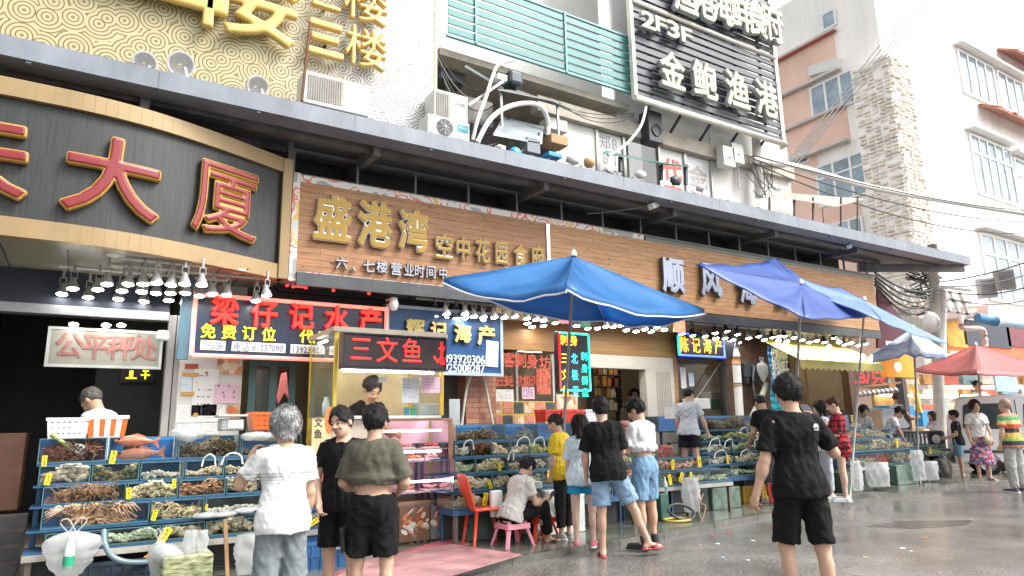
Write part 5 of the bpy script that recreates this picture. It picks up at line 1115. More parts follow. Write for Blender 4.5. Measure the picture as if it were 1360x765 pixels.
# single fish
def fish(px, py, y, L, col, label, flip=1, tilt=0., back=.10):
    c = W(px, py, y + back); w = MB(); M = Matrix.Rotation(tilt, 3, 'Y'); prof = [(-.5, .03), (-.44, .08), (-.30, .13), (-.1, .155), (.1, .135), (.28, .075), (.38, .045), (.42, .05)]
    vs = []; n_ = 10
    for x, r in prof:
        for k in range(n_): t = 2 * math.pi * k / n_; vs.append(Vector(c) + M @ Vector((flip * x * L, .45 * r * L * math.cos(t), r * L * math.sin(t) * .95)))
    w.add(vs, [(i * n_ + k, i * n_ + (k + 1) % n_, (i + 1) * n_ + (k + 1) % n_, (i + 1) * n_ + k) for i in range(len(prof) - 1) for k in range(n_)], 0, True); w.add([Vector(c) + M @ Vector((flip * -.51 * L, 0, 0))] + vs[:n_], [(0, k + 1, (k + 1) % n_ + 1) for k in range(n_)], 0, True)
    P = lambda x, z, yy=0: Vector(c) + M @ Vector((flip * x * L, yy, z * L))
    m_ = mat('fish_' + col[3], col[:3], .3, var=.3, scale=12)
    t = w.build('fish', m_); tag(t, label, 'fish')
    w = MB(); w.prism([P(.40, .04, -.004), P(.56, .17, -.004), P(.51, 0, -.004), P(.56, -.17, -.004), P(.40, -.04, -.004)], (0, .008, 0)); w.prism([P(-.2, .13, -.004), P(.0, .20, -.004), P(.25, .12, -.004), P(.2, .08, -.004), P(-.1, .11, -.004)], (0, .008, 0)); w.prism([P(-.05, -.12, -.004), P(.05, -.20, -.004), P(.12, -.12, -.004)], (0, .008, 0)); w.build('fin', m_, t)
    w = MB(); w.ell(P(-.40, .05, -.04 * L), (.015, .008, .015), 8, 5); w.ell(P(-.40, .05, .04 * L), (.015, .008, .015), 8, 5); w.build('eye', mat('fish_eye', (.02, .02, .02), .1), t)
OR_ = (.62, .20, .11, 'orange'); fish(181, 586, 8.55, .42, OR_, 'upper orange fish facing left in the left stall top tank', 1, .06); fish(185, 603, 8.55, .46, (.55, .21, .13, 'salmon'), 'lower orange fish facing left above the tank floor, left stall', 1, -.05)
fish(181, 595, 8.55, .26, (.04, .04, .035, 'dark'), 'small dark fish between two orange fish', 1, 0, .2)
fish(621, 585, 8.55, .22, (.70, .16, .08, 'red'), 'small red fish in the first middle stall top tank', 1, -.2); fish(700, 575, 8.55, .36, (.10, .13, .14, 'grey'), 'grey fish near the middle stall top tank surface', -1, .1)
fish(834, 564, 8.55, .34, (.60, .14, .08, 'red2'), 'upper red fish in tank below the shop doorway', 1, .3); fish(838, 571, 8.55, .34, (.60, .14, .08, 'red2'), 'lower red fish in tank below the shop doorway', 1, .2)
fish(1136, 565, 9.5, .40, (.66, .36, .30, 'pink'), 'pink fish lying in the far stall top tank', 1, 0)
# price tags: yellow slips with black brush strokes nobody can read
TG = mat('tag_yellow', (.80, .60, .02), .5, var=.08); TK = mat('tag_ink', (.03, .025, .02), .6)
def price_tag(px, py, y, hpx, ang, label, group, wr=.42):
    c = W(px, py, y); h = float(W(px, py - hpx / 2, y)[2] - W(px, py + hpx / 2, y)[2]); wd_ = h * wr
    t = thing('price_tag', label, 'price tag', (float(c[0]), y - .012, float(c[2])), 0, group); M = Matrix.Rotation(ang, 3, 'Y')
    MB().cbox((0, 0, 0), (wd_, .004, h), M).build('card', TG, t, local=True); w = MB()
    for k in range(4):
        z = h * (.34 - .22 * k)
        for _ in range(3): w.cbox(M @ Vector((rnd.uniform(-.15, .15) * wd_, -.0035, z + rnd.uniform(-.06, .06) * h)), (wd_ * rnd.uniform(.2, .6), .002, h * .03), M @ Matrix.Rotation(rnd.choice((0, 0, 1.57, .7)), 3, 'Y'))
    w.build('writing', TK, t, local=True)
gl = 'yellow price tags on the left stall'
for px, py, y, h, a, lb in ((59, 612, 8.54, 14, 0, 'small yellow price tag on left edge of the top tank with red brown crabs'), (150, 607, 8.53, 17, .1, 'yellow price tag hung between crabs and orange fish'), (64, 636, 8.33, 16, .15, 'yellow price tag on the left edge of the oyster tank'), (171, 655, 8.13, 15, -.05, 'yellow price tag between brown lobsters and razor clams'), (231, 642, 8.13, 12, 0, 'little yellow price tag over the razor clams'), (205, 684, 7.93, 14, .2, 'yellow price tag at right end of the king crab tank'), (274, 673, 7.93, 7, .1, 'tiny yellow price tag over pale prawns'), (218, 712, 7.73, 24, .5, 'large tilted yellow price tag under the pale green shellfish'), (437, 658, 7.93, 18, 0, 'upright yellow price tag beside red lobsters'), (415, 694, 7.73, 17, 1.1, 'slanted yellow price tag below red lobsters, left one of two'), (440, 681, 7.73, 18, 1.1, 'slanted yellow price tag below red lobsters, right one of two')): price_tag(px, py, y, h, a, lb, gl)
gl = 'yellow price tags on the middle stall'
for px, py, y, h, a, lb in ((663, 620, 8.13, 10, 0, 'small yellow price tag on the middle stall razor clam tank'), (650, 643, 7.93, 12, -.3, 'tilted yellow price tag over the cockle tank of middle stall'), (683, 636, 7.93, 9, -.2, 'little yellow price tag right of the seated man head'), (644, 663, 7.73, 17, .2, 'upright yellow price tag on middle stall front above red chair'), (729, 632, 7.93, 16, .1, 'yellow price tag at the elbow of the yellow shirt woman'), (826, 645, 7.73, 14, .3, 'yellow price tag between the two men in denim shorts')): price_tag(px, py, y, h, a, lb, gl)
gl = 'yellow price tags on the right stalls'
for px, py, y, h, a, lb in ((893, 617, 8.13, 13, .1, 'yellow price tag above the orange shellfish at right stall'), (928, 613, 8.13, 14, -.1, 'yellow price tag at right end of the orange shellfish tank'), (889, 637, 7.88, 14, -.15, 'yellow price tag right of the rolled white shirt'), (904, 634, 7.88, 14, .45, 'tilted yellow price tag above the white bag'), (917, 632, 7.88, 10, 0, 'small yellow price tag left of the standing cable'), (966, 610, 8.58, 12, .1, 'yellow price tag on the mixed shellfish tank by white pipe'), (1191, 589, 9.08, 11, 0, 'yellow price tag on the scallop tank of far stall'), (1206, 626, 8.78, 13, 0, 'yellow price tag on green floor tank of far stall'), (1235, 598, 9.38, 9, .1, 'yellow price tag on the end tank by the van'), (1131, 556, 9.48, 9, 0, 'yellow price tag on the pink fish tank')): price_tag(px, py, y, h, a, lb, gl)
# white air hoses looped over the tank edges
HO = mat('white_hose', (.72, .74, .72), .4, var=.08)
def hose(px0, px1, py, y, r=.009, up=.075, label='', group='white air hoses looping over tank edges'):
    a = W(px0, py, y); b_ = W(px1, py, y); L = float(b_[0] - a[0]); pts = [(a[0] + L * t, y - .02 - .05 * math.sin(math.pi * t), a[2] + up * math.sin(math.pi * t) ** .7 - .05 * (t in (0, 1))) for t in np.linspace(0, 1, 12)]
    tag(MB().tube(pts, r, 7).build('air_hose', HO), label, 'hose', group)
for px0, px1, py, y, wh in ((268, 286, 613, 8.33, 'over the cockles of left stall, leftmost'), (294, 322, 611, 8.33, 'over the cockles of left stall, middle one'), (329, 349, 608, 8.33, 'at the raised elbow of grey haired man'), (614, 628, 592, 8.33, 'over first tank of middle stall second tier'), (685, 703, 588, 8.33, 'over the cockle tank of middle stall'), (707, 722, 588, 8.33, 'over the sea squirts of middle stall'), (674, 681, 606, 8.13, 'short one above the seated man'), (941, 955, 588, 8.78, 'at the grey shirt man hand'), (961, 972, 589, 8.78, 'over green shellfish by white pipe'), (947, 964, 604, 8.58, 'over lower clam tank by white pipe'), (981, 992, 573, 8.98, 'over mixed shellfish by white pipe'), (1000, 1016, 587, 8.78, 'over orange shellfish by white pipe'), (982, 994, 603, 8.58, 'over mixed shellfish lower tank by white pipe')): hose(px0, px1, py, y, label='white air hose loop ' + wh)
# ================================================================ glass kiosk with chilled display
kx0, kx1, ky, kyb = X(441, 8.3), X(601, 8.3), 8.3, 9.35
kz = zy(440, 451, 8.3); kt = zy(552, 520, 8.3)
kk = thing('food_kiosk', 'yellow framed glass kiosk with serving window over a pink lit chilled display', 'kiosk', ((kx0 + kx1) / 2, ky, .07))
YEL = mat('yellow_post', (.55, .38, .04), .45, var=.25, scale=6); KG = glass('kiosk_glass', (.93, .96, .94), .8, .02, .0)
xq0 = X(447, ky, 470); xq1 = X(588, ky, 470)
for x in (xq0, xq1): MB().box(x - .022, ky, kt, x + .018, ky + .05, kz).build('post', YEL, kk, bevel=.004)
for x in (xq0, xq1): MB().box(x - .025, kyb, .07, x + .02, kyb + .05, kz).build('post', YEL, kk)
w = MB(); w.box(xq0 - .05, ky - .02, kz, xq1 + .05, kyb + .08, kz + .06); w.build('roof', mat('kiosk_roof', (.30, .26, .20), .5, var=.2), kk)
w = MB(); w.box(xq0, kyb + .02, .07, xq1, kyb + .04, kz); w.build('back_wall', mat('kiosk_cream', (.60, .48, .26), .6, var=.2, scale=2), kk)
MB().quad([(xq0 - .02, ky + .05, kt), (xq0 - .02, kyb, kt), (xq0 - .02, kyb, kz), (xq0 - .02, ky + .05, kz)]).build('side_glass', KG, kk); w = MB(); w.quad([(xq1, ky + .05, kt), (xq1, kyb, kt), (xq1, kyb, kz), (xq1, ky + .05, kz)]); w.build('side_glass', KG, kk)
zc = zy(523, 520, ky)
w = MB(); w.quad([(X(520, ky), ky + .02, kt), (xq1 - .035, ky + .02, kt), (xq1 - .035, ky + .02, kz - .3), (X(520, ky), ky + .02, kz - .3)]); w.build('serving_glass', KG, kk)
w = MB(); w.tube([(xq0 + .1, ky + .08, zy(492, 515, ky)), (xq1 - .1, ky + .08, zy(492, 515, ky))], .022); w.tube([(xq0 + .02, ky + .5, kz - .06), (xq0 + .02, kyb - .2, kz - .06)], .02); w.build('tube_lamp', mat('kiosk_tube', (1, 1, .95), emit=16, ecol=(1, .97, .88), var=0), kk)
w = MB(); w.box(xq0 + .02, ky - .04, kt - .035, xq1 - .04, ky + .25, kt); w.build('counter', mat('pale_counter', (.62, .62, .58), .3, var=.1), kk)
# chilled display below the counter
zb_ = zy(675, 540, ky); zt_ = kt - .04
dx0 = X(500, ky, 620); PKB = mat('pink_back', (.75, .42, .52), .5, var=.1); w = MB(); w.box(dx0, kyb - .35, .55, kx1 - .02, kyb - .33, zt_); w.box(dx0, ky + .02, .50, kx1 - .03, kyb - .34, .53); w.build('display_lining', PKB, kk); MB().box(kx0 + .02, ky + .03, .07, dx0 - .002, kyb - .3, zt_).build('base_cabinet', mat('cabinet_cream', (.50, .42, .34), .4, var=.15), kk)
w = MB()
for pz_ in (612, 654): z = zy(pz_, 560, ky); w.box(dx0 + .01, ky + .06, z - .012, kx1 - .05, kyb - .36, z)
w.build('display_shelf', mat('shelf_glass', (.55, .45, .48), .25, var=.1), kk)
w = MB()
for pz_ in (572, 600, 640): z = zy(pz_, 560, ky); w.tube([(dx0 + .05, ky + .10, z), (kx1 - .12, ky + .10, z)], .013)
w.build('display_lamp', mat('pink_tube', (1, .85, .88), emit=7, ecol=(1, .62, .72), var=0), kk)
w = MB(); w.quad([(dx0, ky, .55), (kx1 - .05, ky, .55), (kx1 - .05, ky, zt_), (dx0, ky, zt_)]); w.quad([(kx1, ky + .02, .1), (kx1, kyb - .3, .1), (kx1, kyb - .3, zt_), (kx1, ky + .02, zt_)]); w.build('display_glass', KG, kk)
w = MB()
for x in (kx1 - .045, ): w.box(x, ky - .012, .07, x + .045, ky + .04, zt_)
w.box(dx0, ky - .012, zt_ - .03, kx1 - .046, ky + .03, zt_); w.box(dx0 - .02, ky - .012, .52, kx1 - .046, ky + .03, .565); w.build('display_frame', mat('bronze_frame', (.30, .20, .12), .35, .4, var=.2), kk, bevel=.003)
# printed photo panels at the foot: platters of shellfish
def platter(x0, x1, z0, z1, y, nm, base, parent, seed, cols):
    r_ = random.Random(seed); p = MB().box(x0, y, z0, x1, y + .02, z1).build(nm, base, parent); w = MB(); k = 0
    cx_, cz_ = (x0 + x1) / 2, (z0 + z1) / 2
    for i in range(46):
        a = r_.uniform(0, 6.28); q = r_.random() ** .5; px_ = cx_ + math.cos(a) * q * (x1 - x0) * .43; pz2 = cz_ + math.sin(a) * q * (z1 - z0) * .43; rr = r_.uniform(.018, .04); k += 1
        w.add([(px_ + rr * 1.3 * math.cos(t), y - .001 - .0004 * k, pz2 + rr * math.sin(t + a)) for t in np.linspace(0, 6.28, 9)[:-1]], [tuple(range(8))], r_.randrange(len(cols)))
    w.build('platter_print', cols, p)
CC = [mat('print_' + k, c, .45, var=.3, scale=25) for k, c in dict(cream=(.66, .55, .38), orange=(.62, .24, .07), red=(.50, .09, .05), white=(.72, .70, .64), brown=(.24, .14, .08), green=(.16, .28, .08)).items()]
platter(X(532, 8.28), X(571, 8.28), .09, .50, ky - .03, 'photo_panel', mat('panel_dark', (.20, .10, .05), .4), kk, 1, CC[:4]); platter(X(573, 8.28), X(604, 8.28), .09, .50, ky - .03, 'photo_panel', mat('panel_grey', (.22, .22, .22), .4), kk, 2, [CC[2], CC[3], CC[1]])
# left poster with a salmon picture
pl = MB().box(X(415, 8.05), 8.05, zy(650, 430, 8.05), X(441, 8.05), 8.07, zy(556, 430, 8.05)).build('poster_panel', mat('poster_cream', (.66, .52, .28), .45, var=.15, scale=3), kk)
pxa, pza = X(415, 8.05), zy(650, 430, 8.05); w = MB(); w.add([(pxa + .20 + .055 * math.cos(t), 8.047, pza + .78 + .16 * math.sin(t)) for t in np.linspace(0, 6.28, 17)[:-1]], [tuple(range(16))], 0); w.add([(pxa + .17 + .075 * math.cos(t), 8.046, pza + .45 + .10 * math.sin(t + .4)) for t in np.linspace(0, 6.28, 17)[:-1]], [tuple(range(16))], 0)
w.add([(pxa + .16 + .10 * math.cos(t), 8.0465, pza + .15 + .12 * math.sin(t)) for t in np.linspace(0, 6.28, 17)[:-1]], [tuple(range(16))], 1); w.build('salmon_print', [mat('salmon_print', (.72, .20, .05), .45, var=.35, scale=8), CC[2]], pl)
L = Letters()
for i, ch in enumerate('三文鱼'): L.char(ch, pxa + .07, pza + .88 - i * .13, .10, .11, 8.049, .003, .02)
L.build('lettering', mat('ink', (.04, .03, .03), .6), pl)
# goods in the chilled display: trays of fillets
FIL = [mat('fillet_orange', (.70, .22, .10), .35, var=.25, scale=20), mat('fillet_pink', (.72, .34, .34), .35, var=.25, scale=20), mat('fillet_red', (.55, .06, .04), .35, var=.25, scale=20)]
for k, (pz_, n_) in enumerate(((596, 3), (611.5, 4), (653.5, 3))):
    z = zy(pz_, 560, ky) if k else zy(596, 560, ky)
    if k == 0: MB().box(dx0 + .01, ky + .06, z - .012, kx1 - .05, kyb - .36, z - .001).build('display_shelf', mat('shelf_glass'), kk)
    for i in range(n_):
        x = dx0 + .12 + (kx1 - dx0 - .35) * i / max(n_ - 1, 1)
        t = thing('food_tray', f'tray of raw fish fillets, {NTH[i]} from left on {TIER[k] if k < 2 else "third"} shelf of kiosk display', 'tray', (x, ky + .2, z))
        w = MB(); w.box(x - .1, ky + .12, z + .001, x + .1, ky + .30, z + .02); w.build('tray', mat('white_tray', (.78, .78, .78), .35, var=0), t)
        w = MB()
        for j in range(9): w.ell((x + rnd.uniform(-.07, .07), ky + .2 + rnd.uniform(-.06, .06), z + .03 + rnd.uniform(0, .03)), (.05, .03, .015), 8, 4, M=rotm(), jit=.1)
        w.build('fillet', FIL[(i + k) % 3], t)
t = tag(MB().box(dx0 + .06, ky + .08, .535, kx1 - .12, kyb - .45, .56).build('red_tray', FIL[2], None, bevel=.01), 'wide red tray on the floor of kiosk display', 'tray')
# ================================================================ spot lamps under the soffits
WSH = mat('white_shade', (.34, .34, .33), .35, .2, var=.12, scale=12); BSH = mat('black_shade', (.03, .03, .03), .4, var=.2); LENS = mat('lamp_lens', (1, 1, 1), emit=34, ecol=(1, .98, .93), var=0)
def make_lamp(shade, label, group):
    t = thing('spot_lamp', label, 'lamp', (0, 0, 0), 0, group); M = Matrix.Rotation(R(-12), 3, 'X')
    w = MB(); w.box(-.012, -.012, .20, .012, .012, .31); w.box(-.035, -.008, .12, -.028, .008, .20); w.box(.028, -.008, .12, .035, .008, .20); w.box(-.035, -.008, .195, .035, .008, .205); w.build('bracket', shade, t, local=True)
    w = MB(); w.lathe([(.026, .14), (.032, .13), (.034, .09), (.05, .06), (.064, .012), (.066, 0), (.060, 0), (.058, .01)], (0, 0, 0), 14, M=M); w.lathe([(0, .14), (.026, .14)], (0, 0, 0), 14, M=M); w.build('shade', shade, t, local=True)
    MB().lathe([(0, -.012), (.03, -.010), (.054, .004)], (0, 0, 0), 14, M=M).build('bulb', LENS, t, local=True); return t
def lamps(proto, pts, zb, top, y0, y1):
    for i, (px, py) in enumerate(pts):
        p = G(px, py, zb); zz = zb
        if not y0 < p[1] < y1: yy = min(max(p[1], y0), y1); p = W(px, py, yy); zz = float(p[2])
        o = proto if i == 0 else copy_tree(proto); o.location = (float(p[0]), float(p[1]), zz); o.rotation_euler = (0, 0, rnd.uniform(-.5, .5)); o.scale = (1, 1, max((top - zz) / .31, .5) if zz + .2 < top else 1)
        o.scale = (1.05, 1.05, 1.05)
A_ = 'white clip spot lamp among the cluster under the curved signboard'
lamps(make_lamp(WSH, A_, 'white spot lamps under the curved signboard'), [(82, 391), (96.5, 384), (117, 395.6), (130, 385), (142, 378), (157, 397.6), (162, 387), (170, 378), (190, 378), (188, 388), (191, 401), (208, 376.5), (207, 390), (227, 379), (226.5, 390), (224, 399.5), (245, 378), (246, 390), (246, 403), (268, 379), (265, 393.5), (271, 403), (282, 391), (295, 403), (301, 392.6), (340, 400), (354, 393)], 3.16, 3.47, 8.55, 9.9)
lamps(make_lamp(WSH, 'white spot lamp in the row over the middle stall', 'white spot lamps over the middle stall'), [(578, 422), (593, 417.6), (592, 423), (606, 423.5), (617.6, 417.6), (617.6, 423), (629.5, 421), (642, 422), (641, 426.6), (656.5, 422), (670, 422), (684, 421), (700, 423.5), (700.7, 430), (707, 434.6), (712, 424.7), (722, 426), (722, 433), (737.6, 429.4), (766, 433), (781, 436.5), (793.6, 436.5), (805, 434), (815, 434.5), (824.5, 432.7), (832, 439), (839.6, 432.7), (845, 440.5), (856.6, 438), (865, 441), (873, 435), (882.5, 438.7)], 3.18, 3.49, 9.3, 9.85)
lamps(make_lamp(BSH, 'black spot lamp in the row over the stall by the white pipe', 'black spot lamps over the right stalls'), [(920, 446), (950, 443), (965.6, 440.5), (980, 444.5), (1008, 447), (1026, 448.4), (1041.5, 447), (1095, 455), (1108, 449), (1122, 458)], 3.18, 3.49, 9.3, 9.85)
lamps(make_lamp(WSH, 'white spot lamp in the dense row over the stall by the white pipe', 'white spot lamps over the right stalls'), [(906, 444), (937, 447), (951, 449.7), (963, 449.7), (973.5, 452), (981, 455.7), (994.5, 449.7), (1015, 451.8), (1033.7, 453.6), (1035, 447), (1045, 454.4), (1054.6, 449), (1066, 452), (1075, 455), (1085, 453), (1100, 460), (1115, 455), (1130, 456), (1140, 459), (1150, 457)], 3.18, 3.49, 9.3, 9.85)
w = MB()
for y in (9.45, 9.72): w.box(4.3, y - .015, 3.455, 15.6, y + .015, 3.489)
tag(w.build('lamp_rail', mat('rail_white', (.6, .6, .58), .4)), 'pair of pale lamp rails along the flat soffit', 'lamp rail')
w = MB()
for y, a, b_ in ((9.25, .1, 1.9), (9.6, -.4, 1.5), (8.85, .2, 1.6)): w.box(a, y - .02, 3.44, b_, y + .02, 3.466)
tag(w.build('lamp_rail', mat('rail_white')), 'white lamp rails under the curved signboard soffit', 'lamp rail')
def downlight(px, py):
    p = G(px, py, 3.46); t = thing('ceiling_light', 'round white downlight in the olive soffit', 'ceiling light', tuple(p), 0, 'downlights in the curved soffit'); MB().lathe([(0, .0), (.09, 0), (.10, .006), (.10, .012)], (0, 0, 0), 16).build('ring', mat('white_plain', (.7, .7, .68), .4, var=0), t, local=True)
for p in ((153, 340), (118, 367), (318, 362)): downlight(*p)
for i, (px, py) in enumerate(((98, 431), (141, 432), (161, 432))):
    p = W(px, py, 9.78); t = thing('lintel_lamp', 'small glaring lamp on the rail above the red lettered white board', 'lamp', tuple(p), 0, 'lintel lamps over the dark doorway'); MB().ell((0, 0, 0), (.05, .04, .025), 10, 5).build('bulb', LENS, t, local=True); MB().box(-.03, .03, -.02, .03, .12, .03).build('bracket', STEEL, t, local=True)

# ================================================================ umbrellas
def cloth(name, c, tr=.35, **k): return mat(name, c, .34, var=.24, scale=2.2, trans=tr, bump=.15, bscale=6, **k)
def umbrella(label, apex, cor, m, top, base, sagE=.10, sagM=.16, val=.07, trim=None, polem=None, stripes=None):
    apex = Vector(apex); cor = [Vector(c) for c in cor]; t = thing('parasol', label, 'parasol', tuple(base)); N, K = 12, 8
    w = MB(); tr_ = MB()
    for q in range(4):
        a, b_ = cor[q], cor[(q + 1) % 4]; vs = []
        for j in range(K + 1):
            v = j / K
            for i in range(N + 1):
                u = i / N; e = a.lerp(b_, u); e = e - Vector((0, 0, sagE * 4 * u * (1 - u))) + (apex - e) * (.05 * 4 * u * (1 - u)) * Vector((1, 1, 0)).length * .6
                p = apex.lerp(e, v); p.z -= sagM * math.sin(math.pi * v) * 4 * u * (1 - u) + .012 * math.sin(u * 17 + q * 2 + v * 4) * v; vs.append(p)
        edge = vs[-(N + 1):]; vs += [p + Vector((0, 0, -val * (1 + .12 * math.sin(i * 1.7)))) + (p - apex) * Vector((1, 1, 0)).length * .004 for i, p in enumerate(edge)]
        w.add(vs, [(j * (N + 1) + i, (j + 1) * (N + 1) + i, (j + 1) * (N + 1) + i + 1, j * (N + 1) + i + 1) for j in range(K + 1) for i in range(N)], 0, True)
        tr_.tube(vs[-(N + 1):], .011, 5)
    w.build('canopy', m, t, solid=.004)
    if trim: tr_.build('trim', trim, t)
    pm = polem or mat('pole_grey', (.30, .30, .30), .35, .6, var=.2)
    for c in cor: MB().tube([apex - Vector((0, 0, .06)), apex.lerp(c, .98) - Vector((0, 0, .025))], .010, 5).build('rib', pm, t)
    tp = Vector(top); MB().tube([tuple(base), tuple(tp)], .022, 8).build('pole', pm, t); MB().lathe([(0, .09), (.03, .07), (.045, 0)], tuple(apex), 10).build('finial', mat('white_plain'), t); return t
def upole(px, py, y): return tuple(W(px, py, y))
# first blue umbrella
Lc, Rc, Fc = G(590, 370, 3.1), G(935, 411, 3.05), W(752, 377, 5.2); Ap = W(762, 340, 6.75); Bc = Lc + Rc - Fc; Bc[2] = 3.12
umbrella('big blue parasol with white piping in front of the brown plank board', Ap, [Lc, Fc, Rc, Bc], cloth('blue_cloth', (.065, .26, .58), .55), Ap + np.array((0, 0, -.05)), (float(W(738, 620, 7.75)[0]), 7.75, .07), .16, .10, .06, mat('white_piping', (.75, .77, .8), .6))
# second and third, tilted
Ap = W(1064, 377, 7.0); Lc = W(928, 350, 6.5); Fc = W(1069, 420, 5.7); Rc = W(1152, 419, 7.3); Bc = Lc + Rc - Fc + np.array((0, .3, .45))
umbrella('tilted pale blue parasol with dark navy lining hiding the silver characters', Ap, [Lc, Fc, Rc, Bc], cloth('lavender_cloth', (.065, .13, .43)), Ap + np.array((0, 0, -.05)), (float(W(1047, 640, 7.6)[0]), 7.6, .07), .05, .05, .03)
Ap = W(1148, 399, 7.5); Lc = W(1018, 355, 7.9); Fc = W(1170, 424, 6.4); Rc = W(1258, 455, 7.4); Bc = Lc + Rc - Fc + np.array((0, .2, .3))
umbrella('long pale blue parasol sloping down past the end of the plank board', Ap, [Lc, Fc, Rc, Bc], cloth('pale_blue_cloth', (.22, .35, .66)), Ap + np.array((0, 0, -.05)), (float(W(1122, 600, 8.1)[0]), 8.1, .07), .06, .05, .03)
Ap = W(1213, 436, 8.4); Lc = W(1158, 470, 8.2); Fc = W(1208, 458, 7.5); Rc = W(1255, 466, 8.6); Bc = Lc + Rc - Fc + np.array((0, .3, .3))
umbrella('small white parasol with blue striped edge above the orange shop sign', Ap, [Lc, Fc, Rc, Bc], cloth('white_cloth', (.62, .68, .78)), Ap + np.array((0, 0, -.05)), (float(W(1216, 600, 9.2)[0]), 9.2, .07), .05, .04, .16, mat('blue_piping', (.10, .22, .5), .6))
p0 = WX(1296, 458, 21.5); Lc = WX(1214, 491, 19.6); Rc = W(1405, 493, 8.1); Fc = W(1297, 494, 7.4); Bc = Lc + Rc - Fc + np.array((0, .3, .1))
umbrella('faded red parasol above the silver van', p0, [Lc, Fc, Rc, Bc], cloth('red_cloth', (.52, .13, .12), .3), p0 + np.array((0, 0, -.05)), (float(W(1312, 640, 9.0)[0]), 9.0, .0), .10, .10, .05)

# ================================================================ clutter on the canopy roof
WP = mat('white_paint', (.62, .62, .60), .45, var=.12, scale=3, bump=.05); GRL = mat('grille_grey', (.22, .22, .22), .5, var=.2)
def ac_box(label, px0, px1, py0, py1, y, depth, fan=None, louv=None, logo=None, logom=None, lpos=None, side=False):
    x0, x1, z0, z1 = sbox(px0, py0, px1, py1, y); t = thing('air_conditioner', label, 'air conditioner', (x0, y, z0)); MB().box(x0, y, z0, x1, y + depth, z1).build('casing', WP, t, bevel=.015)
    if louv:
        a, b_ = x0 + (x1 - x0) * louv[0], x0 + (x1 - x0) * louv[1]; w = MB(); w.box(a, y - .003, z0 + .06, b_, y - .0005, z1 - .05, 0); k = 0
        while a + .03 + k * .035 < b_: w.box(a + .01 + k * .035, y - .012, z0 + .07, a + .022 + k * .035, y - .0035, z1 - .06, 1); k += 1
        w.build('grille', [mat('louver_beige', (.34, .31, .25), .6, var=.3), GRL], t)
    if fan:
        cx_, cz_, r = x0 + (x1 - x0) * fan, (z0 + z1) / 2, (z1 - z0) * .40; w = MB(); MX = Matrix.Rotation(R(90), 3, 'X')
        w.lathe([(0, .002), (r, .002)], (cx_, y - .004, cz_), 28, M=MX); w.build('fan_opening', mat('fan_dark', (.08, .085, .09), .5), t); w = MB()
        for k in range(1, 8): q = r * k / 7; w.tube([(cx_ + q * math.cos(a), y - .016, cz_ + q * math.sin(a)) for a in np.linspace(0, 6.283, 25)], .006, 4, cap=False)
        for k in range(8): w.bar((cx_, y - .02, cz_), (cx_ + r * math.cos(k * .785), y - .02, cz_ + r * math.sin(k * .785)), .006)
        w.build('fan_guard', mat('guard_grey', (.34, .35, .36), .4, .3), t); MB().lathe([(0, .03), (r * .16, .02), (r * .18, 0)], (cx_, y - .01, cz_), 14, M=MX).build('hub', WP, t)
    if logo:
        lx0, lx1, lz, lh = [lpos[0] * (x1 - x0) + x0, lpos[1] * (x1 - x0) + x0, z0 + (z1 - z0) * lpos[2], (z1 - z0) * lpos[3]]
        if logom == 'plate':
            p = MB().box(lx0, y - .006, lz - lh, lx1, y - .001, lz + lh).build('badge', mat('badge_teal', (.03, .34, .48), .4, var=0), t); run(logo, lx0 + .03, lx1 - .03, lz + .01, lh * 1.0, y - .0065, WL, 'lettering', p, .002)
        else: run(logo, lx0, lx1, lz, lh, y - .001, logom, 'lettering', t, .003)
    return t
ac_box('big white air conditioner with beige louvres in front of the spiral board', 404, 490, 92, 155, 9.5, .4, louv=(.06, .60))
ac_box('upper white air conditioner box with vertical louvres at the board edge', 577, 622, 117, 176, 9.75, .4, louv=(.04, .45), logo='GREE', logom=GRL, lpos=(.55, .9, .72, .11))
ac_box('white outdoor fan unit with round guard and teal badge on the canopy', 568, 624, 150, 190, 9.25, .35, fan=.40, logo='Midea', logom='plate', lpos=(.70, .97, .63, .17))
for i, (px, py, s) in enumerate(((192, 84, 1.), (240, 86, 1.15), (342, 115, 1.))):
    p = W(px, py, 8.75); t = thing('flood_lamp', f'white flood lamp hood at canopy edge, {NTH[i]} from left', 'lamp', tuple(p)); MB().lathe([(.02, .16), (.10, .13), (.17, .02), (.16, -.05), (.14, -.02)], (0, 0, 0), 14, M=Matrix.Rotation(R(-65), 3, 'X') * s * .85).build('hood', mat('flood_white', (.85, .85, .84), .4, var=.04), t, local=True); MB().bar((.05, 0, -.02), (.12, .02, -.30), .03).build('arm', WP, t, local=True)
tag(MB().bar(tuple(W(401, 134, 8.9)), tuple(W(412, 30, 8.9)), .05, .03).build('rusty_post', mat('rust', (.16, .07, .035), .8, var=.5, scale=6)), 'rusty upright post standing beside the big air conditioner', 'post')
# teal slatted railing
y = 10.15; xr = X(839, y, 100); zr0 = float(W(838, 121, y)[2]); zr1 = float(W(838, 52, y)[2])
t = thing('balcony_railing', 'teal slatted balcony railing above the cluttered recess', 'railing', (xr0, y, zr0)); w = MB(); k = 7; ph = (zr1 - zr0) / k
for i in range(k): w.box(xr0 + .06, y, zr0 + i * ph + ph * .14, xr - .02, y + .03, zr0 + (i + 1) * ph - ph * .14)
w.build('slat', mat('teal_paint', (.045, .20, .195), .45, var=.25, scale=3), t)
for px in (632, 752): 
    q = X(px, y, 90); MB().box(q - .02, y - .03, zr0 - .05, q + .02, y - .001, zr1 + .05).build('post', mat('teal_post', (.14, .30, .30), .5, var=.2), t)
w = MB(); w.box(xr0 + .03, y - .01, zr1 + .01, xr, y + .05, zr1 + .05); w.box(xr0 + .03, y - .01, zr0 - .06, xr, y + .05, zr0 - .01); w.build('rail', mat('teal_post'), t)
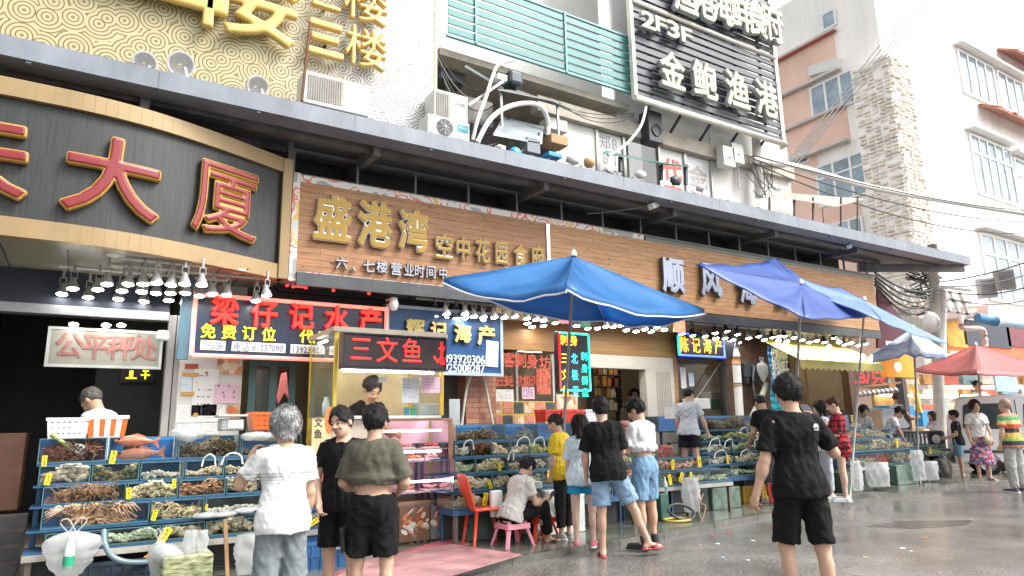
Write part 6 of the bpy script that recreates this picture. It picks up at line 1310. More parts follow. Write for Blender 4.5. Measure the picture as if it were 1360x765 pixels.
# trays, shelves and pipes in the recess
w = MB(); a = W(690, 152, 9.3); b_ = W(752, 150, 9.3)
t = thing('roof_shelter', 'small dark sheet shelter propped over the canopy below the teal railing', 'shelter', tuple(a)); 
def sheet(pts, m, name, th=.02): return MB().prism([tuple(p) for p in pts], (0, 0, -th)).build(name, m, t)
sheet([W(661, 118, 9.2), W(733, 133, 9.2), W(778, 152, 9.6), W(690, 120, 10.4)], mat('shed_sheet', (.16, .165, .17), .5, .2, var=.35, scale=3), 'sheet'); w = MB()
for px, py, py2, yy in ((665, 120, 175, 9.3), (740, 136, 190, 9.4)): w.bar(tuple(W(px, py, yy)), tuple(W(px + 2, py2, yy)), .035)
w.bar(tuple(W(622, 140, 9.4)), tuple(W(668, 108, 9.4)), .04); w.bar(tuple(W(618, 88, 9.9)), tuple(W(668, 118, 9.5)), .04); [q_.build('strut', mat('galv', (.38, .42, .44), .4, .5, var=.2), t) for q_ in w.parts()]
t = thing('roof_shelter', 'grey corrugated ledge sheet lower on the canopy beside white hose', 'shelter', tuple(W(700, 170, 9.2))); sheet([W(655, 178, 9.0), W(720, 190, 9.0), W(722, 168, 9.5), W(668, 155, 9.6)], mat('galv'), 'sheet'); w = MB()
for px in (672, 716): w.bar(tuple(W(px, 176, 9.2)), tuple(W(px, 196, 9.2)), .03)
[q_.build('strut', STEEL, t) for q_ in w.parts()]
t = thing('roof_shelter', 'green corrugated sheet shelter on posts below the red film lettering', 'shelter', tuple(W(870, 215, 9.4))); sheet([W(800, 203, 9.1), W(916, 221, 9.1), W(880, 218, 10.3), W(805, 200, 10.3)], mat('green_sheet', (.05, .16, .14), .5, var=.3, scale=3), 'sheet'); w = MB()
for px, yy, h in ((824, 9.2, 20), (911, 9.2, 22), (878, 9.8, 14)): w.bar(tuple(W(px, 207 if px < 850 else 219, yy)), tuple(W(px, 228 + (px - 824) * .2, yy)), .06)
[q_.build('strut', STEEL, t) for q_ in w.parts()]
t = thing('roof_shelter', 'weathered sheet shelter with thin posts at far end of the canopy', 'shelter', tuple(W(1060, 262, 9.2))); sheet([W(1020, 258, 8.9), W(1110, 274, 8.9), W(1148, 264, 9.9), W(1045, 256, 10.2)], mat('weathered', (.30, .27, .22), .7, .1, var=.4, scale=3), 'sheet'); w = MB()
for px, yy in ((1022, 8.95), (1055, 9.0), (1080, 9.0), (1117, 9.1), (1139, 9.6)): w.bar(tuple(W(px, 262, yy)), tuple(W(px, 262 + 22 + (px - 1022) * .2, yy)), .035)
[q_.build('strut', mat('brown_strut', (.12, .08, .06), .7), t) for q_ in w.parts()]
PIPE = mat('white_lagging', (.66, .65, .62), .6, var=.12, scale=6, bump=.2, bscale=18)
def pipe(label, pts, r, m=PIPE, cat='pipe', nm='white_pipe', group=None): return tag(MB().tube(catmull([tuple(W(*p)) for p in pts], 6), r, 8).build(nm, m), label, cat, group)
pipe('thick white lagged pipe arching over the canopy clutter', [(634, 189, 8.9), (650, 160, 8.95), (672, 143, 9.0), (700, 137, 9.1), (718, 142, 9.2), (727, 158, 9.3), (728, 180, 9.3)], .042)
pipe('upright white lagged pipe rising to the teal railing', [(628, 186, 9.0), (634, 160, 9.0), (645, 130, 9.2), (653, 105, 9.5), (662, 86, 9.9), (682, 80, 10.0)], .032)
pipe('white flexible hose hanging from the slatted sign corner', [(858, 142, 9.8), (852, 165, 9.6), (838, 185, 9.4), (820, 200, 9.1), (808, 206, 9.0)], .03)
pipe('thick white vertical drain pipe at the building end', [(1004, 180, 10.35), (1006, 215, 10.35), (1009, 262, 10.35)], .11)
tag(MB().tube([tuple(W(979, 215 + 0, 10.5)), tuple(W(982, 250, 10.5))], .03, 6).build('white_pipe', PIPE), 'thin white pipe beside the meter boxes', 'pipe')
for i, (px, py) in enumerate(((962, 210), (974, 206))):
    c = W(px, py, 10.35); t = thing('meter_box', ('lower' if i == 0 else 'upper') + ' white meter box beside the drain pipe', 'meter box', tuple(c)); MB().box(c[0] - .2, 10.2, c[2] - .25, c[0] + .2, 10.42, c[2] + .25).build('casing', WP, t, bevel=.01); MB().box(c[0] - .03, 10.195, c[2] - .06, c[0] + .05, 10.199, c[2] - .02).build('catch', STEEL, t)
c = W(863, 172, 10.4); t = thing('loudspeaker', 'black loudspeaker box hung beside the red film lettering', 'loudspeaker', tuple(c)); MB().box(c[0] - .22, 10.2, c[2] - .38, c[0] + .2, 10.5, c[2] + .36).build('casing', mat('speaker_black', (.03, .035, .045), .5, var=.2), t, bevel=.02); MB().lathe([(0, .0), (.13, .0), (.14, .02)], (float(c[0]), 10.196, float(c[2]) - .1), 18, M=Matrix.Rotation(R(90), 3, 'X')).build('cone', DARK, t)
# loose things on the roof
CARD = mat('cardboard', (.42, .26, .13), .8, var=.2, scale=4); BLU = mat('blue_plastic', (.02, .26, .55), .4, var=.15)
def bx(nm, label, cat, px0, py0, px1, py1, y, d, m, lid=None, bev=.01):
    x0, x1, z0, z1 = sbox(px0, py0, px1, py1, y); o = MB().box(x0, y, z0, x1, y + d, z1).build(nm, m, None, bevel=bev); return tag(o, label, cat)
bx('carton', 'open brown carton on the canopy beside white panel', 'carton', 732, 176, 755, 194, 9.2, .3, CARD)
bx('foam_box', 'crumpled white foam box behind the brown carton', 'box', 728, 154, 754, 176, 9.6, .3, WP)
bx('plastic_basin', 'bright blue plastic basin on the canopy edge', 'basin', 729, 200, 747, 210, 8.9, .3, BLU)
bx('dark_cabinet', 'grey cabinet box with blue rag under the corrugated ledge', 'cabinet', 700, 181, 718, 205, 9.0, .25, mat('cab_grey', (.16, .18, .21), .5, var=.2))
bx('motor_unit', 'black motor unit on the shelter beneath the teal railing', 'motor', 677, 90, 696, 114, 9.8, .35, mat('motor_black', (.05, .06, .07), .4, .3, var=.3), bev=.06)
bx('junction_box', 'small white junction box on the upright lagged pipe', 'junction box', 661, 96, 674, 108, 9.4, .15, WP)
bx('condenser', 'old grimy fan housing deep in the recess', 'air conditioner', 622, 128, 655, 170, 9.9, .35, mat('grimy_white', (.30, .29, .27), .7, var=.4, scale=4))
bx('storage_crate', 'dark crate on the recess ledge under the balcony', 'crate', 582, 88, 618, 112, 10.8, .4, mat('crate_dark', (.07, .08, .09), .6, var=.3))
# CCTV cameras and bracket
def cctv(label, px, py, y, flip=1, s=1.):
    c = W(px, py, y); t = thing('security_camera', label, 'camera', tuple(c)); M = Matrix.Rotation(R(-25 * flip), 3, 'Y') @ Matrix.Rotation(R(25), 3, 'Z')
    MB().cbox((0, 0, 0), (.34 * s, .12 * s, .11 * s), M).build('housing', WP, t, local=True, bevel=.02); MB().lathe([(0, 0), (.045 * s, 0), (.05 * s, -.03)], tuple(M @ Vector((.18 * s * flip, 0, 0))), 12, M=M @ Matrix.Rotation(R(90 * flip), 3, 'Y')).build('lens', DARK, t, local=True); MB().bar((-.12 * s, .0, .05), (-.16 * s, .02, .34 * s), .05).build('bracket', WP, t, local=True); return t
cctv('white security camera on a bracket under the middle of the canopy', 868, 273, 8.55); cctv('white security camera under the right end of the canopy', 1128, 326, 8.6, 1, .9)
t = thing('security_camera', 'small white camera at right end of the fair weighing board', 'camera', tuple(W(216, 449, 9.6))); c = W(216, 449, 9.6); MB().lathe([(0, .10), (.06, .09), (.075, 0), (.06, -.03), (0, -.04)], tuple(c), 14).build('dome', WP, t); MB().bar(tuple(c + np.array((0, .05, .06))), tuple(c + np.array((0, .35, .06))), .03).build('bracket', WP, t)
t = thing('security_camera', 'white camera dome between the two lit shop signs', 'camera', tuple(W(523, 405, 9.3))); c = W(523, 405, 9.3); MB().lathe([(0, .12), (.05, .11), (.07, .02), (.05, -.07), (0, -.09)], tuple(c), 14).build('dome', WP, t); MB().bar(tuple(c + np.array((0, .03, .1))), tuple(c + np.array((0, .3, .12))), .03).build('bracket', WP, t)
CAB = mat('cable_black', (.03, .03, .03), .6, var=.3); CABG = mat('cable_grey', (.22, .21, .20), .6, var=.2)
def cable(label, a, b_, drop=.1, r=.012, m=CAB, nm='cable', group=None): return tag(MB().tube(sag(a, b_, drop), r, 5).build(nm, m), label, 'cable', group)
cable('pale cable from the middle security camera to the lattice', W(866, 272, 8.55), W(780, 284, 9.25), .02, .012, CABG)
for i in range(5): cable('thin dark cable tangled in the recess under the balcony', W(577 + i * 3, 60 + i * 12, 10.3), W(640 + i * 9, 120 + i * 9, 9.5), .25 + .1 * i, .010, CABG if i % 2 else CAB, group='cables tangled in the recess')
for i in range(3): cable('thin wire drooping under the stained balcony slab', W(712 + i * 14, 128 + 3 * i, 10.2), W(842, 150 + 2 * i, 10.2), .18 + .06 * i, .009, CAB, group='wires under the slab')

# ================================================================ shop interiors and wall notices
PAPER = mat('paper', (.66, .65, .62), .7, var=.05); PINKP = mat('pink_paper', (.66, .44, .52), .7, var=.05); BLUP = mat('bluish_paper', (.52, .60, .66), .7, var=.06); INK = mat('print_ink', (.10, .09, .12), .7, var=0)
def notice(label, px0, py0, px1, py1, y, m=PAPER, rows=6, red=False, tilt=0, dense=.7, big=False):
    x0, x1, z0, z1 = sbox(px0, py0, px1, py1, y); t = thing('paper_notice', label, 'notice', (x0, y, z0)); MB().box(x0, y - .004, z0, x1, y, z1).build('sheet', m, t); w = MB(); W_ = x1 - x0; H_ = z1 - z0
    for r_ in range(rows):
        z = z1 - H_ * (.14 + .76 * r_ / rows); q = x0 + W_ * .1
        while q < x1 - W_ * .15:
            l = W_ * (rnd.uniform(.10, .13) if big else rnd.uniform(.03, .09))
            if rnd.random() < dense:
                if big:
                    for _ in range(4): w.cbox((q + l * rnd.random(), y - .0055, z + rnd.uniform(-.02, .02)), (l * rnd.uniform(.4, .9), .001, .006), Matrix.Rotation(rnd.choice((0, 1.57, .6)), 3, 'Y'))
                else: w.box(q, y - .006, z - H_ * .012, q + l, y - .0045, z + H_ * .012)
            q += l * (1.9 if big else 1.35)
    w.build('writing', INK, t)
    if red: MB().lathe([(0, 0), (W_ * .07, 0)], ((x0 + x1) / 2, y - .006, z1 - H_ * .08), 10, M=Matrix.Rotation(R(90), 3, 'X')).build('red_crest', RED, t)
    return t
yw = 9.995
notice('large white certificate with red crest on the tiled wall', 258, 490, 287, 552, yw, PAPER, 5, True, dense=.25); notice('pale blue framed card left of the certificate', 241, 500, 254, 521, yw, BLUP, 2, dense=.3); notice('pink sheet of dark characters right of the certificate', 285, 510, 316, 536, yw - .006, PINKP, 3, big=True)
notice('upper left white form taped below the certificate', 235, 538, 266, 561, yw, PAPER, 6); notice('upper right white form taped below the certificate', 268, 537, 298, 560, yw, PAPER, 6); notice('lower left white form taped to tiles above tanks', 235, 563, 266, 578, yw, PAPER, 4); notice('lower right white form taped to tiles above tanks', 268, 562, 290, 577, yw, PAPER, 4)
m, n, b = nodes_mat('food_photo'); tc = n.nodes.new('ShaderNodeTexCoord'); vr = n.nodes.new('ShaderNodeTexVoronoi'); vr.inputs['Scale'].default_value = 9; n.links.new(tc.outputs['Object'], vr.inputs['Vector']); sc_ = n.nodes.new('ShaderNodeSeparateColor'); n.links.new(vr.outputs['Color'], sc_.inputs[0]); n.links.new(ramp(n, sc_.outputs[0], [(0, (.50, .12, .05)), (.3, (.62, .34, .12)), (.55, (.66, .58, .46)), (.8, (.30, .10, .06)), (1, (.6, .5, .3))]), b.inputs['Base Color']); b.inputs['Roughness'].default_value = .35; FOOD = m
tag(MB().box(X(283, yw), yw - .003, zy(497, 300, yw), X(317, yw), yw, zy(477, 300, yw)).build('food_poster', FOOD), 'torn seafood photo poster under the lit red sign', 'poster'); tag(MB().box(X(300, yw), yw - .0035, zy(562, 305, yw), X(317, yw), yw - .0005, zy(538, 305, yw)).build('food_poster', FOOD), 'red crab photo poster at lower right of tiled wall', 'poster'); tag(MB().box(X(240, yw), yw - .003, zy(490, 250, yw), X(258, yw), yw, zy(483, 250, yw)).build('food_poster', mat('red_print', (.32, .06, .04), .5, var=.3)), 'dark red strip poster above the blue framed card', 'poster')
w = MB()
for a, b2, py in ((236, 259, 497), (237, 255, 523), (256, 262, 551)): w.box(X(a, yw), yw - .009, zy(py + 2.5, a, yw), X(b2, yw), yw - .0065, zy(py - 2.5, a, yw))
tag(w.build('orange_tape', mat('orange_tape', (.50, .26, .05), .5)), 'strips of orange tape across the tiled wall', 'tape')
# teal sliding door behind the kiosk
y = 10.25; t = thing('glass_door', 'teal framed glass door in shade behind the orange basket', 'door', (X(355, y), y, .07)); TEAL = mat('teal_frame', (.14, .28, .28), .45, var=.2); w = MB(); dx = X(332, y), X(360, y), X(386, y); zt = zy(487, 360, y)
for q in dx: w.box(q - .05, y, .07, q + .05, y + .06, zt)
w.box(dx[0] - .05, y + .001, zt, dx[2] + .05, y + .06, zt + .12); w.build('frame', TEAL, t); MB().box(dx[0] + .05, y + .02, .1, dx[2] - .05, y + .03, zt).build('pane', mat('door_glass', (.05, .06, .055), .08, var=.5, scale=2), t)
t = tag(MB().prism([tuple(W(*p, 9.2)) for p in ((374, 496), (381, 494), (384, 530), (378, 522), (370, 537), (368, 528))], (0, .05, 0)).build('red_cloth', mat('red_rag', (.50, .14, .12), .85, var=.25, scale=8), bevel=.012), 'dusty red cloth hanging by the kiosk side', 'cloth')
# middle shop front with red film characters and a photo menu
yg = 10.06; t = thing('shop_window', 'shop window with red film characters above a yellow framed photo menu', 'window', (X(690, yg), yg, .9)); MB().quad([(xB1, yg, .9), (xG1 - .05, yg, .9), (xG1 - .05, yg, 2.75), (xB1, yg, 2.75)]).build('pane', KG, t)
w = MB()
for px in (655, 687, 736, 765): w.box(X(px, yg) - .02, yg - .02, .9, X(px, yg) + .02, yg + .03, 2.75)
w.build('mullion', mat('alu'), t); L = Letters()
for ch, px, py in (('客', 675, 479), ('刺', 690, 480), ('身', 706, 481), ('坊', 723, 483)): c = W(px, py, yg); L.char(ch, float(c[0]), float(c[2]), .26, .27, yg - .022, .004, .03)
for i, ch in enumerate('国王蚝北极贝'): px = 656 + i * 9.6 + (5 if i > 2 else 0); c = W(px, 507, yg); L.char(ch, float(c[0]), float(c[2]), .18, .20, yg - .022, .004, .025)
L.build('lettering', RED, t)
zA, zB = zy(565, 690, yg), zy(533, 690, yg); xa, xb_ = X(650, yg), X(736, yg); MB().box(xa, yg - .05, zA - .25, xb_, yg - .03, zB).build('menu_board', YEL, t); w = MB()
for i in range(6):
    for j in range(3):
        q0 = xa + (xb_ - xa) * (i + .06) / 6; q1 = xa + (xb_ - xa) * (i + .94) / 6; h_ = (zB - zA + .25) / 3; w.box(q0, yg - .056, zA - .25 + h_ * j + .015, q1, yg - .0505, zA - .25 + h_ * (j + .92), (i * 2 + j) % 3)
w.build('menu_photo', [mat('menu_dark', (.05, .06, .07), .4, var=.5, scale=14), mat('menu_salmon', (.55, .20, .14), .4, var=.5, scale=18), FOOD], t)
notice('white calendar sheet above the yellow photo menu', 653, 517, 682, 533, yg - .03, PAPER, 5); notice('pink square notice beside the red film characters', 693, 514, 710, 530, yg - .03, PINKP, 4, big=True); tag(MB().box(X(712, yg), yg - .045, zy(524, 720, yg), X(731, yg), yg - .03, zy(490, 720, yg)).build('door_god_print', mat('red_white_print', (.55, .12, .07), .5, var=.8, scale=16)), 'red and white festive print hung on the shop window', 'print'); tag(MB().box(X(738, yg), yg - .045, zy(545, 750, yg), X(766, yg), yg - .03, zy(524, 750, yg)).build('food_poster', FOOD), 'seafood dish poster beneath the upright LED board', 'poster')
t = tag(MB().tube([tuple(W(662, 462, 10.6)), tuple(W(735, 452, 10.6))], .11, 12).build('duct', STEEL), 'dark horizontal duct under the orange fascia', 'duct')
for i, pts in enumerate((((625, 500, 9.8), (619, 520, 9.8), (613, 566, 9.8)), ((643, 500, 9.8), (648, 530, 9.8), (655, 566, 9.8)))): tag(MB().tube(catmull([tuple(W(*p)) for p in pts]), .022, 6).build('pale_hose', mat('pale_hose', (.50, .50, .42), .5, var=.2)), ('left' if i == 0 else 'right') + ' pale hose running down the brick pillar', 'hose')
for i, (px, col_, m_) in enumerate((((742, 758), 'red and pink', mat('led_patch_red', (.6, .08, .1), emit=.9, ecol=(1, .10, .14), var=.6, scale=9)), ((769, 783), 'dim green', mat('led_patch_green', (.04, .16, .08), .5, var=.4)), ((893, 909), 'pale orange', mat('patch_orange', (.5, .22, .12), emit=.25, ecol=(1, .4, .2), var=.5, scale=9)))):
    a = W(px[0], 407 + i * 7, 9.16); b2 = W(px[1], 430 + i * 6, 9.16); tag(MB().box(float(a[0]), 9.13, float(b2[2]), float(b2[0]), 9.16, float(a[2])).build('small_led_sign', m_), col_ + ' small LED patch hung from the soffit edge', 'sign')
# bottle shelves through the doorway
y = 12.2; t = thing('shelf_unit', 'dark shelf unit full of boxes and bottles through the shop doorway', 'shelf', (X(805, y), y, .1)); w = MB(); xa, xb_ = X(788, y, 510), X(826, y, 510); zs = [zy(p, 805, y) for p in (545, 528, 513, 497)]
for z in zs: w.box(xa, y, z - .02, xb_, y + .25, z)
for x in (xa, xb_): w.box(x - .02, y, zs[0] - .6, x, y + .25, zs[-1] + .35)
w.build('board', STEEL, t)
GC = [mat('good_' + str(i), c, .4, var=.2) for i, c in enumerate(((.50, .16, .04), (.55, .30, .06), (.10, .16, .35), (.60, .56, .48), (.20, .06, .04)))]
for j, z in enumerate(zs):
    q = xa + .04; k = 0
    while q < xb_ - .1:
        wd_ = rnd.uniform(.07, .13); h = rnd.uniform(.16, .24); c = GC[rnd.choice((0, 1, 1, 3, 4) if j != 1 else (2, 3, 3, 1))]
        if (k + j) % 3: o = MB().box(q, y + .02, z, q + wd_, y + .18, z + h).build('carton', c, None, bevel=.006)
        else: o = MB().lathe([(0, 0), (.035, 0), (.038, .13), (.015, .17), (.015, h), (0, h)], (q + wd_ / 2, y + .1, z), 10).build('bottle', c)
        tag(o, f'small packed good on the {"bottom second third top".split()[j]} shelf through the doorway', 'goods', f'goods on the {"bottom second third top".split()[j]} doorway shelf'); q += wd_ + rnd.uniform(.01, .03); k += 1
# third shop window
yg2 = 10.03; t = thing('shop_window', 'clear shop window under the LED sign with orange characters', 'window', (X(935, yg2), yg2, .9)); MB().quad([(xO, yg2, .9), (xN - .1, yg2, .9), (xN - .1, yg2, 2.78), (xO, yg2, 2.78)]).build('pane', KG, t); MB().box(xO, 9.98, .88, xN - .1, 10.1, .93).build('sill', STEEL, t)
notice('tall white licence with red crest inside the third shop window', 903, 488, 912, 516, yg2 - .01, PAPER, 4, True, dense=.25); notice('bluish licence beside the tall white one', 914, 495, 922, 513, yg2 - .01, BLUP, 5)
bx('foam_box', 'white foam box behind grey shirt man in window', 'box', 921, 529, 944, 543, 9.6, .3, WP); bx('foam_box', 'white foam box stacked over green crate in shop window', 'box', 945, 520, 966, 530, 10.4, .3, mat('grey_foam', (.50, .55, .54), .6, var=.1)); bx('plastic_crate', 'green plastic crate in the third shop window', 'crate', 944, 530, 966, 544, 10.4, .35, mat('green_plastic', (.03, .26, .13), .4, var=.2)); notice('white price sheets left of the grey shirt man', 882, 541, 900, 556, 9.18, PAPER, 3)
t = thing('ceiling_fan_frame', 'diagonal pale rod across the third shop window', 'rod', tuple(W(925, 530, 9.9))); MB().tube([tuple(W(921, 535, 9.9)), tuple(W(957, 482, 9.9))], .012, 5).build('rod', CABG, t)
# white standpipe, motors and hanging bag on the brick wall
t = thing('stand_pipe', 'white rust streaked standpipe rising beside the third shop window', 'pipe', tuple(W(981, 555, 9.72))); MB().tube([tuple(W(983, 560, 9.72)), tuple(W(977, 470, 9.72)), tuple(W(976, 440, 9.72))], .085, 12).build('pipe', mat('rusty_white', (.62, .60, .56), .5, var=.12, scale=3), t); MB().tube([tuple(W(977.6, 484, 9.72)), tuple(W(977, 474, 9.72))], .10, 12).build('rusty_joint', mat('rust_joint', (.36, .18, .08), .8, var=.3), t); MB().tube([tuple(W(979, 512, 9.72)), tuple(W(979, 509, 9.72))], .095, 12).build('clamp', mat('rust_joint'), t)
for i, (px, py) in enumerate(((988, 492), (1000, 494))):
    c = W(px, py, 9.85); t = thing('pump_motor', ('left' if i == 0 else 'right') + ' dark air pump mounted on the brick wall', 'pump', tuple(c)); MB().cbox(tuple(c), (.24, .2, .34)).build('casing', mat('motor_black'), t, bevel=.04); MB().lathe([(0, -.12), (.10, -.12), (.10, 0)], tuple(c + np.array((0, 0, -.17))), 12).build('outlet', STEEL, t)
bx('yellow_box', 'orange yellow switch box right of the air pumps', 'switch box', 1007, 485, 1012, 505, 9.85, .12, mat('amber_box', (.55, .30, .04), .5))
pipe('slanting pale green hose below the hanging bag', [(1018, 510, 9.7), (1010, 530, 9.6), (998, 555, 9.5)], .06, mat('pale_green_hose', (.42, .46, .36), .5, var=.2), 'hose', 'pale_hose'); pipe('thin pale cable down the brick wall', [(1002, 485, 9.75), (1000, 510, 9.75), (1006, 540, 9.75), (1008, 560, 9.75)], .018, CABG, 'cable', 'cable')
def bag_mat():
    m = mat('bag_white', (.70, .72, .72), .16, var=.06, trans=.5, bump=.9, bscale=16); n = m.node_tree; o = n.nodes['Material Output']; l = o.inputs[0].links[0].from_socket; t_ = n.nodes.new('ShaderNodeBsdfTransparent'); x = n.nodes.new('ShaderNodeMixShader'); x.inputs[0].default_value = .42; n.links.new(l, x.inputs[1]); n.links.new(t_.outputs[0], x.inputs[2]); n.links.new(x.outputs[0], o.inputs[0])
bag_mat()
def bag(label, px, py, y, w_, h_, m=None, seed=0, tip=True, group=None):
    c = W(px, py, y); r_ = random.Random(seed); wb_ = MB(); n_, k = 26, 16; vs = []
    for j in range(k + 1):
        v = j / k; rr = math.sin(math.pi * (1 - v) ** .6 * .90 + .12) if tip else .8 + .2 * math.sin(v * 3)
        rr = max(rr, .12)
        for i in range(n_):
            a = 2 * math.pi * i / n_; f = 1 + .10 * math.sin(a * 5 + seed + v * 4) + .05 * math.sin(a * 9 + v * 9)
            vs.append((c[0] + w_ / 2 * rr * f * math.cos(a), c[1] + w_ * .34 * rr * f * math.sin(a), c[2] - h_ / 2 + h_ * v))
    V_ = np.array(vs, float); D_ = wrinkle(V_ + seed, seed, w_ * .10, 9 / w_, .6); E_ = wrinkle(V_ - seed, seed + 1, w_ * .05, 26 / w_, .5); V_[:, 0] += D_ + E_; V_[:, 1] += D_ * .7 - E_; vs = V_.tolist()
    wb_.add(vs, [(j * n_ + i, j * n_ + (i + 1) % n_, (j + 1) * n_ + (i + 1) % n_, (j + 1) * n_ + i) for j in range(k) for i in range(n_)] + [tuple(range(n_ - 1, -1, -1)), tuple(range(k * n_, k * n_ + n_))], 0, True)
    t = wb_.build('plastic_bag', m or mat('bag_white', (.66, .68, .68), .2, var=.08, trans=.45, bump=.5, bscale=22)); tag(t, label, 'bag', group)
    if tip:
        for q in (-1, 1): MB().tube(catmull([(c[0] + q * w_ * .05, c[1], c[2] + h_ * .45), (c[0] + q * w_ * .24, c[1], c[2] + h_ * .68), (c[0] + q * w_ * .10, c[1], c[2] + h_ * .75), (c[0] - q * .02, c[1], c[2] + h_ * .5)], 4), [.006] * 13, 5).build('handle', m or mat('bag_white'), t)
    return t
bag('white carrier bag hung on a wire before the brick wall', 1013, 494, 9.6, .28, .42, seed=3)
# ================================================================ things on and in front of the stalls
def basket(label, px0, py0, px1, py1, y, d, m, stripe=None, taper=.88, rows=1):
    x0, x1, z0, z1 = sbox(px0, py0, px1, py1, y); t = thing('plastic_basket', label, 'basket', ((x0 + x1) / 2, y, z0)); cx_ = (x0 + x1) / 2; hw = (x1 - x0) / 2; w = MB(); n_ = 14
    P = lambda u, v, e: (cx_ + (u * hw) * (taper + (1 - taper) * v), y + d / 2 + e * d / 2 * (taper + (1 - taper) * v), z0 + (z1 - z0) * v)
    k = 0
    for e in (-1, 1):
        for i in range(n_):
            if i % 2 == 0 or stripe: w.add([P(-1 + 2 * i / n_, .06, e), P(-1 + 2 * (i + 1) / n_, .06, e), P(-1 + 2 * (i + 1) / n_, .9, e), P(-1 + 2 * i / n_, .9, e)], [(0, 1, 2, 3)], (i // 2) % 2 if stripe else 0)
            else:
                for vv in (0.06, .34, .62): w.add([P(-1 + 2 * i / n_, vv, e), P(-1 + 2 * (i + 1) / n_, vv, e), P(-1 + 2 * (i + 1) / n_, vv + .20, e), P(-1 + 2 * i / n_, vv + .20, e)], [(0, 1, 2, 3)])
    for u in (-1, 1): w.add([P(u, .0, -1), P(u, 0, 1), P(u, .9, 1), P(u, .9, -1)], [(0, 1, 2, 3)])
    w.add([P(-1, .03, -1), P(1, .03, -1), P(1, .03, 1), P(-1, .03, 1)], [(0, 1, 2, 3)]); w.build('side', [m, stripe or m], t, solid=.004); w = MB()
    for a, b2 in ((P(-1, 1, -1), P(1, 1, -1)), (P(1, 1, -1), P(1, 1, 1)), (P(1, 1, 1), P(-1, 1, 1)), (P(-1, 1, 1), P(-1, 1, -1))): w.bar(a, b2, .022, (z1 - z0) * .16)
    w.build('rim', m if not stripe else mat('white_plastic', (.75, .75, .74), .35, var=.05), t); return t
WPL = mat('white_plastic', (.75, .75, .74), .35, var=.05); OPL = mat('orange_plastic', (.72, .13, .02), .35, var=.1); RPL = mat('red_plastic', (.65, .035, .02), .35, var=.1)
basket('white slotted plastic basket on the left end of the left stall', 63, 557, 116, 583, 8.6, .34, WPL); basket('orange and white striped basket beside the white slotted basket', 117, 554, 168, 581, 8.6, .34, OPL, WPL); basket('orange basket with white rim beside the weighing scale', 335, 549, 396, 571, 8.75, .34, OPL, None); basket('left red basket behind the yellow shirt woman', 724, 545, 745, 560, 8.8, .3, RPL); basket('right red basket behind the yellow shirt woman', 746, 545, 777, 561, 8.8, .3, RPL); basket('white basket next to the red baskets', 778, 545, 797, 560, 8.8, .3, WPL)
c = W(307, 572, 8.75); t = thing('weighing_scale', 'silver weighing scale with white display on top of the left stall', 'scale', tuple(c)); x0, x1 = X(288, 8.75), X(327, 8.75); MB().box(x0 + .04, 8.7, c[2] - .0, x1 - .03, 8.95, c[2] + .14).build('body', mat('scale_grey', (.34, .36, .36), .4, .3, var=.15), t, bevel=.015); MB().box(x0, 8.66, c[2] + .16, x1, 9.0, c[2] + .185).build('pan', mat('alu'), t, bevel=.005); MB().box(x0 + .12, 8.69, c[2] + .03, x1 - .05, 8.699, c[2] + .12).build('display', WPL, t)
def lump(label, px, py, y, rx, rz, seed, nm='foam_lump', cat='ice bag', m=None):
    c = W(px, py, y); r_ = random.Random(seed); w = MB()
    for i in range(7): w.ell((c[0] + r_.uniform(-.6, .6) * rx, y + r_.uniform(-.04, .08), c[2] + r_.uniform(-.35, .25) * rz), (rx * r_.uniform(.4, .6), .10, rz * r_.uniform(.5, .8)), 10, 6, jit=.06)
    return tag(w.build(nm, m or mat('bag_white')), label, cat)
lump('crumpled white bag lying on the dark crab tank', 253, 577, 8.6, .20, .10, 1, 'plastic_bag', 'bag'); lump('white wrap lying right of the weighing scale', 345, 579, 8.6, .22, .08, 2, 'plastic_bag', 'bag')
lump('white foam float over the abalone tank at the left stall front', 287, 684, 7.8, .20, .035, 3, 'foam_float', 'float'); lump('white foam float over the snail tank by the grey haired man', 328, 678, 7.8, .14, .035, 4, 'foam_float', 'float')
c = W(96, 597, 8.62); t = thing('hand_scoop', 'white scoop with green handle resting over the red brown crabs', 'scoop', tuple(c)); MB().ell(tuple(c + np.array((.06, 0, 0))), (.08, .05, .055), 12, 6, M=Matrix.Rotation(R(25), 3, 'Y')).build('cup', WPL, t); MB().tube([tuple(c), tuple(c + np.array((-.20, 0, .16)))], .022, 7).build('handle', mat('green_handle', (.35, .42, .12), .5), t)
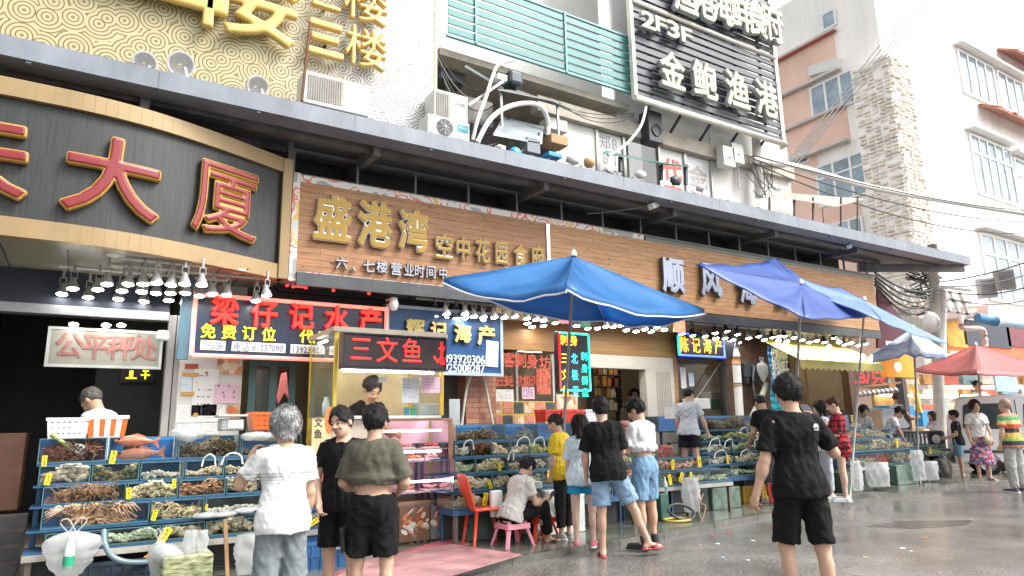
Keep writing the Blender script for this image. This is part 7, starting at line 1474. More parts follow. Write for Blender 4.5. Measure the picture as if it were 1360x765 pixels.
# below the left stall
tag(MB().tube(catmull([tuple(W(138, 704, 7.7)), tuple(W(139, 722, 7.62)), tuple(W(148, 738, 7.6)), tuple(W(165, 746, 7.6)), tuple(W(188, 747, 7.65)), tuple(W(200, 745, 7.7))], 6), .026, 8).build('grey_hose', mat('grey_blue_hose', (.16, .22, .26), .4, var=.2)), 'thick grey hose curving below the pale green shellfish', 'hose')
def crate(label, px0, py0, px1, py1, y, d, m, z0=None, name='plastic_crate'):
    x0, x1, za, zb2 = sbox(px0, py0, px1, py1, y); za = za if z0 is None else z0; t = thing(name, label, 'crate', ((x0 + x1) / 2, y, za)); w = MB(); th = .02
    w.box(x0, y, za, x1, y + th, zb2); w.box(x0, y + d - th, za, x1, y + d, zb2); w.box(x0, y + th, za, x0 + th, y + d - th, zb2); w.box(x1 - th, y + th, za, x1, y + d - th, zb2); w.box(x0 + th, y + th, za, x1 - th, y + d - th, za + .02); w.build('body', m, t); w = MB()
    k = max(3, int((x1 - x0) / .09))
    for i in range(k + 1): q = x0 + (x1 - x0) * i / k; w.box(q - .008, y - .012, za, q + .008, y - .0005, zb2 - .02)
    w.box(x0 - .012, y - .014, zb2 - .03, x1 + .012, y - .0005, zb2 + .005); w.box(x0, y - .011, (za + zb2) / 2 - .01, x1, y - .0015, (za + zb2) / 2 + .01); w.build('rib', m, t); return t
CRB = mat('crate_blue', (.02, .10, .26), .45, var=.35, scale=6)
crate('dark blue crate with seafood under the left stall', 105, 750, 205, 790, 7.7, .5, mat('crate_navy', (.02, .035, .06), .5, var=.4), .07); crate('blue ribbed crate beside the boy in black, under the left stall', 402, 722, 462, 770, 7.35, .45, CRB, .07)
t = thing('juice_bottle', 'orange juice bottle lying on the dark blue crate', 'bottle', tuple(W(190, 748, 7.75))); c = W(192, 745, 7.75); M = Matrix.Rotation(R(40), 3, 'Y'); MB().lathe([(0, -.11), (.03, -.11), (.032, .03), (.014, .08), (.014, .10)], tuple(c), 12, M=M).build('body', mat('juice', (.72, .33, .05), .2, var=.1), t); MB().lathe([(.016, .10), (.016, .125), (0, .125)], tuple(c), 10, M=M).build('cap', OPL, t)
bag('white carrier bag with a water bottle inside, hung at the left stall corner', 93, 738, 7.55, .42, .42, seed=5); c = W(92, 735, 7.36); t = thing('water_bottle', 'water bottle with green label showing through the hanging white bag', 'bottle', tuple(c)); MB().lathe([(0, -.13), (.04, -.13), (.042, .0), (.038, .07), (.016, .12), (.016, .15), (0, .15)], tuple(c), 12).build('body', mat('clear_plastic', (.62, .66, .64), .15, var=.1), t); MB().lathe([(.0435, -.10), (.0435, -.02)], tuple(c), 12).build('label', mat('label_green', (.02, .30, .16), .4, var=.1), t)
bag('slim white bag beside the mossy stone block', 210, 748, 7.35, .16, .40, seed=8)
m, n, b = nodes_mat('mossy_stone'); tc = n.nodes.new('ShaderNodeTexCoord'); mp = n.nodes.new('ShaderNodeMapping'); mp.inputs['Scale'].default_value = (6, 6, 22); n.links.new(tc.outputs['Object'], mp.inputs[0]); nz = n.nodes.new('ShaderNodeTexNoise'); nz.inputs['Scale'].default_value = 1.6; nz.inputs['Detail'].default_value = 7; n.links.new(mp.outputs[0], nz.inputs['Vector']); n.links.new(ramp(n, nz.outputs[0], [(.3, (.08, .09, .04)), (.5, (.28, .30, .15)), (.7, (.50, .48, .34))]), b.inputs['Base Color']); bp = n.nodes.new('ShaderNodeBump'); bp.inputs['Strength'].default_value = .8; bp.inputs['Distance'].default_value = .02; n.links.new(nz.outputs[0], bp.inputs['Height']); n.links.new(bp.outputs[0], b.inputs['Normal']); b.inputs['Roughness'].default_value = .6
x0, x1 = X(217, 7.1, 740), X(284, 7.1, 740); t = thing('mossy_tank', 'old tank overgrown with green moss in front of the left stall', 'tank', ((x0 + x1) / 2, 7.1, .07)); MB().box(x0, 7.1, .07, x1, 7.5, zy(738, 250, 7.1)).build('body', m, t, bevel=.02)
lump('heap of white carrier bags on the mossy tank', 235, 732, 7.25, .22, .10, 9, 'plastic_bag', 'bag'); bag('upright white carrier bag on the mossy tank, left of two', 252, 724, 7.2, .12, .26, seed=11, tip=False); bag('upright white carrier bag on the mossy tank, right of two', 268, 722, 7.2, .11, .24, seed=12, tip=False)
tag(MB().bar(tuple(W(299, 690, 7.6)), tuple(W(302, 768, 7.6)), .035).build('wooden_stick', mat('stick_wood', (.34, .20, .10), .7, var=.3)), 'wooden stick leaning below the snail tank', 'stick'); bag('white carrier bag held at the side of the grey haired man', 333, 735, 6.8, .26, .34, seed=14, tip=False)
lump('white paper wrap on the blue ribbed crate', 452, 722, 7.3, .15, .05, 21, 'paper_wrap', 'wrap')
# red mats, chair and stools
def mat_sheet(label, px, z, m, th=.012):
    P = [G(a, b2, z) for a, b2 in px]; return tag(MB().prism([tuple(p) for p in P], (0, 0, -th)).build('floor_mat', m, None), label, 'mat')
RM = mat('red_mat', (.42, .11, .12), .45, var=.3, scale=5, bump=.35, bscale=120); RM2 = mat('pink_mat', (.38, .20, .20), .35, var=.5, scale=3, bump=.35, bscale=120)
mat_sheet('worn pink red mat reaching to the kerb by the pink stool', [(430, 775), (560, 775), (693, 736), (600, 722), (480, 745)][::-1], .095, RM2); mat_sheet('red mat at the foot of the chilled display', [(520, 742), (625, 722), (600, 712), (430, 765)], .082, RM)
ch = thing('plastic_chair', 'orange red plastic chair with low backrest beside pink stool', 'chair', tuple(G(640, 727, .07))); q = Vector(G(645, 722, .07)); CP = mat('chair_orange', (.72, .07, .02), .35, var=.08); CM = Matrix.Rotation(facing(.9, -.15), 3, 'Z')
def cpt(x, y, z): return tuple(q + CM @ Vector((x, y, z)))
w = MB(); w.prism([cpt(-.2, .2, .44), cpt(-.2, -.2, .43), cpt(.2, -.2, .43), cpt(.2, .2, .44)], (0, 0, -.03)); w.build('seat', CP, ch, bevel=.012)
w = MB(); w.prism([cpt(-.2, -.19, .44), cpt(-.19, -.29, .80), cpt(-.12, -.30, .84), cpt(.12, -.30, .84), cpt(.19, -.29, .80), cpt(.2, -.19, .44)], CM @ Vector((0, -.025, 0))); w.build('backrest', CP, ch, bevel=.008)
for sx in (-1, 1):
    for sy in (-1, 1): MB().tube([cpt(sx * .17, sy * .17, .42), cpt(sx * .21, sy * .22, .0)], [.024, .018], 6).build('leg', CP, ch)
def stool(label, loc, h, m, r=.15):
    t = thing('plastic_stool', label, 'stool', tuple(loc)); q = Vector(loc); w = MB(); w.prism([tuple(q + Vector((r * .85 * sx, r * .85 * sy, h))) for sx, sy in ((-1, -1), (1, -1), (1, 1), (-1, 1))], (0, 0, -.025)); w.build('seat', m, t, bevel=.012)
    for sx in (-1, 1):
        for sy in (-1, 1): a = q + Vector((sx * r * .72, sy * r * .72, h - .02)); b2 = q + Vector((sx * r * 1.25, sy * r * 1.25, 0)); MB().bar(tuple(a), tuple(b2), .05, .03).build('leg', m, t, bevel=.006)
    w = MB(); f = .62
    for a, b2 in (((-1, -1), (1, -1)), ((1, -1), (1, 1)), ((1, 1), (-1, 1)), ((-1, 1), (-1, -1))): w.prism([tuple(q + Vector((a[0] * r * 1.0, a[1] * r * 1.0, h - .03))), tuple(q + Vector((b2[0] * r * 1.0, b2[1] * r * 1.0, h - .03))), tuple(q + Vector((b2[0] * r * 1.03, b2[1] * r * 1.03, h - .09))), tuple(q + Vector((a[0] * r * 1.03, a[1] * r * 1.03, h - .09)))], (a[0] * .004 + b2[0] * .004, a[1] * .004 + b2[1] * .004, 0))
    w.build('apron', m, t); return t
PKS = mat('pink_plastic', (.72, .28, .34), .35, var=.06)
STO = G(684, 733, .0); stool('pink plastic stool under the seated man', (float(STO[0]), float(STO[1]) + .05, .06), .30, PKS); stool('red plastic stool half hidden behind the seated man legs', tuple(G(716, 716, .07)), .30, CP)
# floor boxes
def fbox(label, px0, py0, px1, py1, y, d, m, nm='floor_box', cat='box', z0=.07): 
    x0, x1, za, zb2 = sbox(px0, py0, px1, py1, y); o = MB().box(x0, y, z0 if z0 is not None else za, x1, y + d, zb2).build(nm, m, None, bevel=.012); return tag(o, label, cat)
fbox('tall white foam box between yellow shirt woman and girl', 724, 652, 778, 706, 7.7, .4, mat('foam_dirty', (.55, .57, .54), .6, var=.2, scale=4)); fbox('dark tank on the floor behind the orange red chair', 618, 668, 660, 712, 7.9, .4, mat('floor_tank', (.05, .075, .06), .3, var=.5, scale=5)); fbox('tall green crate standing under the water bottle', 877, 656, 890, 690, 7.8, .3, mat('crate_green', (.05, .13, .10), .5, var=.4, scale=8)); fbox('white paper sheets hanging behind the seated man', 653, 652, 668, 686, 7.55, .06, PAPER, 'paper_stack', 'paper', None)
fbox('white foam box at the side of the seated man shins', 708, 640, 722, 700, 7.75, .3, mat('foam_dirty'), 'foam_box')
c = W(884, 655, 7.9); t = thing('water_bottle', 'clear water bottle standing on the tall green crate', 'bottle', tuple(c)); MB().lathe([(0, 0), (.035, 0), (.037, .14), (.014, .21), (.014, .24), (0, .24)], tuple(c), 12).build('body', mat('clear_plastic'), t); MB().lathe([(.038, .05), (.038, .09)], tuple(c), 12).build('label', mat('label_green'), t)
bag('white bag hung from the corner stall above the hose coil', 918, 657, 7.75, .30, .50, seed=31, tip=False)
tag(MB().tube([(float(W(905, 676, 7.6)[0]) + .23 * math.cos(a), 7.6 + .12 * math.sin(a), .10 + .20 * (1 + math.sin(a * 1)) * .5) for a in np.linspace(0, 6.6, 26)], .02, 7).build('hose_coil', mat('hose_black', (.04, .05, .05), .4, var=.2)), 'loose black hose coil on wet pavement below white bag', 'hose')
tag(MB().tube([(float(W(901, 684, 7.6)[0]) + .24 * math.cos(a), 7.62 + .16 * math.sin(a), .095) for a in np.linspace(0, 6.3, 26)], .018, 7).build('hose_coil', mat('hose_yellow', (.45, .34, .08), .45, var=.2)), 'yellow hose ring lying flat under the white bag', 'hose')
pipe('thin looped cable standing in front of the corner stall', [(921, 640, 7.8), (926, 655, 7.7), (930, 668, 7.6), (937, 672, 7.6), (932, 690, 7.55), (928, 676, 7.6), (934, 655, 7.7)], .010, mat('cable_brown', (.25, .14, .08), .5), 'cable', 'cable')
fbox('glass sided floor tank with algae right of the white bag', 945, 649, 985, 676, 8.2, .4, mat('algae_tank', (.10, .16, .13), .15, var=.6, scale=7), 'floor_tank', 'tank'); fbox('dark floor tank left of the algae tank', 926, 648, 944, 678, 8.25, .4, mat('floor_tank'), 'floor_tank', 'tank')
crate('amber yellow crate on the pavement behind the stooping man', 986, 646, 1022, 664, 8.6, .4, mat('amber_plastic', (.55, .32, .03), .45, var=.3), None); bag('red bag beside the stooping man shoes', 1026, 655, 8.0, .18, .34, mat('bag_red', (.55, .05, .05), .4), 41, False); tag(MB().prism([tuple(G(*p, .079)) for p in ((988, 660), (1000, 668), (1014, 672), (1002, 660))], (0, 0, -.006)).build('cardboard_scrap', mat('wet_card', (.45, .30, .12), .5)), 'flattened amber cardboard scrap by the yellow crate', 'scrap')
fbox('green floor tank with amber light under the far stall', 1190, 618, 1220, 639, 8.7, .5, mat('algae_tank'), 'floor_tank', 'tank'); fbox('dark floor tank under the left part of far stall', 1118, 628, 1160, 648, 8.5, .5, mat('floor_tank'), 'floor_tank', 'tank')
bag('big clear plastic sack leaning at the far stall foot', 1166, 630, 8.35, .55, .48, seed=51, tip=False); bag('white sack with red print at right of far stall', 1219, 618, 8.6, .34, .66, seed=52, tip=False); bag('white sack lying right of the printed sack', 1235, 625, 8.7, .45, .42, seed=53, tip=False); bag('dark grey sack at the end of the far stall', 1252, 622, 9.2, .5, .46, mat('bag_dark', (.10, .10, .09), .6, var=.3), 54, False)
bag('white carrier bag hanging by the plaid shirt woman', 1138, 632, 7.9, .24, .55, seed=55, tip=False)
# yellow awning shop
y0_, y1_ = 9.75, 8.75; a0 = W(1085, 462, y0_); a1 = W(1150, 462, y0_); f0 = W(1062, 477, y1_); f1 = W(1171, 471, y1_)
t = thing('shop_awning', 'bright yellow scalloped awning of the end shop', 'awning', tuple(f0)); AWY = cloth('awning_yellow', (.80, .70, .22), .3); zt2, zf = float(a0[2]) + .25, float(f0[2]); xa_, xb2 = float(f0[0]), float(f1[0]); w = MB(); n_ = 16
w.prism([(xa_, y1_, zf), (xb2, y1_, zf), (xb2, y0_ + .2, zt2), (xa_, y0_ + .2, zt2)], (0, 0, -.01)); w.build('canopy', AWY, t); w = MB()
for i in range(n_):
    q0 = xa_ + (xb2 - xa_) * i / n_; q1 = xa_ + (xb2 - xa_) * (i + 1) / n_; m_ = (q0 + q1) / 2; w.prism([(q0, y1_ - .006, zf), (q1, y1_ - .006, zf), (q1, y1_ - .006, zf - .16), (m_, y1_ - .006, zf - .21), (q0, y1_ - .006, zf - .16)], (0, -.005, 0))
w.build('valance', AWY, t); w = MB()
for i in range(7): q = xa_ + .3 + (xb2 - xa_ - .5) * i / 6; w.ell((q, y1_ + .1, zf + .13), (.07, .07, .09), 10, 6)
w.build('bulb', mat('globe_glow', (1, 1, .9), emit=6, ecol=(1, .93, .72), var=0), t)
y = 11.5; L = Letters(); t = thing('menu_sign', 'dark menu panel with red price 6.8 inside the end shop', 'sign', tuple(W(1147, 505, y))); x0, x1, z0, z1 = sbox(1120, 515, 1178, 490, y); MB().box(x0, y, z0, x1, y + .04, z1).build('panel', mat('menu_black', (.05, .03, .025), .5), t); run('6.8/只', x0 + .15, x1 - .15, (z0 + z1) / 2, .42, y - .001, LR, 'lettering', t, .006)
t = thing('menu_sign', 'brown menu poster with dark red figure 6 inside the end shop', 'sign', tuple(W(1100, 510, y - .3))); x0, x1, z0, z1 = sbox(1072, 535, 1108, 492, y - .3); MB().box(x0, y - .3, z0, x1, y - .26, z1).build('panel', mat('menu_tan', (.40, .27, .17), .6, var=.15), t); Letters().char('6', x0 + (x1 - x0) * .42, z0 + (z1 - z0) * .62, .42, .50, y - .302, .006, .05).build('lettering', mat('figure_red', (.35, .03, .03), .5), t)
bx('shop_counter', 'brown counter with white front of the end shop', 'counter', 1108, 545, 1175, 580, 10.3, .5, mat('counter_brown', (.20, .12, .07), .5, var=.3)); 
t = thing('hanging_rack', 'rack of hanging pans and scoops over the end shop counter', 'rack', tuple(W(1150, 520, 10.6))); w = MB(); w.bar(tuple(W(1118, 517, 10.6)), tuple(W(1196, 508, 10.6)), .05); w.build('bar', WOODF, t); w = MB()
for i in range(12): p = W(1122 + i * 6, 522 - i * .7, 10.6); w.lathe([(.0, -.16), (.09, -.12), (.10, -.06), (.02, 0)], tuple(p), 8)
w.build('scoop', mat('alu'), t)
# orange sign box at building end, maroon canvas
y = 9.6; x0, x1, z0, z1 = sbox(1178, 500, 1211, 467, y); t = thing('light_box', 'orange sign box with white oval emblem at the building end', 'sign', (x0, y, z0)); MB().box(x0, y, z0, x1, y + .15, z1).build('box', mat('sign_orange', (.75, .24, .02), emit=.2, ecol=(1, .35, .03), var=.2), t, bevel=.01); w = MB(); w.add([((x0 * .58 + x1 * .42) + .16 * math.cos(a), y - .002, z0 + (z1 - z0) * .62 + .12 * math.sin(a)) for a in np.linspace(0, 6.28, 21)[:-1]], [tuple(range(20))]); w.box(x0 + .15, y - .003, z0 + .12, x1 - .35, y - .001, z0 + .22); w.build('emblem', mat('emblem_white', (.85, .85, .82), emit=.4, ecol=(1, 1, 1), var=0), t)
t = tag(MB().prism([tuple(W(*p, 9.9)) for p in ((1166, 380), (1216, 448), (1212, 462), (1166, 462))], (0, .06, 0)).build('canvas_sheet', mat('maroon', (.085, .015, .03), .7, var=.25)), 'maroon canvas sheet hung beyond the end of the plank board', 'canvas')

y = 8.33; notice('grey white licence stuck on the kiosk serving glass', 534, 502, 556, 535, 8.315, mat('grey_paper', (.50, .54, .55), .6, var=.06), 6, dense=.4); notice('pale pink notice stuck on the kiosk serving glass', 559, 500, 586, 522, 8.315, PINKP, 4); notice('small pale card on the kiosk lamp rail', 503, 500, 513, 508, 8.315, PAPER, 2)
for px0, px1, m_, lb in ((537, 544, mat('card_teal', (.04, .28, .34), .4, var=0), 'blue'), (546, 553, mat('card_green', (.03, .34, .20), .4, var=0), 'green')): bx('counter_card', f'small {lb} card stand on the kiosk counter', 'card stand', px0, 541, px1, 554, 8.36, .02, m_, bev=.002)
bx('counter_scale', 'grey weighing scale on the kiosk counter behind glass', 'scale', 556, 536, 584, 551, 8.45, .2, mat('scale_grey'))
for px, cc in ((431, (.60, .66, .64)), (438, (.20, .50, .26))): c = W(px, 553, 8.6); tag(MB().lathe([(0, 0), (.035, 0), (.037, .15), (.014, .21), (.014, .24), (0, .24)], tuple(c), 12).build('drink_bottle', mat('bottle_%d' % px, cc, .15, var=.05)), ('clear' if px < 435 else 'green') + ' drink bottle at the left end of kiosk', 'bottle')
bx('grey_screen', 'grey translucent sheet standing right of the kiosk', 'screen', 597, 530, 611, 566, 8.9, .02, mat('screen_grey', (.34, .38, .40), .3, var=.2), bev=.002)
t = thing('shop_light_sign', 'tiny yellow lit characters deep inside the dark doorway', 'sign', tuple(W(183, 497, 11.5))); p = W(183, 497, 11.5); w = MB()
for a, c, e, f in ((-.15, -.01, -.07, -.05), (-.11, -.06, -.06, .05), (.04, .16, -.02, 0), (.06, .14, .04, .06), (.09, .11, -.07, .06)): w.box(p[0] + a, 11.495, p[2] + e, p[0] + c, 11.5, p[2] + f)
w.build('lit_strokes', LY, t); MB().box(p[0] - .22, 11.505, p[2] - .12, p[0] + .22, 11.54, p[2] + .12).build('panel', BK, t)

w = MB()
for i in range(4): w.box(-2.6, 8.75 + i * .3, .07, -.42, 9.05 + i * .3 if i < 3 else 10.0, .20 + i * .13)
tag(w.build('stone_steps', mat('dark_stone', (.06, .055, .05), .4, var=.4, scale=4)), 'dark stone steps at the left doorway beside the left stall', 'steps')
x0 = float(W(0, 650, 9.5)[0]); tag(MB().box(x0 - 1.0, 10.3, .6, -.55, 10.9, 1.5).build('brown_cabinet', mat('cab_brown', (.12, .05, .03), .4, var=.4, scale=3), None, bevel=.01), 'reddish brown cabinet inside the dark doorway', 'cabinet')

for i in range(7): cable('loose cable trailing along the canopy edge below the balcony', W(600 + i * 34, 184 + i * 7, 8.9 + .1 * (i % 3)), W(660 + i * 36, 190 + i * 9, 9.0), .10 + .05 * (i % 3), .014, (CAB, CABG, PIPE)[i % 3], group='loose cables on the canopy')
for i, (px, py, cc) in enumerate(((664, 198, WP), (684, 203, BLU), (760, 212, WP), (782, 216, CARD), (850, 232, WP), (897, 240, STEEL), (930, 250, WP))):
    c = W(px, py, 8.85); w = MB(); w.ell(tuple(c), (.10 + .02 * (i % 3), .09, .07 + .02 * (i % 2)), 10, 6, jit=.18); tag(w.build('rubbish_lump', cc, None), 'small lump of discarded rubbish lying on the canopy edge', 'rubbish', 'rubbish on the canopy edge')
# ================================================================ lane beyond the market: van, car, pole, shop fronts
def wheel(parent, c, r, wd_, ax):
    M = Matrix.Rotation(math.atan2(ax[1], ax[0]), 3, 'Z') @ Matrix.Rotation(R(90), 3, 'Y'); w = MB(); w.lathe([(r * .62, -wd_ / 2), (r * .92, -wd_ / 2), (r, -wd_ * .3), (r, wd_ * .3), (r * .92, wd_ / 2), (r * .62, wd_ / 2)], c, 22, M=M); ty = w.build('wheel', mat('tyre', (.02, .02, .02), .8, var=.2), parent); w = MB(); w.lathe([(0, -wd_ * .42), (r * .6, -wd_ * .38), (r * .63, -wd_ / 2), (r * .63, wd_ / 2), (r * .6, wd_ * .38), (0, wd_ * .42)], c, 18, M=M); w.build('rim', mat('rim_grey', (.35, .35, .36), .35, .6), ty)
VP = mat('van_silver', (.90, .91, .91), .3, .0, var=.06, scale=1); VG = mat('van_glass', (.06, .085, .10), .05, var=.4, scale=1.2); VB = mat('van_trim', (.06, .065, .07), .5, var=.2)
rv = ray(1266, 600); rv = rv / np.hypot(rv[0], rv[1]) ; base = rv * 22.0; ang = math.atan2(-.86, .51)
van = thing('minivan', 'silver minivan with dark side windows parked beyond the floral skirt woman', 'van', (float(base[0]), float(base[1]), 0)); VM = Matrix.Rotation(ang, 3, 'Z'); vq = Vector((float(base[0]), float(base[1]), 0)); vz = 2.1 / 1.95
def vt(p): return tuple(vq + VM @ Vector((p[0], p[1], p[2] * vz)))
def vpr(poly, y0, y1, m, nm, bev=.0, par=None):   # side profile extruded across the van
    a = [vt((x, y0, z)) for x, z in poly]; o = VM @ Vector((0, y1 - y0, 0)); return MB().prism(a, o).build(nm, m, par or van, bevel=bev)
prof = [(.0, .32), (.03, 1.0), (.10, 1.45), (.22, 1.84), (.40, 1.93), (3.2, 1.95), (3.45, 1.88), (3.95, 1.15), (4.25, 1.0), (4.3, .32)]
vpr(prof, 0, 1.65, VP, 'body', .05); 
for i, (x0, x1) in enumerate(((.30, 1.42), (1.62, 2.35), (2.50, 3.30))): o = vpr([(x0 + .04, 1.12), (x0, 1.17), (x0 + .06, 1.68), (x0 + .12, 1.73), (x1 - .06, 1.73), (x1, 1.68), (x1, 1.17), (x1 - .05, 1.12)], -.012, -.002, VB, 'window'); vpr([(x0 + .06, 1.16), (x0 + .11, 1.70), (x1 - .05, 1.70), (x1 - .05, 1.16)], -.018, -.0125, VG, 'pane', par=o)
vpr([(.02, .55), (.02, .62), (4.28, .62), (4.28, .55)], -.02, -.002, VB, 'side_strip'); vpr([(1.50, .40), (1.50, 1.80), (1.52, 1.80), (1.52, .40)], -.006, -.001, VB, 'door_gap'); vpr([(2.42, .40), (2.42, 1.80), (2.44, 1.80), (2.44, .40)], -.006, -.001, VB, 'door_gap'); vpr([(2.2, .98), (2.2, 1.03), (2.36, 1.03), (2.36, .98)], -.03, -.001, VB, 'door_handle'); vpr([(.01, .95), (.03, 1.25), (.10, 1.25), (.10, .95)], -.012, -.001, mat('tail_red', (.4, .03, .03), .3), 'tail_light'); vpr([(.0, .30), (-.06, .34), (-.06, .52), (.0, .55)], 0, 1.6, VB, 'bumper')
for x in (.75, 3.45):
    for yy in (.10, 1.55): wheel(van, vt((x, yy, .30)), .31, .20, VM @ Vector((0, 1, 0)))
# dark car with upright slotted grille, nose towards us
rc = ray(1215, 600); rc = rc / np.hypot(rc[0], rc[1]); cb = rc * 21.5; cq = Vector((float(cb[0]), float(cb[1]), .12)); CMx = Matrix.Rotation(math.atan2(-.12, .99), 3, 'Z') @ Matrix.Rotation(R(-24), 3, 'Z')
car = thing('parked_car', 'dark parked car with upright slotted grille behind the far stall', 'car', tuple(cq)); 
def ct(x, y, z): return tuple(cq + CMx @ Vector((x, y, z)))
def cbx(x0, y0, z0, x1, y1, z1, m, nm, bev=.0): return MB().prism([ct(x0, y0, z0), ct(x1, y0, z0), ct(x1, y1, z0), ct(x0, y1, z0)], (0, 0, z1 - z0)).build(nm, m, car, bevel=bev)
CD = mat('car_dark', (.07, .075, .085), .2, .4, var=.1); CHR = mat('chrome', (.6, .6, .6), .15, .9, var=.1)
def cpr(poly, x0, x1, m, nm, bev=0.): return MB().prism([ct(x0, y, z) for y, z in poly], CMx @ Vector((x1 - x0, 0, 0))).build(nm, m, car, bevel=bev)
cpr([(0, .45), (0, 1.02), (.06, 1.06), (1.25, 1.12), (1.3, 1.1), (4.2, 1.1), (4.3, .9), (4.3, .4), (.02, .4)], -.88, .88, CD, 'body', .04); cpr([(1.2, 1.1), (1.85, 1.72), (3.6, 1.74), (4.2, 1.12)], -.76, .76, CD, 'cabin', .05); cpr([(1.14, 1.13), (1.27, 1.13), (1.80, 1.66), (1.70, 1.66)], -.68, .68, VG, 'windscreen'); cbx(-.9, -.14, .42, .9, -.002, .60, VB, 'bumper', .03)
w = MB(); 
for i in range(8): x = -.42 + i * .105; w.prism([ct(x, -.03, .68), ct(x + .055, -.03, .68), ct(x + .055, -.002, .68), ct(x, -.002, .68)], (0, 0, .30))
w.build('grille', CHR, car); cbx(-.46, -.012, .65, .46, -.0005, 1.0, VB, 'grille_recess')
for x in (-.62, .62): MB().lathe([(0, .03), (.10, .02), (.12, 0)], ct(x, -.01, .84), 16, M=CMx @ Matrix.Rotation(R(90), 3, 'X')).build('headlight', mat('headlight', (.75, .76, .76), .1, var=0), car)
for x in (-.8, .8):
    for yy in (.75, 3.4): wheel(car, ct(x, yy, .22), .34, .22, CMx @ Vector((1, 0, 0)))
# utility pole, lamps and cable bundles
CONC = mat('pole_concrete', (.36, .34, .31), .8, var=.25, scale=3)
pb = WX(1243, 560, 24.5); pole = thing('utility_pole', 'grey concrete utility pole wrapped in cables beyond the canopy end', 'pole', (float(pb[0]), float(pb[1]), 0)); ptop = WX(1238, 325, 24.5); MB().tube([(float(pb[0]), float(pb[1]), 0), tuple(ptop)], [.19, .15], 12).build('shaft', CONC, pole); w = MB(); zc_ = float(WX(1240, 388, 24.5)[2])
for dz, l in ((0, 1.1), (.5, .9), (-.5, .8)): w.bar((pb[0] - l, pb[1] - .15, zc_ + dz), (pb[0] + l, pb[1] - .15, zc_ + dz), .07)
w.build('cross_arm', STEEL, pole); w = MB()
for i in range(14): p = np.array((pb[0], pb[1] - .2, zc_ + rnd.uniform(-.8, .8))); w.tube([tuple(p + np.array((rnd.uniform(-1.2, 1.2), rnd.uniform(-.2, .2), rnd.uniform(-.3, .3)))) for _ in range(5)], .025, 5)
w.build('cable_tangle', CAB, pole)
t = thing('street_lamp', 'white globe lamp fixed to the utility pole', 'lamp', tuple(WX(1236, 425, 24))); c = WX(1237, 428, 24); MB().ell(tuple(c), (.26, .26, .36), 14, 8).build('globe', mat('globe_white', (.78, .78, .76), .3, var=.05), t); MB().bar(tuple(c + np.array((0, 0, .3))), (float(pb[0]), float(pb[1]), float(c[2]) + .5), .08).build('bracket', WP, t)
tag(MB().tube([tuple(WX(1253, 470, 24)), tuple(WX(1252, 385, 24))], .10, 8).build('thin_post', mat('post_white', (.6, .6, .58), .5)), 'thin white post right of the utility pole', 'post')
def wire(label, a, b2, drop, r=.02, m=CAB, group=None): cable(label, a, b2, drop, r, m, 'wire', group)
for i in range(4): wire('thin overhead wire crossing the pink building diagonally', W(1040 + i * 5, 222, 10.6), WX(1219 + i * 7, -6, 31), .05, .022, CAB, 'diagonal overhead wires')
for i in range(5): wire('dark cable sagging from canopy end to the utility pole', W(1162, 362 + i * 4, 9.4), WX(1240, 384 + i * 3, 24.3), .25 + .1 * i, .03, CAB, 'cables from canopy end to pole')
for i in range(4): wire('cable running from the pole past the right building', WX(1243, 375 + i * 5, 24.3), WX(1420, 325 + i * 16, 27), .2 + .12 * i, .022, CABG if i % 2 else CAB, 'cables right of the pole')
tag(MB().tube(catmull([tuple(W(1000, 213, 10.2)), tuple(W(1060, 222, 10.6)), tuple(WX(1150, 247, 20)), tuple(WX(1260, 268, 26)), tuple(WX(1420, 293, 30))], 6), .085, 7).build('cable_conduit', PIPE), 'fat white wrapped cable run crossing in front of the pink building', 'cable')
for i in range(3): wire('thin wire strung beside the fat white cable run', W(1000, 206 + 5 * i, 10.1), WX(1400, 282 + 12 * i, 30), .3 + .2 * i, .018, CAB, 'wires beside the white cable run')
for i in range(12): cable('tangled wire around the building end drain pipe', W(990 + rnd.uniform(0, 40), 205 + rnd.uniform(0, 30), 10.2), W(1000 + rnd.uniform(0, 40), 240 + rnd.uniform(0, 25), 10.1), rnd.uniform(.05, .4), .012, CAB if i % 2 else CABG, group='wires at the building end')
# scaffold like white stays behind the pole
w = MB()
for i in range(9): a = WX(1170 + i * 13, 372 + i * 2, 27); b2 = WX(1190 + i * 12, 402 + i * 2, 27); w.bar(tuple(a), tuple(b2), .10)
for py in (372, 388, 404): w.bar(tuple(WX(1166, py, 27)), tuple(WX(1290, py + 14, 27)), .10)
tag(w.build('steel_truss', mat('truss_white', (.66, .64, .60), .5, var=.1)), 'white steel truss behind the utility pole', 'truss')
w = MB(); w.prism([tuple(WX(*p, 26)) for p in ((1172, 415), (1240, 425), (1240, 440), (1172, 432))], (.6, .3, 0)); tag(w.build('pale_roof', mat('pale_roof', (.60, .57, .50), .7, var=.15)), 'pale low roof beyond the building end', 'roof')
for i, (px, py) in enumerate(((1200, 418), (1310, 383), (1334, 372))):
    c = WX(px, py, 27.5); t = thing('air_conditioner', ('louvred white unit left of the pole', 'white unit on a bracket above brown shelf roof', 'grey unit above the blue awning')[i], 'air conditioner', tuple(c)); MB().cbox(tuple(c), (.3, .6, .7), Matrix.Rotation(R(30), 3, 'Z')).build('casing', WP if i < 2 else mat('unit_grey', (.35, .34, .32), .6), t, bevel=.02); w = MB()
    for k in range(6): w.cbox(tuple(c + np.array((-.17, -.15, -.26 + k * .1))), (.04, .45, .03), Matrix.Rotation(R(30), 3, 'Z'))
    w.build('louvre', GRL, t)
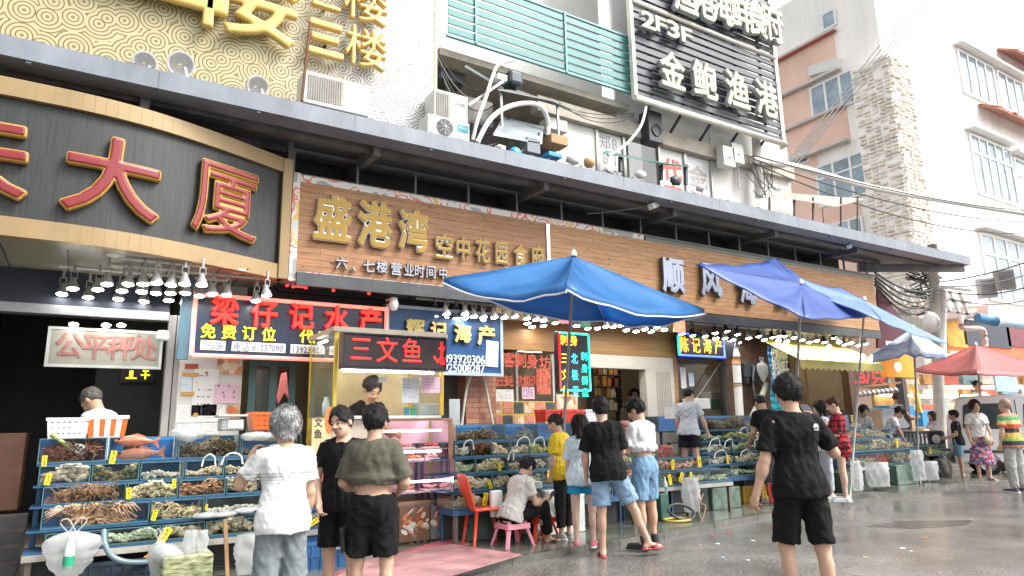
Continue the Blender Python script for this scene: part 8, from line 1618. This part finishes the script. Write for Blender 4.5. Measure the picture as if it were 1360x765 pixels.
# right hand shop row under the corner building
YB = YR - 2.2
t = thing('shop_row', 'shaded row of small shops at the foot of the corner building', 'building', (XR, YB, 0)); xa, xb_ = X(1225, YB, 500), X(1460, YB, 500)
sxz = lambda px0, py0, px1, py1, y=YB: sbox(px0, py0, px1, py1, y)
x0, x1, z0, z1 = sxz(1228, 600, 1440, 440); MB().box(x0, YB + 1.6, 0, x1, YB + 1.7, z1).build('back_wall', mat('shop_dim', (.20, .13, .09), .7, var=.5, scale=1.2), t); MB().box(x0, YB, z1, x1, YB + 1.7, z1 + .3).build('roof', mat('dark_brown', (.07, .045, .04), .6, var=.3), t); w = MB()
for px in (1232, 1262, 1300, 1345, 1400): q = X(px, YB, 500); w.box(q, YB + .1, 0, q + .25, YB + .35, z1)
w.build('post', mat('post_mix', (.22, .20, .19), .6, var=.4), t); w = MB()
for px0, px1, py0, py1 in ((1228, 1440, 452, 464),): a, b2, c0_, c1_ = sxz(px0, py1 + 3, px1, py0); w.box(a, YB - .05, c0_, b2, YB + .05, c1_)
w.build('red_band', mat('band_red', (.46, .09, .04), emit=.25, ecol=(1, .2, .05), var=.4, scale=2), t)
for px0, px1, py0, py1, nm, m_ in ((1256, 1276, 424, 460, 'amber_sign', mat('amber_sign', (.6, .30, .04), emit=.12, ecol=(1, .45, .05), var=.5, scale=2)), (1278, 1335, 432, 458, 'black_panel', mat('panel_navy', (.03, .035, .06), .5, var=.3)), (1336, 1440, 440, 460, 'maroon_panel', mat('maroon_panel', (.20, .05, .07), .6, var=.3)), (1320, 1345, 500, 520, 'cold_cabinet', mat('cold_cabinet', (.30, .45, .48), .3, var=.4, scale=3)), (1262, 1300, 470, 484, 'lit_sign', mat('lit_sign', (.6, .5, .4), emit=.8, ecol=(1, .75, .45), var=.6, scale=2))): a, b2, c0_, c1_ = sxz(px0, py1, px1, py0); MB().box(a, YB - .12, c0_, b2, YB - .06, c1_).build(nm, m_, t)
w = MB()
for i in range(7):
    for j in range(3): a, b2, c0_, c1_ = sxz(1234 + i * 26, 548 - j * 20, 1252 + i * 26, 536 - j * 20); w.box(a, YB + .9, c0_, b2, YB + 1.4, c1_, (i * 3 + j) % 5)
w.build('shelf_goods', [mat('bg_' + str(i), c, .5, var=.5, scale=6) for i, c in enumerate(((.50, .26, .08), (.20, .35, .40), (.60, .52, .40), (.45, .10, .06), (.62, .60, .55)))], t); w = MB()
for i in range(4): a, b2, c0_, c1_ = sxz(1236 + i * 30, 527, 1256 + i * 30, 524); w.box(a, YB + .5, c0_, b2, YB + .55, c1_)
w.build('strip_lamp', mat('warm_strip', (1, .8, .5), emit=9, ecol=(1, .72, .38), var=0), t)
w = MB(); a = W(1254, 424, YB - .4); b2 = W(1312, 412, YB - .4); w.prism([tuple(W(1254, 424, YB - .4)), tuple(W(1312, 418, YB - .4)), tuple(W(1312, 405, YB + .8)), tuple(W(1262, 408, YB + .8))], (0, 0, -.1)); tag(w.build('brown_ledge', mat('ledge_brown', (.20, .12, .10), .7, var=.4)), 'brown ledge roof cluttered with tubes above the black panel', 'ledge')
pipe('bent pinkish pipe looping off the brown ledge', [(1295, 413, 12.6), (1280, 418, 12.6), (1276, 428, 12.6), (1280, 436, 12.6), (1305, 438, 12.6), (1309, 460, 12.6)], .10, mat('pipe_pink', (.62, .46, .42), .5))
t = thing('shop_awning', 'rolled blue and white awning at the right edge', 'awning', tuple(W(1330, 425, 12.0))); MB().tube([tuple(W(1318, 426, 12.0)), tuple(W(1420, 440, 10.5))], .17, 12).build('roll', mat('awning_pale', (.45, .60, .70), .5, var=.25), t); MB().tube([tuple(W(1298, 422, 12.2)), tuple(W(1322, 427, 11.95))], [.17, .20], 12).build('blue_end', mat('awning_blue', (.05, .20, .38), .5, var=.15), t)
# stands between the market end and the pole
for i, (px0, px1, py0, py1, y, m_, lb) in enumerate(((1186, 1216, 538, 556, 12.5, BLU, 'blue stall crate behind the leaning man in white'), (1224, 1240, 545, 566, 14, BLU, 'blue crate at the foot of the utility pole'), (1168, 1186, 546, 556, 12.0, WP, 'white box on the counter left of woman in grey'))): fbox(lb, px0, py0, px1, py1, y, .6, m_, 'stall_crate', 'crate', None)
tag(MB().bar(tuple(W(1222, 548, 13)), tuple(W(1214, 512, 13)), .14).build('painted_post', mat('post_yellow', (.62, .48, .12), .5, var=.3)), 'yellow striped post beside the far stall crates', 'post')
tag(MB().bar((float(W(1193, 480, 12)[0]), 12, 0), tuple(W(1191, 468, 12)), .22).build('dark_post', mat('post_dark', (.08, .07, .075), .6)), 'dark square post under the white striped parasol', 'post')
x0, x1, z0, z1 = sbox(1185, 532, 1222, 500, 12.8); t = thing('lit_stall', 'warmly lit snack stall shelf behind the far stall', 'stall', (x0, 12.8, 0)); MB().box(x0, 13.4, 0, x1 + .4, 13.5, z1 + .6).build('back_panel', mat('stall_amber', (.45, .26, .08), .6, var=.4, scale=2), t); MB().box(x0, 12.8, z0 - .08, x1, 13.38, z0).build('shelf', WOODF, t); w = MB()
for i in range(5): w.box(x0 + .1 + i * .28, 12.9, z0 + .001, x0 + .3 + i * .28, 13.2, z0 + .16 + .05 * (i % 2), i % 3)
w.build('goods', [MATS['bg_0'], MATS['bg_2'], MATS['bg_3']], t); MB().tube([(x0, 13.2, z1 + .2), (x1, 13.2, z1 + .2)], .03, 6).build('tube_lamp', mat('warm_strip'), t)
# litter on the road
for i, (px, py, c_) in enumerate(((945, 711, 'red'), (968, 708, 'red'), (1000, 718, 'pale'), (960, 740, 'blue'), (994, 744, 'pale'), (953, 722, 'pale'), (1198, 728, 'pale'), (1228, 714, 'orange'), (1290, 690, 'pale'), (1210, 732, 'pale'), (930, 724, 'tan'), (1270, 652, 'pale'), (1150, 740, 'tan'))):
    c = G(px, py, .004); n_ = 7; w = MB(); s_ = rnd.uniform(.022, .045)
    w.prism([(float(c[0]) + s_ * rnd.uniform(.5, 1.3) * math.cos(a), float(c[1]) + s_ * rnd.uniform(.5, 1.1) * math.sin(a), .003) for a in np.linspace(0, 6.28, n_ + 1)[:-1]], (0, 0, .004))
    tag(w.build('litter_scrap', mat('scrap_' + c_, dict(red=(.45, .06, .06), pale=(.6, .62, .62), blue=(.35, .5, .6), orange=(.6, .25, .06), tan=(.45, .36, .24))[c_], .5)), f'small {c_} scrap of litter on the wet road', 'litter', f'{c_} litter scraps on the road')
# ================================================================ people
FW = np.array((.52, .83)); LF = np.array((-.85, .53)); RTv = -LF
def dirv(f, l): v = FW * f + LF * l; return facing(*v)
HB_ = (.012, .011, .011)
def put(label, loc, top_px, z0=0., **k):
    """top_px: (px, py) of the crown in the photo, fixes the person's height"""
    loc = (float(loc[0]), float(loc[1]), z0); inf = person(label, loc, **k); b = inf['body']
    ht = float(inf['HC'][2] + inf['HB'][2][2] * .10 + .02); r_ = ray(*top_px); s = math.hypot(loc[0], loc[1]) / math.hypot(r_[0], r_[1]); top = EYE[2] + r_[2] * s
    sc = (top - z0) / ht; b.scale = (sc,) * 3; inf['scale'] = sc; print(label[:40], 'scale %.2f' % sc); return inf
def polo(V, L):
    c = np.tile(np.array((.62, .62, .61)), (len(V), 1)); z = L[:, 2]
    for a, w_ in ((.30, .006), (.275, .005), (.255, .004)): c[np.abs(z - a) < w_] = (.36, .36, .38)
    return c
put('person with grey hair in white polo and grey trousers, hand at mouth', (float(G(374, 712, .74)[0]), float(G(374, 712, .74)[1])), (382, 545), heading=dirv(1, .55), res=.008, skin=(.50, .31, .22), fat=1.0, lean=3,
    ua=((-.50, .42, -.75), (.16, .02, -1)), fa=((.38, .42, .88), (.0, .4, -1)), shirt=dict(col=polo, collar=(.42, .34, .22), hem=-.13, fit=.026, sleeve=.68, wide=.02, amp=.010), bottom=dict(col=(.17, .19, .20), len=1.93, wide=.035), shoes=('sneaker', (.4, .4, .4)), hair=dict(style='grey', col=(.34, .34, .34), mix=(.10, .10, .10)), head=(12, -6, 0), seed=4)
def strip_(V, L): 
    c = np.tile(np.array((.007, .007, .008)), (len(V), 1)); c[(np.abs(np.abs(L[:, 0]) - .17) < .05) & (np.abs(L[:, 1] - .0) < .007) & (L[:, 2] < 0)] = (.5, .5, .5); return c
put('person in black T-shirt facing the camera, head tilted, beside rolled olive shirt', (1.93, 5.85), (466, 543), heading=facing(-.62, -.78), res=.007, skin=(.60, .38, .28), fat=1.08, ua=((-.10, -.1, -1), (.30, .12, -1)), fa=((.0, .1, -1), (-.32, .42, -.85)), head=(-14, -10, 10), shirt=dict(col=(.007, .007, .008), hem=-.12, fit=.022), bottom=dict(col=strip_, len=.88, wide=.045), shoes=('flip', (.05, .05, .05)), hair=dict(style='short', col=HB_), seed=6)
oi = put('person seen from behind with olive T-shirt rolled up over bare back, black cargo shorts', (1.98, 5.25), (510, 540), heading=dirv(1, -.05), res=.007, skin=(.56, .34, .24), fat=1.16, ua=((-.36, .12, -1), (.36, .10, -1)), fa=((.35, .9, -.35), (-.35, .9, -.35)), shirt=dict(col=(.085, .083, .060), hem=.155, bulge=1, sleeve=.88, wide=.022, fit=.032, amp=.007), th=((-.09, .02, -1), (.07, .02, -1)), bottom=dict(col=(.007, .007, .008), len=.86, wide=.04, amp=.010), shoes=('flip', (.05, .05, .05)), hair=dict(style='short', col=HB_), seed=8)
tag(MB().cbox((-.225, -.03, float(oi['K'][0][2]) + .17), (.03, .13, .16), Matrix.Rotation(R(-6), 3, 'Y')).cbox((-.232, -.03, float(oi['K'][0][2]) + .26), (.03, .14, .045), Matrix.Rotation(R(-6), 3, 'Y')).build('cargo_pocket', mat('black_twill', (.010, .010, .011), .9, bump=.3, bscale=60), oi['body'], local=True, bevel=.012))
put('person in pale shirt bending forward behind the left stall', (float(W(150, 560, 9.7)[0]), 9.7), (136, 519), .07, heading=facing(-.75, .65), res=.012, lean=22, head=(0, -30, 0), shirt=dict(col=(.50, .56, .64), fit=.03), bottom=dict(col=(.05, .05, .06), len=1.9), ua=((-.2, .4, -1), (.2, .3, -1)), fa=((0, 1, -.4), (0, 1, -.4)), hair=dict(style='crop', col=(.09, .085, .08)), seed=10)
put('person in black T-shirt working inside the glass kiosk', (float(W(482, 540, 8.95)[0]), 8.95), (486, 506), .07, heading=facing(.25, -1), res=.012, lean=12, head=(-5, -28, 0), shirt=dict(col=(.007, .007, .008)), bottom=dict(col=(.03, .03, .04), len=1.9), ua=((-.25, .3, -1), (.25, .3, -1)), fa=((.2, 1, -.1), (-.2, 1, -.1)), hair=dict(style='short', col=HB_), seed=12)
def ringer(V, L):
    return np.tile(np.array((.50, .48, .44)), (len(V), 1))
def track(V, L):
    c = np.tile(np.array((.007, .007, .008)), (len(V), 1)); x = L[:, 0]; m_ = (np.abs(x - .145) < .02) & (L[:, 1] > .25) & (L[:, 1] < .42) & (np.sin(L[:, 2] * 60) > -.5); c[m_] = (.62, .62, .60); return c
SL = STO; pa = put('person sitting on the pink stool looking at a phone, pale T-shirt with dark edges', (float(SL[0]) + .0, float(SL[1]) + .05), (703, 611), .06, heading=facing(.96, .12), res=.009, lean=24, sit=.31, skin=(.52, .33, .24), th=((-.12, .97, .10), (.16, .95, .22)), sh=((0, .10, -1), (.02, .22, -1)), ua=((-.2, .30, -1), (.22, .25, -1)), fa=((.25, 1, .05), (-.25, 1, .12)), head=(5, -22, 0), shirt=dict(col=ringer, collar=(.03, .03, .035), fit=.03, hem=-.10, amp=.011), bottom=dict(col=track, len=1.88, wide=.03, waist=.2), shoes=('flip', (.04, .03, .03)), hair=dict(style='short', col=HB_), seed=14)
put('person with short dark hair in yellow T-shirt and black trousers at the tanks', (float(W(742, 620, 7.45)[0]), 7.35), (735, 552), .07, heading=dirv(.55, .8), res=.009, sex='f', fat=1.12, lean=7, skin=(.55, .36, .26), head=(8, -18, 0), ua=((-.12, .05, -1), (.12, -.05, -1)), fa=((0, .2, -1), (0, .25, -1)), shirt=dict(col=(.62, .44, .03), fit=.03, hem=-.14, sleeve=.75, wide=.02), bottom=dict(col=(.018, .018, .02), len=1.8, wide=.02), shoes=('sneaker', (.3, .3, .3)), hair=dict(style='crop', col=(.03, .018, .014)), seed=16)
put('person with black bob hair in pale blue T-shirt and bright blue shorts', (float(G(776, 728, .03)[0]), float(G(776, 728, .03)[1])), (773, 554), .03, heading=dirv(1, -.1), res=.009, sex='f', lean=4, skin=(.62, .42, .33), head=(15, -14, 0), ua=((-.14, .05, -1), (.2, .15, -1)), fa=((.05, .2, -1), (-.3, .8, -.6)), th=((-.02, .03, -1), (.08, .10, -1)), sh=((0, -.03, -1), (0, -.02, -1)), shirt=dict(col=(.50, .62, .66), fit=.032, hem=-.15, sleeve=.85, wide=.03), bottom=dict(col=(.015, .25, .45), len=.50, wide=.045), shoes=('sneaker', (.55, .16, .18)), hair=dict(style='bob', col=(.016, .012, .012)), seed=18)
put('person in black T-shirt and pale denim shorts standing with legs apart in flip flops', (float(G(812, 740)[0]), float(G(812, 740)[1])), (792, 529), 0, heading=dirv(1, -.15), res=.009, lean=3, side=-4, skin=(.54, .34, .25), ua=((-.2, .05, -1), (.16, .25, -1)), fa=((.0, .2, -1), (-.3, .9, -.5)), head=(10, -8, 0), th=((.00, .02, -1), (.42, .22, -1)), sh=((-.01, -.02, -1), (.42, -.02, -1)), feet=(-10, 55), shirt=dict(col=(.007, .007, .008), fit=.032, hem=-.14, sleeve=.85, wide=.03), bottom=dict(col=(.20, .30, .42), len=.88, wide=.05, denim=1), shoes=('flip', (.35, .05, .05)), hair=dict(style='short', col=HB_), seed=20)
pb_ = put('person with white T-shirt rolled to chest, frayed denim shorts, looking down at phone', (float(G(862, 731)[0]), float(G(862, 731)[1])), (845, 533), .02, heading=dirv(.75, .65), res=.009, lean=3, skin=(.54, .34, .24), ua=((-.12, .30, -1), (.16, .22, -1)), fa=((.25, 1, .25), (-.3, 1, .25)), head=(12, -26, 0), shirt=dict(col=(.64, .65, .66), hem=.15, bulge=1, fit=.026, sleeve=.75, wide=.02), bottom=dict(col=(.15, .26, .38), len=.86, wide=.035, denim=1, waist=.10), shoes=('boot', (.03, .035, .04)), hair=dict(style='short', col=HB_, quiff=1), seed=22)
K_Y = 8.55; kz_ = .46; put('person in light grey T-shirt and black shorts standing up among the tanks', (float(W(916, 590, K_Y)[0]), K_Y), (909, 516), kz_, heading=dirv(.85, -.5), res=.010, lean=10, head=(-20, -12, 0), skin=(.54, .34, .25), ua=((-.22, -.05, -1), (.35, .10, -1)), fa=((-.02, .25, -1), (.1, .45, -.8)), shirt=dict(col=(.46, .48, .52), fit=.024, hem=-.1), bottom=dict(col=(.012, .013, .02), len=.62, wide=.05), shoes=('flip', (.05, .05, .05)), hair=dict(style='crop', col=HB_), seed=24)
qx = float(W(916, 590, K_Y)[0]); tag(MB().box(qx - .2, 8.36, .07, qx + .17, 8.8, kz_).build('step_box', mat('floor_tank'), None, bevel=.01), 'sturdy dark box that the grey shirt man stands on', 'box')
put('person behind the doorway counter looking out, only face and shoulders showing', (float(W(841, 530, 10.9)[0]), 10.9), (841, 517), .07, heading=facing(-.4, -1), res=.013, shirt=dict(col=(.16, .15, .13)), bottom=dict(col=(.03, .03, .03), len=1.9), hair=dict(style='short', col=HB_), seed=26)
put('person in black T-shirt and dark trousers stooping over the tanks', (float(G(1034, 669, .07)[0]), float(G(1034, 669, .07)[1])), (1020, 527), .07, heading=dirv(1, .25), res=.011, lean=20, head=(0, -28, 0), fat=1.12, ua=((-.12, .25, -1), (.12, .2, -1)), fa=((.1, .8, -.7), (-.1, .8, -.7)), shirt=dict(col=(.007, .007, .008), fit=.028), bottom=dict(col=(.045, .05, .055), len=1.9, wide=.03), shoes=('sneaker', (.62, .62, .62)), hair=dict(style='crop', col=HB_), seed=28)
def tee_logo(V, L):
    c = np.tile(np.array((.007, .007, .008)), (len(V), 1)); x, y, z = L[:, 0], L[:, 1], L[:, 2]; bk = y < -.05
    r_ = np.hypot(x - .135, z - .388); c[bk & (r_ < .030) & (r_ > .010) & (z > .388) & (x > .10) & (np.abs((r_ - .010) % .0105 - .005) < .004)] = (.55, .56, .57)
    c[bk & (np.abs(z - .378) < .006) & (x > .105) & (x < .165)] = (.42, .43, .44); return c
pc = put('person in black T-shirt and black shorts walking away in the foreground, phone at ear', (4.76, 3.48), (1067, 499), 0, heading=dirv(1, .0), res=.007, skin=(.56, .35, .25), fat=1.0, lean=2, head=(-4, -2, 0), ua=((-.34, -.16, -1), (.55, .22, -.80)), fa=((-.30, .12, -1), (-.36, .30, .95)), curl=.45, th=((-.06, .13, -1), (.09, -.02, -1)), sh=((0, -.08, -1), (0, -.16, -1)), shirt=dict(col=tee_logo, fit=.024, hem=-.10, sleeve=.78, wide=.015, amp=.008), bottom=dict(col=(.007, .007, .008), len=.90, wide=.035, amp=.009), shoes=('flip', (.03, .03, .03)), hair=dict(style='short', col=HB_), seed=30)
def plaid(V, L):
    x, y, z = L[:, 0] + L[:, 1] * .7, L[:, 1], L[:, 2]; c = np.tile(np.array((.42, .025, .035)), (len(V), 1)); a = (np.mod(x, .09) < .036); b2 = (np.mod(z, .09) < .036); c[a ^ b2] = (.12, .012, .018); c[a & b2] = (.014, .01, .012); return c
put('person in red and black plaid shirt dress over white, white sneakers', (float(G(1124, 666, .07)[0]), float(G(1124, 666, .07)[1])), (1114, 529), .07, heading=dirv(.45, .9), res=.010, sex='f', skin=(.64, .42, .32), head=(5, -22, 0), ua=((-.15, .1, -1), (.12, .12, -1)), fa=((.1, .8, -.2), (-.05, .35, -1)), shirt=dict(col=plaid, fit=.034, hem=-.28, sleeve=1.0, wide=.03, collar=(.62, .62, .60)), bottom=dict(col=(.05, .02, .02), len=.35, wide=.03), shoes=('sneaker', (.64, .64, .64)), hair=dict(style='crop', col=(.07, .025, .016)), seed=32)
put('person in white top and pale trousers half hidden behind the walking man', (float(G(1103, 662, .07)[0]), float(G(1103, 662, .07)[1])), (1097, 534), .07, heading=dirv(.2, 1), res=.012, sex='f', skin=(.62, .42, .32), shirt=dict(col=(.66, .67, .67), fit=.03), bottom=dict(col=(.42, .45, .50), len=1.85, wide=.02), shoes=('sneaker', (.62, .62, .62)), ua=((-.1, .3, -1), (.12, .3, -1)), fa=((.1, 1, .2), (-.1, 1, .2)), hair=dict(style='bob', col=HB_), seed=34)
put('person in white T-shirt bending down to the far stall tanks', (float(W(1176, 590, 9.95)[0]), 9.95), (1171, 543), .07, heading=facing(.5, -.85), res=.012, lean=34, head=(10, -25, 0), skin=(.50, .32, .23), ua=((-.25, .25, -1), (.3, .3, -1)), fa=((0, .3, -1), (.2, .4, -1)), shirt=dict(col=(.62, .64, .66)), bottom=dict(col=(.04, .04, .05), len=1.9), hair=dict(style='short', col=HB_), seed=36)
put('person peering over the pink fish tank of the far stall', (float(W(1139, 560, 10.2)[0]), 10.2), (1139, 540), .07, heading=facing(-.5, -.85), res=.014, lean=30, head=(0, -10, 0), shirt=dict(col=(.30, .30, .32)), bottom=dict(col=(.04, .04, .05), len=1.9), hair=dict(style='short', col=HB_), seed=38)
put('person with reddish hair in sleeveless grey top at the lit snack stall', (float(W(1194, 560, 12.2)[0]), 12.2), (1191, 522), .0, heading=dirv(.2, -.9), res=.014, sex='f', head=(0, -15, 0), shirt=dict(col=(.42, .42, .45), sleeve=.2), bottom=dict(col=(.05, .05, .06), len=1.9), ua=((-.3, .4, -.8), (.3, .4, -.8)), fa=((.2, 1, 0), (-.2, 1, 0)), hair=dict(style='crop', col=(.10, .035, .02)), seed=40)
wl = G(1247, 616); put('person in white top and grey blue skirt hugging a white shopping bag', (float(wl[0]) * .90, float(wl[1]) * .90), (1249, 547), 0, heading=dirv(-.2, .9), res=.014, sex='f', skin=(.62, .42, .33), ua=((-.2, .3, -1), (.2, .3, -1)), fa=((.3, .8, -.1), (-.3, .8, -.1)), shirt=dict(col=(.58, .46, .52)), bottom=dict(col=(.10, .13, .18), len=.9, skirt=1), shoes=('sneaker', (.3, .3, .3)), hair=dict(style='bob', col=(.03, .02, .02)), seed=42)
c = np.array(wl) * .88; bg_ = bag('white shopping bag with pink edge held before the grey blue skirt', 1243, 580, float(wl[1]) * .865, .62, .66, seed=61, tip=False)
put('person in black T-shirt and denim shorts behind the floral skirt woman', (float(G(1279, 634)[0]), float(G(1279, 634)[1])), (1288, 545), 0, heading=dirv(.5, .8), res=.012, skin=(.55, .35, .25), ua=((-.1, .1, -1), (.2, .1, -1)), fa=((0, .9, -.3), (0, .9, -.3)), shirt=dict(col=(.02, .02, .024)), bottom=dict(col=(.16, .30, .46), len=.85, wide=.04, denim=1), shoes=('sneaker', (.66, .66, .66)), hair=dict(style='short', col=HB_), seed=44)
def floral(V, L):
    d = wrinkle(V, 3, 2.2, 62, 1.); e = wrinkle(V, 9, 2.2, 70, 1.); c = np.tile(np.array((.09, .07, .15)), (len(V), 1)); c[d > .25] = (.45, .06, .10); c[d < -.35] = (.12, .16, .34); c[e > .55] = (.50, .36, .36); return c
put('person in white T-shirt and floral skirt with a patterned shoulder bag', (float(G(1309, 638)[0]), float(G(1309, 638)[1])), (1304, 532), 0, heading=facing(-.62, -.78), res=.010, sex='f', fat=1.12, skin=(.60, .38, .28), ua=((-.25, .05, -1), (.28, .05, -1)), fa=((-.05, .2, -1), (.0, .25, -1)), shirt=dict(col=(.62, .61, .60), fit=.026, hem=-.02), bottom=dict(col=floral, len=.72, skirt=1, amp=.016, f=38), shoes=('flip', (.5, .45, .4)), hair=dict(style='grey', col=(.045, .025, .02), mix=(.02, .012, .01)), seed=46)
c = np.array(G(1309, 638)); cq_ = Vector((float(c[0]) - .16, float(c[1]) - .25, .95)); t = thing('shoulder_bag', 'small patterned shoulder bag with dark strap at the floral skirt', 'bag', tuple(cq_)); w = MB(); w.ell(tuple(cq_), (.17, .08, .13), 14, 8); w.build('body', mat('bag_pattern', (.36, .26, .18), .6, var=.6, scale=22), t); MB().tube([tuple(cq_ + Vector((-.02, .02, .10))), tuple(cq_ + Vector((.12, .03, .35))), tuple(cq_ + Vector((.30, .22, .56)))], .012, 5).build('strap', mat('strap_dark', (.04, .03, .03), .6), t)
put('person with dark hair facing us, half hidden by the striped shirt man', (float(G(1340, 632)[0]), float(G(1340, 632)[1])), (1341, 537), 0, heading=facing(-.6, -.78), res=.014, sex='f', skin=(.62, .42, .33), shirt=dict(col=(.10, .05, .08)), bottom=dict(col=(.05, .05, .06), len=1.9), shoes=('sneaker', (.3, .3, .3)), hair=dict(style='bob', col=HB_), seed=48)
def bands(V, L):
    P_ = np.array([(.30, .38, .10), (.55, .30, .08), (.04, .05, .05), (.55, .10, .05), (.62, .50, .20), (.10, .30, .12), (.50, .20, .12), (.04, .05, .06)]); return P_[(np.mod(L[:, 2] * 13 + 40, 8)).astype(int)]
put('person with cropped hair in colourful striped T-shirt and pale trousers seen from behind', (float(G(1354, 654)[0]), float(G(1354, 654)[1])), (1355, 530), 0, heading=dirv(1, .3), res=.010, fat=1.1, skin=(.58, .38, .28), shirt=dict(col=bands, fit=.03), bottom=dict(col=(.36, .36, .34), len=1.93, wide=.035), shoes=('sneaker', (.08, .08, .09)), hair=dict(style='crop', col=(.30, .22, .17)), seed=50)
put('person under the red parasol beyond the van roof', (float(W(1302, 540, 14.2)[0]), 14.2), (1302, 506), .3, heading=facing(-.7, -.7), res=.016, shirt=dict(col=(.55, .58, .62)), bottom=dict(col=(.05, .05, .06), len=1.9), hair=dict(style='short', col=HB_), seed=52)
# small held things
def phone(inf, i, fwd, label, col=(.02, .02, .025)):
    b = inf['body']; d = unit(inf['Wr'][i] - inf['E'][i]); p = Matrix.Translation(b.location) @ Matrix.Rotation(b.rotation_euler.z, 4, 'Z') @ Vector((inf['Wr'][i] + d * .09 + np.array(fwd)) * inf['scale']); u_ = Matrix.Rotation(b.rotation_euler.z, 3, 'Z')
    tag(MB().cbox(p, (.075, .010, .15), u_ @ Matrix.Rotation(R(-55 if i == 9 else -50), 3, 'X')).build('mobile_phone', mat('phone_%d' % int(col[0] * 100), col, .15, var=0), None, bevel=.005), label, 'phone')
phone(pa, 1, (0, .03, .03), 'phone held by the person on the pink stool'); phone(pb_, 0, (.03, .04, .02), 'white phone held by the person in rolled white T-shirt', (.7, .7, .7)); phone(pc, 1, (-.02, .0, .02), 'phone held to the ear by the walking man')
bpy.data.objects.remove(_fo)
